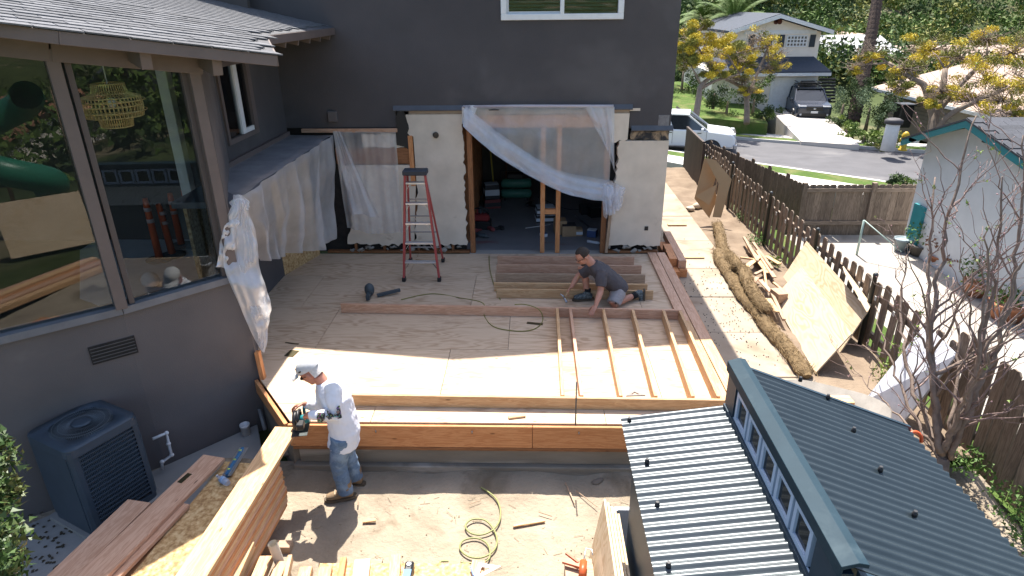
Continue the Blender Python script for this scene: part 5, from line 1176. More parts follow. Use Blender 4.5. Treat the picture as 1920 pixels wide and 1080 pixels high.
MB().bb((XC-.02, 4.0, 1.165), (XC+.05, 4.19, 1.44)).build('corner_panel', TEALD, ph); MB().bb((XC-.02, Y0+.02, 1.165), (XC+.05, wy0-.05, 1.44)).build('corner_panel', TEALD, ph)
MB().extr([(XC-.03, Y0, 1.425), (XC-.03, Y0, 1.505), (XC+.05, Y0, 1.53), (XC+.10, Y0, 1.52), (XC+.10, Y0, 1.495), (XC+.05, Y0, 1.505), (XC-.018, Y0, 1.485), (XC-.018, Y0, 1.425)][::-1], (0, 1.93, 0)).build('ridge_cap', RIDG, ph, bevel=.002)
MB().extr([(1.56, Y0-.012, 1.47), (2.92, Y0-.012, .92), (2.92, Y0-.012, .83), (1.56, Y0-.012, 1.38)], (0, .03, 0)).build('rake_board', TEALD, ph); MB().extr([(1.56, 4.195, 1.485), (2.93, 4.195, .945), (2.93, 4.195, .85), (1.56, 4.195, 1.39)], (0, .03, 0)).build('rake_board', TEALD, ph)
def bolt(p): MB().lathe([(.016,-.01),(.016,.012),(.011,.016),(.011,.028)], p, 8).build('roof_bolt', BLACK, ph)
for x, y in ((1180,789), (1213,868), (1232,949), (1253,1062), (1361,768), (1397,848), (1437,926), (1490,1040)):
    v = (x-1165)/200; p = ZP(x, y, 1.02); t = min(1, max(0, (p.x-.70)/.8)); bolt(V((p.x, p.y, 1.0+.12*t+.012)))
for x, y in ((1552,748), (1600,810), (1650,884), (1714,968), (1500,715)):
    p = ZP(x, y, 1.25); 
    for _ in range(4): p = ZP(x, y, 1.475-(p.x-1.56)/1.34*.535)
    bolt(p+V((0,0,.012)))
# ---- picket fence between the yard and the neighbour
pf = thing('picket_fence', 'weathered dog-eared picket fence running along the side yard', 'fence', (4.55, 11, -.45))
def dogear(h, w=.135, th=.018, c=.03):
    m = MB(); m.extr([(-w/2, 0, 0), (w/2, 0, 0), (w/2, 0, h-c), (w/2-c, 0, h), (-w/2+c, 0, h), (-w/2, 0, h-c)], (0, th, 0)); return m
pk = dogear(1.06).build('picket', FENW, pf, origin=(0,0,0), rot=Matrix.Rotation(rad(90), 3, 'Y') @ Matrix.Identity(3)); bpy.data.objects.remove(pk)
pmesh = {}
def picket(p, ang, h, parent, mat=FENW, tilt=0.0, w=.135):
    key = (round(h, 2), mat.name, w)
    if key not in pmesh:     # local X runs up the board, so that the grain does too
        me = bpy.data.meshes.new('picket'); c = .03; th = .018; q = [(0,-w/2), (h-c,-w/2), (h,-w/2+c), (h,w/2-c), (h-c,w/2), (0,w/2)]; n = 6
        me.from_pydata([(x, y, z) for z in (-th/2, th/2) for x, y in q], [], [list(range(n))[::-1], list(range(n, 2*n))]+[(i, (i+1) % n, n+(i+1) % n, n+i) for i in range(n)]); me.materials.append(mat); pmesh[key] = me
    o = bpy.data.objects.new('picket', pmesh[key]); m = Matrix.Identity(4); up = V((math.sin(tilt)*math.cos(ang), math.sin(tilt)*math.sin(ang), math.cos(tilt))); s = V((math.cos(ang), math.sin(ang), 0)); s = (s-up*s.dot(up)).normalized(); n_ = up.cross(s)
    for i in range(3): m[i][0] = up[i]; m[i][1] = s[i]; m[i][2] = n_[i]; m[i][3] = p[i]
    return place(o, m, parent)
y = 4.3
while y < 17.2:
    z0 = -.46+random.uniform(-.02, .02); h = (1.06 if y > 6.2 else 1.22)+random.uniform(-.02, .02)
    picket(V((4.56+random.uniform(-.008, .008), y, z0)), rad(90), round(h*50)/50, pf, FENW, random.uniform(-.035, .035)); y += .235 if y > 6.2 else .15
for z in (-.18, .36): 
    for a, b in ((4.2, 8.5), (8.5, 12.8), (12.8, 17.2)): board('rail', (4.60, a, z), (4.60, b-.01, z), .04, .085, FENW, pf)
for y in (7.9, 9.75, 11.9, 14.4): MB().lathe([(.03,0),(.03,1.12),(.034,1.12),(.034,1.15),(.012,1.17)], (4.50, y, -.46), 10).build('steel_post', plain('post_steel', (.055,.06,.065), .5, .5), pf)
for y in [6.4+.47*i for i in range(22)]: MB().bb((4.538, y+.03, .33), (4.546, y+.07, .39)).build('bracket', plain('bracket_white', (.6,.6,.58), .5), pf)
# neighbour's taller board fence
bf = thing('board_fence', 'weathered solid board fence behind the neighbour\'s patio', 'fence', (6.9, 13.3, -.65))
for i in range(19): picket(V((5.72+i*.142, 13.3, -.65)), 0, 1.12, bf, FENW, random.uniform(-.01, .01), .138)
for z in (-.35, .36): board('rail', (5.65, 13.27, z), (8.45, 13.27, z), .04, .085, FENW, bf)
for x in (5.68, 7.1): board('post', (x, 13.25, -.65), (x, 13.25, .52), .09, .09, FENW, bf, up=(0,1,0))
bf2 = thing('board_fence', 'weathered board fence angling back towards the street gate', 'fence', (5.2, 15.3, -.65))
for i in range(30):
    t = i/29; picket(V((4.85+.85*t, 17.6-4.25*t, -.75)), rad(-78.5), 1.22 if i % 5 else 1.30, bf2, FENW, random.uniform(-.01, .01), .138)
# dark gate standing open
gt = thing('gate', 'dark brown board gate standing open at the end of the fence', 'gate', (4.4, 17.5, -.6)); GW = wood('gate_dark', (.075,.05,.04), (.04,.027,.022), rough=.7, knots=False)
for i in range(8): board('gate_board', (4.33+.01*i, 16.5+.28*i, -.55), (4.33+.01*i, 16.5+.28*i, .72), .275, .03, GW, gt, up=(1,0,0))
board('gate_cap', (4.33, 16.4, .74), (4.41, 18.6, .74), .06, .05, GW, gt)
# ---- cardboard
cb = thing('cardboard_box', 'flattened brown cardboard box leaning by the gate', 'cardboard', (3.9, 13.4, -.36))
def quad(m, pts, th): 
    a, b, c = pts[0], pts[1], pts[2]; n = (b-a).cross(c-a).normalized(); m.extr(pts, n*th)
for pts, y in ((((1321,297),(1346,322),(1337,348),(1345,372),(1330,409),(1302,372)), 13.5), (((1322,296),(1342,300),(1372,336),(1352,408),(1336,407),(1348,345)), 13.3), (((1304,368),(1345,345),(1338,365),(1330,385)), 13.25)):
    m = MB(); quad(m, [YP(a, b, y+(b-350)*-.004) for a, b in pts], .006); m.build('flap', pm('cardboard_sun', (.46,.30,.16), (.40,.255,.13), 3, .85), cb)
for i, (x, yy) in enumerate(((1310,385), (1295,390), (1318,378))):
    p = ZP(x, yy, -.32); m = MB(); m.ell(p, (.14,.10,.05), Matrix.Rotation(i, 4, 'Z'), 8, 5)
    for k, v in enumerate(m.v): m.v[k] = v+V((hashn(v.x*12, v.y*12), hashn(v.y*12, 3), hashn(v.z*12, v.x*9)))*.05
    tag(m.build('crumpled_paper', pm('paper', (.58,.50,.40), (.45,.37,.28), 6, .9)), ('crumpled tan paper nearest the cardboard', 'crumpled tan paper at the walkway edge', 'crumpled tan paper behind the other two')[i], 'paper')
# ---- straw wattles
STRAW = pm('straw', (.20,.135,.065), (.11,.072,.035), 26, .95, .9, stretch=(1,1,1), bscale=70, bdist=.02, vary=.05)
def wattle(px, r, label, z=-.25):
    P = smoothp([ZP(x, y, z) for x, y in px], 8); m = MB(); k = len(P); n = 14; b = 0
    for i, p in enumerate(P):
        t = (P[min(i+1, k-1)]-P[max(0, i-1)]).normalized(); N = V((0,0,1)); B = t.cross(N)
        e = min(1, .35+min(i, k-1-i)*.22)
        for j in range(n): a = 2*PI*j/n; q = r*e*(1+.38*hashn(p.x*5+math.cos(a), p.y*5+math.sin(a)*2, 1.3)); m.v.append(p+N*math.cos(a)*q*.85+B*math.sin(a)*q*1.1)
    for i in range(k-1):
        for j in range(n): m.f.append([i*n+j, i*n+(j+1) % n, (i+1)*n+(j+1) % n, (i+1)*n+j]); m.sm.append(True)
    m.f += [list(range(n)), [(k-1)*n+j for j in range(n)][::-1]]; m.sm += [False, False]
    rw = random.Random(int(px[0][0]*7+px[0][1])); fb = MB(); wo_ = tag(m.build('straw_wattle', STRAW), label, 'wattle')
    for _ in range(900):
        i = rw.randrange(1, k-1); p = P[i]; t = (P[i+1]-P[i-1]).normalized(); a = rw.uniform(-1.7, 1.7); o_ = V((0,0,1))*math.cos(a)*r*.88+t.cross(V((0,0,1)))*math.sin(a)*r*1.12; d_ = (t*rw.gauss(0,1)+o_.normalized()*rw.uniform(-.1,.45)+t.cross(o_.normalized())*rw.gauss(0,.6)).normalized(); q_ = p+o_+t*rw.uniform(-.06,.06); fb.beam(q_-d_*.035, q_+d_*rw.uniform(.03,.07), .0035, .0035)
    tag(fb.build('straw_fibres', pm('straw_fibre', (.31,.215,.105), (.18,.12,.058), 30, .9), wo_), kind='stuff')
wattle([(1344,418),(1350,440),(1356,468),(1375,488),(1392,512),(1402,532)], .09, 'short straw wattle at the far end by the scraps'); wattle([(1346,468),(1352,490),(1372,520),(1392,552),(1420,585),(1440,612),(1464,640),(1490,672),(1515,706)], .098, 'long straw wattle snaking along the dirt strip'); wattle([(1370,500),(1392,505),(1402,530),(1420,560),(1440,585)], .085, 'straw wattle bunched on top of the long one', -.12)
# ---- scrap wood
sc_ = [(1402,462,1440,512),(1412,455,1448,505),(1420,470,1452,520),(1388,483,1412,486),(1400,500,1425,480),(1415,515,1445,500),(1425,525,1446,548),(1432,500,1438,545),(1440,560,1456,585),(1446,548,1470,600),(1405,540,1420,520),(1450,530,1468,545),(1436,480,1462,495),(1395,445,1420,490)]
for i, (a, b, c, d) in enumerate(sc_):
    A, B = ZP(a, b, -.26+.015*(i % 5)), ZP(c, d, -.26+.015*((i*3) % 5)); 
    tag(board('wood_scrap', A, B, (.09,.05,.07,.035)[i % 4], (.02,.038,.018,.03)[i % 4], (LUM, LUMG, LUMP, LUM)[i % 4]), '%s in the scrap heap between wattle and fence, %s' % (('thin slat','short block','pale strip','wide offcut')[i % 4], ('at its top','left of its middle','at its right side','at its far end','crossing the others','nearest the walkway','at its near end','standing steepest','beside the leaning sheet','under the leaning sheet edge','at its left side','against the fence','behind the front pieces','longest at the far side')[i]), 'scrap', 'scrap heap by the fence')
tag(board('wood_scrap', ZP(1452,548,-.2), ZP(1468,560,-.2), .16, .15, LUMG), 'grey timber block at the right of the scrap heap', 'block')
# ---- leaning plywood sheets and white door
def sheet(name, pts, th, mat, label, cat):
    a, b, c, d = pts; x = (b-a).normalized(); n = (b-a).cross(d-a).normalized(); y = n.cross(x); m = Matrix.Identity(4); o = (a+b+c+d)/4
    for i in range(3): m[i][0] = x[i]; m[i][1] = y[i]; m[i][2] = n[i]; m[i][3] = o[i]
    mb = MB(); mb.extr(pts, n*th); return tag(mb.build(name, mat, origin=o, rot=m.to_3x3()), label, cat)
A, B = ZP(1451,561,-.36), ZP(1530,701,-.36)
C_ = XP(1598,627,4.02); sheet('plywood_sheet', [A, B, C_, A+(C_-B)], .016, PLYL, 'sunlit plywood sheet leaning in front against the fence', 'plywood'); sheet('plywood_sheet', [XP(1470,520,4.12), XP(1575,664,4.12), XP(1629,583,4.47), XP(1470,520,4.12)+XP(1629,583,4.47)-XP(1575,664,4.12)], .016, PLYL, 'plywood sheet standing higher behind the front one', 'plywood'); sheet('plywood_sheet', [XP(1585,515,4.38), XP(1625,585,4.38), XP(1632,572,4.50), XP(1580,500,4.50)], .014, PLYL, 'narrow plywood strip tucked behind the leaning sheets', 'plywood')
dr = sheet('door_panel', [ZP(1622,754,-.36), ZP(1692,797,-.36), XP(1797,666,4.45), XP(1738,609,4.45)], .035, plain('door_white', (.62,.64,.70), .4), 'white door slab leaning against the picket fence', 'door')
dc = (ZP(1692,797,-.36)*.28+XP(1797,666,4.45)*.72)
nd = (ZP(1692,797,-.36)-ZP(1622,754,-.36)).cross(XP(1738,609,4.45)-ZP(1622,754,-.36)).normalized(); ax_ = nd.to_track_quat('Z', 'Y').to_matrix()
kb = MB().lathe([(.028,.034),(.028,.040),(.012,.041)], dc+(ZP(1622,754,-.36)-ZP(1692,797,-.36)).normalized()*.07, 14, ax_).build('knob_bore', DARK, dr)
# ---- wheelbarrow with blocks
wc = V((3.12, 5.72, -.36)); wb = thing('wheelbarrow', 'pale steel wheelbarrow with lumber blocks behind the playhouse', 'wheelbarrow', wc); TRY = pm('tray_grey', (.20,.18,.16), (.12,.105,.09), 7, .6, .1)
m = MB(); o1 = [(x*1.55, y) for x, y in rsq(.34, .22, 6)]; o0 = [(x*1.2-.05, y*.6) for x, y in rsq(.30, .15, 6)]; n = len(o1); Rw = Matrix.Rotation(rad(-28), 3, 'Z'); Wp = lambda x, y, z: wc+Rw @ V((x, y, z))
m.v += [Wp(x*1.03, y*1.03, .50) for x, y in o1]+[Wp(x, y, .515) for x, y in o1]+[Wp(x, y, .24) for x, y in o0]
for i in range(n):
    j_ = (i+1) % n; m.f += [[i, j_, n+j_, n+i], [n+i, n+j_, 2*n+j_, 2*n+i]]; m.sm += [True, True]
m.f.append([2*n+i for i in range(n)]); m.sm.append(False); m.build('tray', TRY, wb)
for s in (-1, 1): MB().tube([Wp(.55,.10*s,.14), Wp(-.1,.22*s,.22), Wp(-.95,.28*s,.50)], .019, 8).build('handle', LUMG, wb); MB().tube([Wp(-.25,.22*s,.24), Wp(-.32,.24*s,.0)], .014, 6).build('leg', BLACK, wb)
MB().lathe([(.05,-.04),(.17,-.035),(.19,0),(.17,.035),(.05,.04)], Wp(.62,0,.19), 18, Rw @ Matrix.Rotation(rad(90), 3, 'X')).build('wheel', BLACK, wb)
for i, (x, y, a, lb) in enumerate(((-.10,.05,.3,'upper lumber block lying in the wheelbarrow'), (.14,-.06,-.1,'lower lumber block lying in the wheelbarrow'))):
    c = Wp(x+.12, y-.05, .50+.04*(1-i)); R = Matrix.Rotation(a-.3, 3, 'Z'); tag(board('lumber_block', c-R @ V((.17,0,0)), c+R @ V((.17,0,0)), .14, .05, LUM), lb, 'block')
tag(board('grey_strip', ZP(1486,682,-.28), ZP(1500,704,-.28), .03, .015, LUMG), 'narrow grey strip beside the playhouse ridge end', 'strip')
oc = DP(1714, 824, 4.95); tag(MB().tube([oc+V((.055*math.cos(a), .02*math.sin(a), .055*math.sin(a))) for a in [PI*i/10-.4 for i in range(11)]], .014, 8).build('orange_handle', plain('orange_plastic', (.62,.09,.02), .4)), 'orange plastic handle peeking over the playhouse eave', 'toy')
# ---- timbers stacked by the house corner
for i, (x, z, L, lb) in enumerate(((2.43, -.23, 1.5, 'left lower timber by the house corner'), (2.57, -.23, 1.1, 'right lower timber by the house corner'), (2.56, -.09, 1.7, 'upper right timber by the house corner'), (2.42, -.09, 1.0, 'upper left timber by the house corner'))): tag(board('timber', (x, 10.05+.08*i, z), (x+.03, 10.05+L, z), .13, .135, (LUMO, LUMO, LUMP, LUMO)[i]), lb, 'timber')
for a, b, lb in (((1252,421),(1287,421),'farther thin board lying across the walkway'), ((1272,482),(1320,482),'nearer thin board lying across the walkway')): tag(board('walk_board', ZP(*a, -.285), ZP(*b, -.285), .10, .02, LUM), lb, 'board')
m = MB(); rnd = random.Random(8)
for i in range(260): x, y = rnd.uniform(2.45, 3.45), rnd.gauss(8.9, 1.0); m.ell((x, y, -.292), (.012*rnd.uniform(.4,1), .01*rnd.uniform(.4,1), .007), None, 5, 3)
tag(m.build('walkway_crumbs', pm('crumbs', (.12,.10,.085), (.06,.05,.045), 20, .9)), 'dark crumbs scattered on the walkway', 'litter', kind='stuff')
# ---- neighbour's garage
nb = thing('neighbour_garage', 'white stucco garage with teal trim and dark shingle roof', 'garage', (8.6, 13, -.7)); NW_ = pm('stucco_white', (.60,.62,.65), (.53,.55,.58), 4, .9, .2, bscale=90, bdist=.004); TRT = plain('trim_teal', (.03,.22,.25), .5)
NX, YR, ZR, YN, ZN, YF, ZF = 7.5, 11.1, 2.12, 8.3, 1.50, 12.85, 1.47
MB().extr([(NX,8.6,-.8), (NX,12.5,-.8), (NX,12.5,ZF+.12), (NX,YR,ZR-.06), (NX,8.6,ZN+.03)], (.15,0,0)).build('gable_wall', NW_, nb); MB().bb((NX+.15,8.6,-.8), (13,8.75,ZN+.02)).build('side_wall', NW_, nb); MB().bb((NX+.15,12.35,-.8), (13,12.5,ZF+.1)).build('side_wall', NW_, nb)
m = MB()
for (ya, za), (yb, zb) in (((YR,ZR), (YN,ZN)), ((YR,ZR), (YF,ZF))): m.extr([(NX-.3,ya,za), (NX-.3,yb,zb), (NX-.3,yb,zb-.11), (NX-.3,ya,za-.11)], (.035,0,0))
m.build('barge_board', TRT, nb)
RFN = pm('shingle_dark', (.062,.066,.078), (.036,.038,.046), 30, .9, .4, vary=.25)
nroof = None
for (yb, zb) in ((YN, ZN), (YF, ZF)): nroof = nroof or MB().extr([(NX-.31,YR,ZR+.004), (NX-.31,yb,zb+.004), (NX-.31,yb,zb+.035), (NX-.31,YR,ZR+.035)], (6,0,0)).build('roof', RFN, nb)
MB().extr([(NX-.31,YR,ZR+.004), (NX-.31,YF,ZF+.004), (NX-.31,YF,ZF+.035), (NX-.31,YR,ZR+.035)], (6,0,0)).build('roof', RFN, nb)
me_s = bpy.data.meshes.new('shingle'); bm = bmesh.new(); bmesh.ops.create_cube(bm, size=1)
for v in bm.verts: v.co = V((v.co.x*.325, v.co.y*.19, v.co.z*.012))
bm.to_mesh(me_s); bm.free(); me_s.materials.append(RFN)
for j in range(16):
    for i in range(10):
        y = YR-.10-.165*j; z = ZR+.046-(YR-y)*(ZR-ZN)/(YR-YN); place(bpy.data.objects.new('shingle', me_s), Matrix.Translation((NX-.14+.33*i+(.16 if j % 2 else 0), y, z)) @ Matrix.Rotation(math.atan((ZR-ZN)/(YR-YN))+.035, 4, 'X'), nroof)
m = MB(); vq = XP(1856, 258, NX)
for k in range(4): m.bb((NX-.02, vq.y-.14, vq.z-.10+.05*k), (NX-.003, vq.y+.14, vq.z-.075+.05*k))
m.build('gable_vent', plain('vent_dark', (.05,.05,.05), .6), nb); MB().bb((NX-.05,12.0,-.75), (NX-.002,12.35,.35)).build('door_trim', TRT, nb)
MB().bb((NX-.30,12.35,ZF+.03), (NX-.24,12.6,ZF+.10)).build('soffit_vent', WHITE, nb)
# pots and plants along the garage wall
TERR = pm('terracotta', (.36,.15,.075), (.29,.115,.055), 8, .85, .1); LEAFG = pm('leaf_green', (.09,.17,.035), (.05,.10,.02), 6, .6, spec=.3, vary=.1); LEAFY = pm('leaf_lime', (.20,.27,.05), (.12,.18,.03), 6, .6, spec=.3); LEAFR = pm('leaf_rust', (.24,.10,.06), (.13,.07,.04), 6, .7)
def leaves(m, c, r, n, s, rnd, up=.3):
    for i in range(n):
        d = V((rnd.gauss(0,1), rnd.gauss(0,1), rnd.gauss(0,1))); d.normalize(); p = V(c)+V((d.x*r[0], d.y*r[1], d.z*r[2]))*(rnd.random()**.45)
        a = V((rnd.gauss(0,1), rnd.gauss(0,1), rnd.gauss(0,1)+up)).normalized(); b = a.cross(V((rnd.gauss(0,1), rnd.gauss(0,1), rnd.gauss(0,1)))).normalized(); q = s*rnd.uniform(.6, 1.4)
        m.v += [p-b*q*.45, p+a*q*.6-b*q*.1, p+a*q*1.3, p+b*q*.45]; k = len(m.v); m.f.append([k-4, k-3, k-2, k-1]); m.sm.append(False)
    return m
pots = [(1688,462,.16,.26,plain('pot_bluegrey', (.25,.31,.34), .5),LEAFG,.0,'blue-grey pot at the fence corner'), (1722,470,.22,.22,plain('pot_dark', (.10,.09,.08), .6),LEAFG,.28,'dark planter with low green foliage by the garage door'), (1765,490,.24,.20,TERR,LEAFR,.30,'planter with rust-coloured foliage by the garage'), (1798,510,.20,.22,TERR,LEAFR,.12,'reddish pot behind the bare branches'), (1828,545,.22,.26,TERR,LEAFG,.28,'terracotta pot with tall green plant'), (1865,550,.18,.20,plain('pot_dark', (.10,.09,.08)),LEAFY,.30,'dark pot with yellow-green shrub'), (1885,590,.28,.28,TERR,LEAFG,.12,'large terracotta pot nearest the bare tree')]
for x, y, r, h, mt, lf, fo, lb in pots:
    p = ZP(x, y+8, -.60); o = thing('potted_plant', lb, 'pot', p); MB().lathe([(r*.68,0),(r*.95,h*.85),(r*1.05,h*.85),(r*1.05,h),(r*.9,h),(r*.85,h*.9)], p, 16).build('pot', mt, o)
    if fo: leaves(MB(), p+V((0,0,h+fo*.8)), (r*1.5, r*1.5, fo), 260, .05, random.Random(int(x))).build('foliage', lf, o)
p = ZP(1606,478,-.6); cl = thing('clothes_line', 'pale green clothes line post with sagging line on the patio', 'clothes line', p); q = YP(1610,413,p.y); GP = plain('line_green', (.36,.46,.42), .5)
MB().tube([p, V((p.x, p.y, q.z))], .022, 8).build('post', GP, cl); MB().tube([V((p.x, p.y, q.z)), ZP(1690,472,-.3)], .012, 6).build('line', GP, cl)
# ---- bare tree with buds at the right edge
BARK = pm('bark_grey', (.24,.18,.145), (.13,.095,.075), 14, .9, .5, bscale=40); TWIG = pm('twig_bark', (.25,.175,.155), (.15,.10,.09), 20, .8)
rt = random.Random(3); tb_ = V((4.02, 5.15, -.48)); tr = thing('bare_tree', 'bare fruit tree with budding twigs in front of the fence', 'tree', tb_)
tk = MB(); tw = MB(); buds = MB(); lfs = MB()
def limb(p, target, r, depth):
    p = V(p); d = V(target)-p; L = d.length; n = max(4, int(L/.10)); pts = [p]; side = V((rt.gauss(0,1), rt.gauss(0,1), 0)).normalized()
    for i in range(1, n+1):
        t = i/n; pts.append(p+d*t+side*(math.sin(t*PI)*L*.06)+V((rt.gauss(0,.014), rt.gauss(0,.014), rt.gauss(0,.010)-.03*math.sin(t*PI)*L)))
    (tk if r > .014 else tw).tube(pts, [max(.0022, r*(1-.80*i/n)) for i in range(n+1)], 7 if r > .014 else 5)
    if depth > 0:
        k = max(2, int(L*(3.3 if depth > 1 else 5.0)))
        for _ in range(k):
            t = rt.uniform(.22, 1.0); i = int(t*n); q = pts[min(i, n)]; ax = d.normalized(); s = V((rt.gauss(0,1), rt.gauss(0,1), rt.gauss(.25,.8))); s = (s-ax*s.dot(ax)*.6).normalized()
            l2 = L*rt.uniform(.22, .50)*(1.15-t*.5); limb(q, q+(ax*.65+s*.75+V((0,0,.30))).normalized()*l2, r*(1-.75*t)*.55, depth-1)
    else:
        for i in range(1, n+1):
            if rt.random() < .30: buds.ell(pts[i], rt.uniform(.004, .008), None, 5, 4)
            if rt.random() < .06: leaves(lfs, pts[i], (.02,.02,.02), 4, .022, rt)
fork = tb_+V((-.02,.02,.38)); tk.tube([tb_-V((0,0,.05)), tb_+V((.0,0,.15)), fork], [.085,.062,.055], 10)
for x, y, X, r in ((1640,575,4.0,.022), (1600,690,3.9,.016), (1755,330,4.15,.034), (1830,215,4.3,.036), (1880,330,4.2,.034), (1925,250,4.5,.034), (1935,440,4.3,.030), (1700,470,4.35,.026), (1720,640,3.7,.018), (1850,420,3.8,.028), (1905,600,3.8,.024), (1790,520,4.5,.024)): limb(fork+V((rt.gauss(0,.03), rt.gauss(0,.03), rt.uniform(-.12,.1))), XP(x, y, X), r, 2)
tk.build('trunk', BARK, tr); tw.build('twigs', TWIG, tr); tag(buds.build('buds', pm('bud_pink', (.55,.36,.36), (.35,.18,.18), 30, .7), tr), kind='stuff'); lfs.build('young_leaves', LEAFY, tr)
# low plants at the fence foot
for i, (X, Y, s, mt, lb) in enumerate(((4.40,5.35,.20,LEAFG,'low leafy vine at the fence foot below the bare tree'), (4.42,4.75,.22,LEAFG,'leafy vine between playhouse roof and fence, upper part'), (4.36,4.35,.20,LEAFG,'leafy vine between playhouse roof and fence, lower part'), (4.35,10.9,.16,LEAFY,'small weed by the wattle at the fence'), (4.40,12.0,.20,LEAFG,'green weed at the fence near the steel post'), (4.45,7.0,.22,LEAFY,'weeds behind the white door slab'), (4.62,13.6,.16,LEAFG,'weed sprouting between far pickets'))):
    tag(leaves(MB(), (X, Y, -.40+s*.5), (s, s*1.3, s*.8), 260, .035, random.Random(i)).build('weeds', mt), lb, 'weeds', kind='stuff')
# ---- bush at the lower left
p = DP(12, 960, 3.7); bu = thing('shrub', 'dark green leafy shrub at the lower left edge', 'shrub', (p.x-.1, p.y, G)); rs = random.Random(12)
lf = MB(); 
for x, y, d, r in ((-22,850,4.0,.16), (-5,930,3.9,.15), (-12,1010,3.7,.18), (-50,900,3.8,.30), (-2,1065,3.5,.15), (-45,1040,3.5,.3)): leaves(lf, DP(x, y, d), (r*.8, r, r), 520, .035, rs)
lf.build('foliage', pm('leaf_shrub', (.045,.085,.018), (.022,.045,.01), 5, .5, spec=.4, c3=(.11,.10,.03)), bu)
m = MB()
for i in range(7): m.tube([V((p.x-.35+.02*i, p.y, G)), DP(-60+4*i, 980-20*i, 3.8)], [.014,.006], 5)
tag(m.build('stems', BARK, bu), kind='stuff')
m = MB(); rs = random.Random(31)
for i in range(70): q = ZP(rs.uniform(40,150), rs.uniform(960,1080), G+.035); m.box(q, (.035*rs.random()+.01, .02, .004), Matrix.Rotation(rs.uniform(0,3), 4, 'Z'))
tag(m.build('fallen_leaves', pm('leaf_dead', (.07,.055,.035), (.04,.032,.022), 9, .9)), 'dead leaves scattered on the concrete by the condenser', 'leaves', kind='stuff')
# ================================================================ ACROSS THE STREET
def atz(x, y, z):
    return ZP(x, y, z)
# ---- two-storey house
H2Y = 38.4
h2 = thing('two_storey_house', 'beige two-storey house with white garage door across the street', 'house', (14, H2Y+4, -1.6))
BEI = pm('stucco_beige', (.74,.68,.61), (.66,.60,.53), 2, .9, .1); RFD = pm('roof_darkblue', (.05,.06,.08), (.035,.042,.056), 8, .9, .3, bscale=30); WTR = plain('trim_white', (.66,.68,.70), .5)
q = lambda x, y, Y=H2Y: YP(x, y, Y)
gx0, gx1 = q(1362,100).x, q(1533,100).x; ze = q(1553,60).z; zr_ = q(1458,30).z; xr = q(1458,30).x; zl = q(1530,114).z
MB().extr([(gx0,H2Y,zl), (gx1,H2Y,zl), (gx1,H2Y,ze), (xr,H2Y,zr_-.12), (gx0,H2Y,ze)], (0,8,0)).build('upper_wall', BEI, h2)
rx0, rx1 = q(1362,60).x, q(1556,60).x
for a, b in ((rx0, xr), (rx1, xr)):
    MB().extr([(a,H2Y-.5,ze-.02), (b,H2Y-.5,zr_), (b,H2Y-.5,zr_+.14), (a,H2Y-.5,ze+.12)], (0,9,0)).build('roof', RFD, h2); MB().extr([(a,H2Y-.54,ze-.10), (b,H2Y-.54,zr_-.10), (b,H2Y-.54,zr_+.10), (a,H2Y-.54,ze+.10)], (0,.035,0)).build('barge_board', WTR, h2)
fl_ = H2Y-1.2; gz = q(1530,204,fl_).z; g0, g1, gt_ = q(1385,170,fl_).x, q(1530,170,fl_).x, q(1529,135,fl_).z
MB().bb((g0-1.5,fl_,gz-.4), (g1,fl_+7,gt_)).build('lower_wall', BEI, h2)
MB().extr([(g0-1.8,fl_-.45,gt_-.05), (g1+.45,fl_-.45,gt_-.05), (g1+.05,H2Y+.02,zl+.12), (g0-1.4,H2Y+.02,zl+.12)], (0,0,.12)).build('porch_roof', RFD, h2)
MB().bb((g0-1.8,fl_-.5,gt_-.16), (g1+.45,fl_-.42,gt_+.0)).build('gutter', WTR, h2)
d0, d1, dt = q(1448,170,fl_).x, q(1523,170,fl_).x, q(1480,149,fl_).z
gd = MB().bb((d0,fl_-.03,gz-.3), (d1,fl_-.005,dt)).build('garage_door', WTR, h2)
for i in range(4): MB().bb((d0+.05,fl_-.045,gz+(dt-gz)*(i/4)+.04), (d1-.05,fl_-.031,gz+(dt-gz)*((i+1)/4)-.03)).build('door_panel', WTR, gd)
MB().bb((d0-.14,fl_-.06,gz-.3), (d0,fl_-.002,dt+.12)).bb((d1,fl_-.06,gz-.3), (d1+.14,fl_-.002,dt+.12)).bb((d0,fl_-.061,dt), (d1,fl_-.002,dt+.12)).build('door_casing', WTR, h2)
NAVY = plain('shutter_navy', (.02,.03,.045), .6); DGL = pm('glass_far', (.10,.11,.12), (.06,.07,.075), 3, .15, spec=.8)
def window(par, x0, x1, y0, y1, Y, nx=4, ny=3):
    a, b = q(x0, y1, Y), q(x1, y0, Y); w = MB().bb((a.x,Y-.02,a.z), (b.x,Y-.004,b.z)).build('window', DGL, par); m = MB()
    for i in range(nx+1): x = a.x+(b.x-a.x)*i/nx; m.bb((x-.03,Y-.05,a.z), (x+.03,Y-.021,b.z))
    for i in range(ny+1): z = a.z+(b.z-a.z)*i/ny; m.bb((a.x,Y-.052,z-.03), (b.x,Y-.0215,z+.03))
    m.build('window_bars', WTR, w); return w
window(h2, 1474, 1514, 67, 87, H2Y, 6, 3); window(h2, 1418, 1436, 67, 87, H2Y, 3, 3)
for x0, x1 in ((1516,1530), (1456,1472), (1437,1449), (1402,1416)): a, b = q(x0, 88), q(x1, 65); MB().bb((a.x,H2Y-.05,a.z), (b.x,H2Y-.003,b.z)).build('shutter', NAVY, h2)
a, b = q(1395,64), q(1532,56); MB().bb((a.x,H2Y-.03,a.z), (b.x,H2Y-.003,b.z)).build('frieze', WTR, h2)
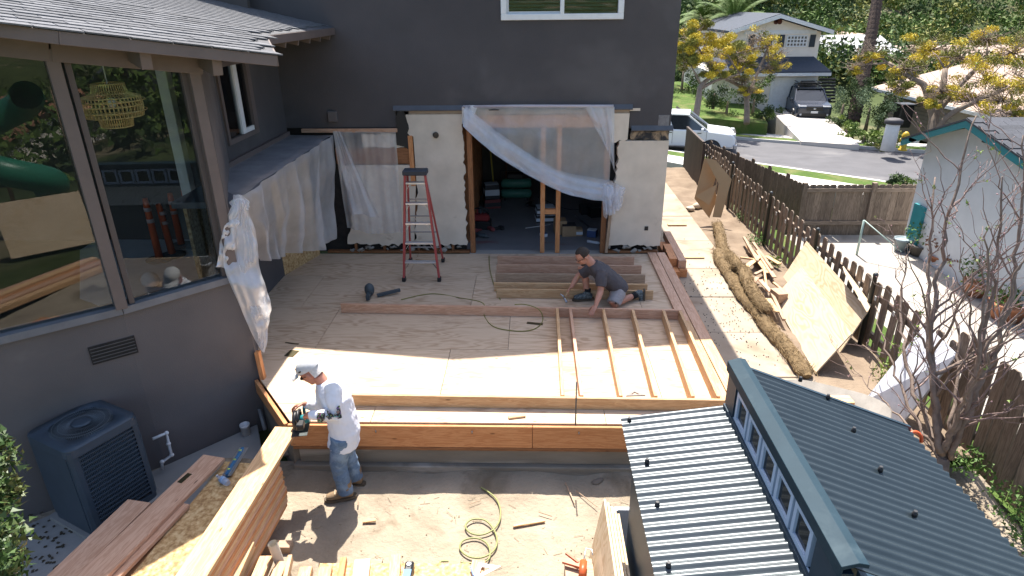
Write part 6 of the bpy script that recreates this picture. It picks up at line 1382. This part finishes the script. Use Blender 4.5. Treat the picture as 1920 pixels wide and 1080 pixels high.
for x, y in ((1455,41), (1462,41), (1458,37)): c = q(x, y); MB().lathe([(.13,0),(.13,.03)], c, 10, Matrix.Rotation(rad(90), 3, 'X')).build('gable_vent', plain('vent_brown', (.10,.03,.02), .8), h2)
# gate beside the garage
sg = thing('side_gate', 'black slatted side gate beside the garage', 'gate', q(1548,205,fl_))
for i in range(8): a, b = q(1536,146+i*6,fl_), q(1566,150.5+i*6,fl_); MB().bb((a.x,fl_-.03,b.z), (b.x,fl_+.03,a.z-.02)).build('slat', plain('gate_black', (.015,.016,.018), .5), sg)
# ---- other houses
def gable(name, label, x0, x1, y0, y1, zb, ze, zr, wall, roof, axis='x', grp=None):
    o = thing(name, label, 'house', ((x0+x1)/2, (y0+y1)/2, zb), grp); MB().bb((x0,y0,zb), (x1,y1,ze)).build('walls', wall, o)
    if axis == 'x':
        ym = (y0+y1)/2
        for a in (y0-.5, y1+.5): MB().extr([(x0-.5,a,ze-.1), (x0-.5,ym,zr), (x0-.5,ym,zr+.15), (x0-.5,a,ze+.05)], (x1-x0+1,0,0)).build('roof', roof, o)
        for x in (x0, x1-.1): MB().extr([(x,y0,ze), (x,y1,ze), (x,ym,zr)], (.1,0,0)).build('gable', wall, o)
    else:
        xm = (x0+x1)/2
        for a in (x0-.5, x1+.5): MB().extr([(a,y0-.5,ze-.1), (xm,y0-.5,zr), (xm,y0-.5,zr+.15), (a,y0-.5,ze+.05)], (0,y1-y0+1,0)).build('roof', roof, o)
        for y in (y0, y1-.1): MB().extr([(x0,y,ze), (x1,y,ze), (xm,y,zr)], (0,.1,0)).build('gable', wall, o)
    return o
TANR = pm('roof_tan', (.40,.30,.24), (.30,.22,.17), 6, .9, .3, bscale=20); GRYR = pm('roof_palegrey', (.42,.42,.42), (.33,.33,.33), 5, .9); SIDE = pm('siding_taupe', (.32,.27,.23), (.26,.215,.18), 3, .8)
a = DP(1535,100,52); hh3 = gable('grey_roof_house', 'pale grey roofed house behind the two-storey house', a.x, a.x+6, a.y, a.y+8, a.z-2.4, a.z-.1, DP(1560,68,56).z, pm('stucco_sage', (.30,.34,.34), (.25,.285,.285), 2, .9), GRYR, 'x')
c = YP(1568,108,a.y-.02); MB().bb((c.x-.5,a.y-.04,c.z-.45), (c.x+.5,a.y-.003,c.z+.4)).build('window', DGL, hh3)
a = DP(1575,82,60); gable('gabled_house', 'white gabled house front beyond the grey roof', a.x, a.x+3.6, a.y, a.y+6, a.z-2.5, a.z, DP(1600,70,60).z+.2, plain('stucco_pale', (.55,.58,.6), .8), TANR, 'y')
A, B = DP(1640,166,34), DP(1738,197,29.6); ev = (B-A); ev.z = 0; ev.normalize(); bk = V((-ev.y, ev.x, 0)); z0 = (A.z+B.z)/2
t4 = thing('tan_roof_house', 'low house with tan shingle roof behind the yellow tree', 'house', (A.x+3, A.y+3, -1.7)); A.z = B.z = z0
E_ = B+ev*12
MB().extr([A-ev*.3, E_, E_+bk*5+V((0,0,1.25)), A-ev*.3+bk*5+V((0,0,1.25))], (0,0,.14)).build('roof', TANR, t4); MB().extr([A-ev*.3+bk*5+V((0,0,1.25)), E_+bk*5+V((0,0,1.25)), E_+bk*10, A-ev*.3+bk*10], (0,0,.14)).build('roof', TANR, t4)
MB().beam(A-ev*.3+V((0,0,.04)), E_+V((0,0,.04)), .10, .14).build('gutter', WTR, t4); w0_, w1_ = A+bk*.6, E_+bk*.6
MB().extr([V((p.x, p.y, -2.2)) for p in (w0_, w1_, w1_+bk*8.6, w0_+bk*8.6)], (0,0,z0+2.2)).build('walls', SIDE, t4); MB().extr([w0_+V((0,0,0)), w0_+bk*8.6, w0_+bk*4.4+V((0,0,1.1))], ev*.1).build('gable', SIDE, t4)
for i in range(8): z = -1.6+i*.17; MB().beam(V((w0_.x, w0_.y, z))-bk*.012, V((w0_.x, w0_.y, z))+ev*6-bk*.012, .02, .012).build('siding_lap', pm('siding_dark', (.2,.17,.145), (.16,.14,.12), 3, .8), t4)
a = DP(1650,118,52); gable('far_tan_house', 'wide tan roof seen through the yellow tree, farthest house', a.x, a.x+13, a.y, a.y+9, a.z-2.5, a.z-.2, DP(1700,88,56).z, SIDE, TANR, 'x')
# ---- vehicles
def wheel(par, p, r, w, ax):
    m = MB().lathe([(r*.6,-w/2),(r*.95,-w/2),(r,-w*.35),(r,w*.35),(r*.95,w/2),(r*.6,w/2)], p, 20, ax); o = m.build('wheel', BLACK, par); MB().lathe([(r*.15,-w*.52),(r*.58,-w*.48),(r*.6,w*.48),(r*.15,w*.52)], p, 12, ax).build('rim', plain('rim_grey', (.35,.36,.38), .35, .7), o)
CS = 1.0
def car(name, label, cat, o, ang, prof, width, glassdef, paint, wheels, wr, roofz, extras=None, inset=.14):
    """prof: side outline (x forward, z) of the body; glassdef: (x,z) outline of the greenhouse"""
    t = thing(name, label, cat, o); R = Matrix.Rotation(ang, 3, 'Z'); P = lambda x, y, z: V(o)+R @ (V((x, y, z))*CS); hw = width/2; sbev = .075
    m = MB(); n = len(prof)
    ring = lambda y, s, lift=0: [P(x*s, y, z) for x, z in prof]
    m.v += ring(-hw, .975)+ring(-hw+.09, 1)+ring(hw-.09, 1)+ring(hw, .975)
    for k in range(3):
        for i in range(n): j_ = (i+1) % n; m.f.append([k*n+i, k*n+j_, (k+1)*n+j_, (k+1)*n+i]); m.sm.append(False)
    m.f += [list(range(n))[::-1], [3*n+i for i in range(n)]]; m.sm += [False, False]; m.build('body', paint, t, bevel=sbev)
    g = MB(); ng = len(glassdef); zt = max(z for x, z in glassdef); zb = min(z for x, z in glassdef)
    ins = lambda z: inset*(z-zb)/(zt-zb)
    g.v += [P(x, -(hw-.06-ins(z)), z) for x, z in glassdef]+[P(x, hw-.06-ins(z), z) for x, z in glassdef]
    g.f += [list(range(ng))[::-1], list(range(ng, 2*ng))]+[[i, (i+1) % ng, ng+(i+1) % ng, ng+i] for i in range(ng)]; g.sm += [False]*(ng+2); g.build('greenhouse_glass', pm('car_glass', (.018,.022,.026), (.013,.016,.02), 2, .06, spec=.9), t)
    xs = [x for x, z in glassdef if z > zt-.06]; x0, x1 = min(xs), max(xs); rw = hw-.06-inset
    MB().extr([P(x0-.04,-rw-.01,zt-.01), P(x1+.06,-rw-.01,zt-.01), P(x1+.06,rw+.01,zt-.01), P(x0-.04,rw+.01,zt-.01)], (0,0,.045)).build('roof', paint, t)
    bx0, bx1 = min(x for x, z in glassdef if z < zb+.06), max(x for x, z in glassdef if z < zb+.06)
    for s in (-1, 1):
        for (xa, za), (xb, zb_) in (((bx1,zb),(x1+.02,zt)), ((bx0,zb),(x0,zt)), (((bx0+bx1)/2-.1,zb),((x0+x1)/2-.1,zt))): MB().beam(P(xa,s*(hw-.05),za), P(xb,s*(hw-.05-inset),zb_), .05, .05).build('pillar', paint, t)
        MB().box(P(bx1-.25,s*(hw+.08),zb+.06), (.1,.18,.13), R.to_4x4()).build('mirror', paint, t, bevel=.02)
        for xd in ((bx0+bx1)/2-.1, bx1-.25): MB().box(P(xd-.12,s*(hw+.006),zb-.10), (.16,.02,.03), R.to_4x4()).build('door_handle', BLACK, t)
        for xd in ((bx0+bx1)/2-.1, bx1-.05, bx0+.1): MB().box(P(xd,s*(hw*1.0),zb-.3), (.012,.012,.55), R.to_4x4()).build('door_seam', BLACK, t)
    for x in wheels:
        for s in (-1, 1):
            MB().lathe([(wr*1.12*CS,-.012),(wr*1.12*CS,.012)], P(x,s*(hw-.008),wr+.02), 18, R @ Matrix.Rotation(rad(90), 3, 'X')).build('wheel_arch', BLACK, t); wheel(t, P(x,s*(hw-.06),wr), wr*CS, .24, R @ Matrix.Rotation(rad(90), 3, 'X'))
    if extras: extras(t, P, R, hw)
    return t
def suvx(t, P, R, hw):
    for s in (-1, 1):
        MB().box(P(2.16,s*.62,.86), (.14,.38,.16), R.to_4x4()).build('headlight', plain('lamp_clear', (.6,.62,.65), .15), t, bevel=.02); MB().box(P(2.24,s*.62,.48), (.06,.2,.1), R.to_4x4()).build('fog_lamp', plain('lamp_clear', (.6,.62,.65)), t); MB().tube([P(-1.6,s*.62,1.70), P(-1.5,s*.62,1.74), P(.45,s*.6,1.74), P(.55,s*.6,1.70)], .022, 6).build('roof_rail', BLACK, t)
    MB().box(P(2.25,0,.80), (.05,.8,.20), R.to_4x4()).build('grille', BLACK, t, bevel=.01); MB().box(P(2.27,0,.46), (.06,1.2,.14), R.to_4x4()).build('lower_grille', BLACK, t); MB().box(P(2.30,0,.62), (.02,.34,.11), R.to_4x4()).build('licence_plate', plain('plate_white', (.65,.66,.68), .4), t); MB().ell(P(2.285,0,.80), (.015,.07,.04), R.to_4x4()).build('emblem', STEEL, t)
    b = MB()
    for x in (-1.2, -.75, -.3, .15): b.beam(P(x,-.6,1.80), P(x,.6,1.80), .03, .03)
    for s in (-1, -.33, .33, 1): b.beam(P(-1.4,s*.58,1.82), P(.35,s*.58,1.82), .03, .03)
    for s in (-1, 1): b.beam(P(-1.4,s*.6,1.95), P(.35,s*.6,1.95), .03, .03); b.beam(P(-1.4 if s < 0 else .35,-.6,1.95), P(-1.4 if s < 0 else .35,.6,1.95), .03, .03)
    b.build('roof_basket', BLACK, t); MB().box(P(-.5,.1,1.88), (1.0,.7,.12), R.to_4x4()).build('roof_cargo', BLACK, t, bevel=.04)
    for s in (-1, 1): MB().box(P(.1,s*(hw+.0),.30), (3.4,.05,.20), R.to_4x4()).build('sill_cladding', BLACK, t)
CS = .94
sp_ = DP(1505,224,35.2)
car('parked_suv', 'dark blue SUV with a loaded roof basket parked on the driveway', 'suv', (sp_.x, sp_.y, sp_.z+.12), rad(-99), [(-2.2,.35),(2.15,.35),(2.27,.5),(2.27,.86),(2.12,.98),(1.15,1.08),(-2.15,1.06),(-2.25,.9),(-2.27,.5)], 1.80, [(1.2,1.06),(.45,1.62),(-1.75,1.64),(-2.12,1.08)], pm('paint_navy', (.022,.03,.05), (.018,.025,.042), 2, .22, spec=.6), (1.38,-1.32), .35, 1.7, suvx)
def trx(t, P, R, hw):
    MB().box(P(-1.7,0,1.12), (2.0,1.5,.06), R.to_4x4()).build('bed_cover', BLACK, t)
    for s in (-1, 1): MB().box(P(2.68,s*.72,.98), (.16,.32,.26), R.to_4x4()).build('headlight', plain('lamp_clear', (.6,.62,.65)), t, bevel=.02); MB().box(P(-2.72,s*.86,1.0), (.08,.14,.4), R.to_4x4()).build('tail_lamp', plain('lamp_red', (.35,.02,.02), .3), t)
    MB().box(P(2.75,0,.92), (.06,1.0,.36), R.to_4x4()).build('grille', BLACK, t); MB().box(P(2.80,0,.55), (.14,1.8,.2), R.to_4x4()).build('bumper', STEEL, t, bevel=.03)
tp_ = DP(1300,262,27.5)
CS = .90
car('pickup_truck', 'white pickup truck parked on the street behind the fence', 'truck', (tp_.x-.85, tp_.y+.1, -1.95), rad(-14), [(-2.75,.5),(2.7,.5),(2.78,.65),(2.76,1.00),(2.55,1.13),(1.45,1.24),(-2.75,1.28),(-2.8,.7)], 1.96, [(1.55,1.22),(.62,1.82),(-.2,1.88),(-1.0,1.84),(-1.35,1.27)], pm('paint_white', (.72,.73,.74), (.68,.69,.70), 2, .25, spec=.5), (1.75,-1.75), .40, 1.9, trx)
# ---- trees
YEL = pm('leaf_yellow', (.56,.44,.05), (.36,.32,.045), 1.2, .7, spec=.2, c3=(.68,.50,.05)); OLV = pm('leaf_olive', (.26,.25,.055), (.13,.14,.03), 1.5, .7, spec=.2); DGR = pm('leaf_dark', (.045,.075,.025), (.022,.04,.014), 1.0, .75, spec=.2, c3=(.085,.12,.035)); MGR = pm('leaf_mid', (.10,.16,.035), (.05,.09,.02), 1.0, .7, spec=.2, c3=(.16,.20,.05)); SAG = pm('leaf_sage', (.13,.18,.10), (.07,.11,.06), 1.2, .7, spec=.2); BRK = pm('bark_tan', (.26,.20,.15), (.16,.12,.09), 6, .9, .3)
def tree(name, label, base, blobs, trunk, n, s, mat, seed, mat2=None, twig=0, group=None):
    rnd = random.Random(seed); t = thing(name, label, 'tree', base, group); tm = MB()
    for pts, rr_ in trunk: tm.tube(smoothp([V(p) for p in pts], 4), [rr_*(1-.55*i/(4*(len(pts)-1))) for i in range(4*(len(pts)-1)+1)], 8)
    tw_ = MB()
    for c, r in blobs:
        src = min((p for pts, _ in trunk for p in pts[1:]), key=lambda p: (V(p)-c).length); tm.tube([V(src), V(src).lerp(c, .6)+V((0,0,.1)), c], [.05,.03,.015], 5)
        for k in range(twig):
            d = V((rnd.gauss(0,1), rnd.gauss(0,1), rnd.gauss(.3,.8))).normalized(); e = c+V((d.x*r[0], d.y*r[1], d.z*r[2]))*rnd.uniform(.7, 1.15); mid = c.lerp(e, .5)+V((rnd.gauss(0,.12), rnd.gauss(0,.12), rnd.gauss(0,.1))); tw_.tube([c, mid, e], [.022,.014,.006], 4)
            for _ in range(3): f_ = mid.lerp(e, rnd.random()); tw_.tube([f_, f_+V((rnd.gauss(0,.22), rnd.gauss(0,.22), rnd.gauss(.12,.2)))], [.008,.004], 3)
    tm.build('trunk', BRK, t)
    if tw_.v: tag(tw_.build('twigs', BRK, t), kind='stuff')
    cr = [MB(), MB()]
    for i, (c, r) in enumerate(blobs):
        sub = [(c+V((rnd.gauss(0,r[0]*.5), rnd.gauss(0,r[1]*.5), rnd.gauss(0,r[2]*.5)))) for _ in range(9)]
        for sc0 in sub: leaves(cr[1 if (mat2 and rnd.random() < .38) else 0], sc0, (r[0]*.36, r[1]*.36, r[2]*.30), n//9, s, rnd)
    if cr[0].v: cr[0].build('crown', mat, t)
    if cr[1].v: cr[1].build('crown', mat2, t)
    return t
def B(x, y, d, rx, rz_): return (DP(x, y, d), (rx, rx, rz_))
tb1 = DP(1302,238,28.5); 
tree('flowering_tree', 'yellow-leaved tree above the white truck', tb1, [B(1350,85,30,.95,.7), B(1318,110,29,.8,.6), B(1380,100,31,.9,.7), B(1295,75,29,.8,.7), B(1345,130,29,.7,.5), B(1285,110,29,.7,.6), B(1400,120,30,.6,.5), B(1310,60,30,.7,.5)], [([tb1, DP(1310,185,28.8), DP(1315,160,29), DP(1340,140,29.3)], .16), ([DP(1315,165,29), DP(1345,150,29.5), DP(1385,140,30)], .09), ([tb1, DP(1285,215,28.5), DP(1268,200,28.5)], .10)], 4200, .060, YEL, 1, OLV, 14)
tb2 = DP(1400,232,31)
tree('flowering_tree', 'half-bare yellow tree in front of the two-storey house', tb2, [B(1405,95,32,.8,.6), B(1430,75,32,.8,.6), B(1390,150,31,.6,.4), B(1455,105,32,.7,.6), B(1400,170,31,.5,.3), B(1440,130,32,.6,.4)], [([tb2, DP(1400,190,31.2), DP(1392,165,31.3), DP(1360,148,31)], .15), ([DP(1400,190,31.2), DP(1415,150,31.6), DP(1440,90,32)], .10)], 1100, .055, YEL, 2, OLV, 30)
tb3 = DP(1752,262,25.5)
tree('flowering_tree', 'large spreading yellow tree right of the palm trunk', tb3, [B(1700,130,26,.8,.55), B(1745,95,27,.9,.6), B(1690,165,26,.6,.4), B(1800,110,26,.9,.7), B(1850,150,25,.9,.7), B(1900,100,25,.9,.8), B(1880,190,24,.9,.6), B(1820,190,25,.7,.5), B(1765,170,25,.6,.4), B(1930,150,24,.8,.7), B(1630,105,27,.6,.4), B(1605,130,27,.5,.35), B(1850,75,26,.8,.5), B(1740,190,25,.4,.3), B(1905,215,24,.7,.4)], [([tb3, DP(1750,225,25.6), DP(1765,185,25.7), DP(1772,130,26)], .22), ([DP(1752,230,25.6), DP(1735,165,25.8), DP(1715,150,26), DP(1665,118,26.5)], .16), ([DP(1760,205,25.6), DP(1800,160,25.6), DP(1850,110,25.6)], .14), ([tb3, DP(1775,220,25), DP(1830,190,24.6), DP(1890,165,24.5)], .14)], 1900, .055, YEL, 3, OLV, 30)
pb_ = DP(1598,232,32); pt = DP(1650,-40,33); plm = thing('palm_trunk', 'tall dark palm trunk rising out of view', 'palm', pb_); PAL = pm('palm_bark', (.085,.055,.042), (.04,.027,.022), 14, .95, .8, bscale=22, bdist=.05)
m = MB(); n = 60; m.tube([pb_.lerp(pt, i/n)+V((.10*math.sin(i*.05),0,0)) for i in range(n+1)], [(.36 if i % 2 else .30)*(1-.25*i/n) for i in range(n+1)], 12); m.build('trunk', PAL, plm)
m = MB(); rp = random.Random(5)
for i in range(11): a = 2*PI*i/11; m.tube([pt+V((0,0,.2)), pt+V((math.cos(a)*1.4, math.sin(a)*1.4, 1.1)), pt+V((math.cos(a)*2.6, math.sin(a)*2.6, .2))], [.05,.04,.01], 4, flat=.3)
m.build('fronds', MGR, plm)
# feather palm behind the first yellow tree
def palm(base, top, nf, L, seed, label, mat=MGR):
    rnd = random.Random(seed); t = thing('feather_palm', label, 'palm', base); MB().tube([base, base.lerp(top, .5), top], [.22,.18,.16], 10).build('trunk', PAL, t)
    for i in range(nf):
        a = 2*PI*i/nf+rnd.uniform(-.2,.2); el = rnd.uniform(.15, 1.25); d = V((math.cos(a)*math.cos(el), math.sin(a)*math.cos(el), math.sin(el))); P = []; p = V(top); m = MB()
        for k in range(11): P.append(V(p)); p += d*L/10; d = (d+V((0,0,-.13-.05*rnd.random()))).normalized()
        m.tube(P, [.03*(1-.08*k) for k in range(11)], 4)
        for k in range(1, 44):
            f = k/44; c = lerp_poly(P, f); tg = (P[min(10, int(f*10)+1)]-P[int(f*10)]).normalized(); sd = tg.cross(V((0,0,1))).normalized(); l = L*.24*math.sin(PI*min(1,f*.86+.12))
            for s in (-1, 1): e = c+(sd*s*.8+tg*.5+V((0,0,-.28))).normalized()*l; w = tg*.028; m.add([c-w, c+w, e], [(0,1,2)])
        m.build('frond', mat, t)
palm(DP(1375,150,42)-V((0,0,1)), DP(1375,45,42), 20, 3.0, 1, 'feathery green palm behind the yellow tree'); palm(DP(1330,150,44)-V((0,0,1)), DP(1320,35,44), 18, 2.8, 4, 'second feathery palm left of the first')
# shrubs and dark trees
def bush(label, blobs, n, s, mat, seed, cat='shrub', mat2=None):
    rnd = random.Random(seed); c0 = blobs[0][0]; t = thing('bush' if cat == 'shrub' else 'leafy_tree', label, cat, c0-V((0,0,blobs[0][1][2]))); a = MB(); b = MB(); st = MB()
    for c, r in blobs:
        st.tube([c-V((0,0,r[2]*1.3)), c], [.10,.04], 5)
        for _ in range(8): q_ = c+V((rnd.gauss(0,r[0]*.5), rnd.gauss(0,r[1]*.5), rnd.gauss(0,r[2]*.5))); leaves(b if (mat2 and rnd.random() < .4) else a, q_, (r[0]*.42, r[1]*.42, r[2]*.42), n//8, s, rnd)
    tag(st.build('trunk' if cat == 'tree' else 'stems', BRK, t), kind='stuff' if cat != 'tree' else None); a.build('crown', mat, t)
    if b.v: b.build('crown', mat2, t)
bush('grey-green shrub left of the palm trunk', [B(1582,195,32,.7,.7), B(1575,220,31.5,.6,.5)], 1300, .06, SAG, 3, mat2=DGR); bush('large sage-green shrub right of the palm trunk', [B(1632,200,31,.9,.9), B(1650,225,30.5,.7,.6), B(1610,170,32,.6,.6), B(1665,200,31,.6,.7)], 1500, .065, SAG, 5, mat2=DGR)
bush('dark hedge below the yellow tree', [B(1340,175,33,.8,.6), B(1365,190,33,.8,.6), B(1415,185,33,.7,.6), B(1430,215,32.5,.6,.5), B(1425,160,34,.6,.6)], 1200, .07, DGR, 7, mat2=MGR); bush('dark shrub bank left of the yellow tree', [B(1282,130,38,1.2,1.0), B(1300,165,38,1.2,.8), B(1275,90,40,1.2,1.0), B(1330,150,39,1.0,.8)], 1500, .085, DGR, 8, mat2=MGR)
bush('low spiky planting beside the driveway', [B(1600,248,28.5,.4,.3), B(1622,255,28,.4,.3), B(1648,258,27.5,.45,.3), B(1590,235,29.5,.35,.3)], 600, .075, MGR, 9, mat2=LEAFY); bush('dry golden planting at the kerb', [B(1655,270,26.5,.4,.25), B(1680,262,26.5,.4,.3), B(1640,268,27,.35,.2)], 600, .05, OLV, 10, mat2=LEAFY)
bush('strappy green clump by the board fence', [B(1700,340,19.5,.45,.25), B(1680,343,19.5,.3,.2)], 700, .07, DGR, 11, mat2=MGR)
for i, (x, y, d, r, mt) in enumerate(((1500,30,75,3.6,DGR), (1540,18,80,4,DGR), (1465,8,80,4,DGR), (1580,25,82,3.6,MGR), (1430,20,70,3.0,DGR), (1560,60,78,2.4,MGR), (1520,50,70,2.2,DGR), (1600,50,85,3,DGR))):
    bush(('dark evergreen behind the gable, nearest the ridge', 'tall dark evergreen right of the gable', 'dark evergreen left behind the gable', 'mid-green tree left of the palm trunk', 'dark evergreen above the yellow tree', 'small green tree behind the grey roof', 'low dark tree just behind the gable', 'dark tree beside the palm trunk on the slope')[i], [B(x, y, d, r*.8, r*1.2), B(x-12, y-20, d, r*.7, r), B(x+14, y+12, d, r*.7, r)], 1500, .26, mt, 20+i, 'tree', DGR if mt is MGR else OLV)
# hillside vegetation, one mass
rnd = random.Random(77); hv = [MB(), MB(), MB()]
for i in range(2100):
    y = 50+95*rnd.random()**1.3; x = y*rnd.uniform(.16, .95); s = rnd.uniform(.8, 2.3); z = terr(x, y)+hashn(x, y, .05)*3*(y > 50)
    if hashn(x, y, .09) > -.42: leaves(hv[rnd.choice((0,0,0,1,1,2))], (x, y, z+s*.45), (s*1.2, s*1.2, s*.75), 90, .30, rnd)
for k, mt in enumerate((DGR, MGR, OLV)): tag(hv[k].build('hillside_scrub', mt, origin=(40,100,10)), 'green scrub covering the far hillside', 'scrub', kind='stuff')
# kerbside post and hydrant
p = ZP(1664,282,-1.38); gp = thing('gate_pillar', 'white pillar with a dark cap at the kerb', 'pillar', p); MB().lathe([(.26,0),(.24,1.0),(.24,1.02)], p, 14).build('shaft', WTR, gp); MB().lathe([(.32,1.02),(.32,1.16),(.2,1.22)], p, 14).build('cap', plain('cap_dark', (.06,.055,.06), .7), gp)
p = ZP(1692,282,-1.38); hy = thing('fire_hydrant', 'yellow fire hydrant beside the white pillar', 'hydrant', p); HYD = plain('hydrant_yellow', (.55,.36,.02), .5); MB().lathe([(.16,0),(.16,.05),(.11,.06),(.11,.5),(.14,.52),(.14,.56),(.10,.66),(.04,.72)], p, 14).build('barrel', HYD, hy)
for a in (0, 1.57, 3.14): d = V((math.cos(a), -math.sin(a), 0)); MB().tube([p+V((0,0,.40)), p+V((0,0,.40))+d*.2], .06, 10).build('outlet', HYD, hy)
p = ZP(1688,238,-1.5); wbn = thing('wheelie_bin', 'black wheeled bin beside the low house', 'bin', p); MB().extr([p+V(q_) for q_ in ((-.3,-.3,0),(.3,-.3,0),(.3,.3,0),(-.3,.3,0))], (0,0,1.0)).build('bin', BLACK, wbn, bevel=.04); MB().bb(p+V((-.34,-.36,1.0)), p+V((.34,.34,1.08))).build('lid', BLACK, wbn, bevel=.02)

# ---- behind the camera: what the tall windows mirror (yard stores, neighbouring roofs and trees down the valley)
sl0 = V((3.7,-4.6,G)); sd_ = thing('playground_slide', 'green spiral tube slide mirrored in the left window pane', 'slide', sl0); SLG = plain('slide_green', (.03,.20,.12), .35)
MB().tube([sl0+V((.75*math.cos(a), .75*math.sin(a), .35+a*.33)) for a in [i*.25 for i in range(30)]], .34, 14, caps=False).build('chute', SLG, sd_)
for x, y in ((-.2,0), (.9,.9)): MB().tube([sl0+V((x,y,0)), sl0+V((x,y,2.8))], .05, 8).build('post', LUMG, sd_)
sheet('plywood_sheet', [V((.9,-1.9,G)), V((2.1,-1.0,G)), V((2.25,-1.25,.45)), V((1.05,-2.15,.45))], .018, PLYL, 'plywood sheet mirrored in the left window pane beside the slide', 'plywood')
for k in range(5): tag(board('yard_timber', (-1.9,.1-.16*k,G+.06), (1.0,.5-.16*k,G+.06+.04*(k % 2)), .14, .09, (LUM, LUMP, LUMO)[k % 3]), ORD[k]+' timber from the house in the pile mirrored low in the left pane', 'timber', 'timbers mirrored in the left pane')
rnd = random.Random(9); ROOFT = pm('roof_terracotta', (.30,.14,.08), (.22,.10,.06), 3, .9)
for k, (x, y) in enumerate(((16,-16), (25,-22), (33,-14), (22,-34), (38,-30), (48,-22), (30,-46), (52,-42), (44,-8), (60,-12))):
    zb = terr(x, y)-.3; gable('valley_house', ORD[k]+' nearest valley house mirrored small in the window glass', x, x+8, y, y+7, zb, zb+2.8, zb+4.3, (BEI, NW_, SIDE)[k % 3], (ROOFT, TANR, RFD)[k % 3], 'xy'[k % 2], 'valley houses mirrored in the glass')
vm = [MB(), MB()]
for i in range(260):
    d = rnd.uniform(11, 90); a = rnd.uniform(-1.15, .12); x, y = d*math.cos(a)+2, d*math.sin(a)-3; s = rnd.uniform(.6, 2.2)
    leaves(vm[i % 2], (x, y, terr(x, y)+s*.9), (s, s, s*1.1), 110, .32, rnd)
for k in (0, 1): tag(vm[k].build('valley_trees', (DGR, MGR)[k], origin=(40,-30,-3)), 'trees down the valley, mirrored in the window glass', 'trees', kind='stuff')
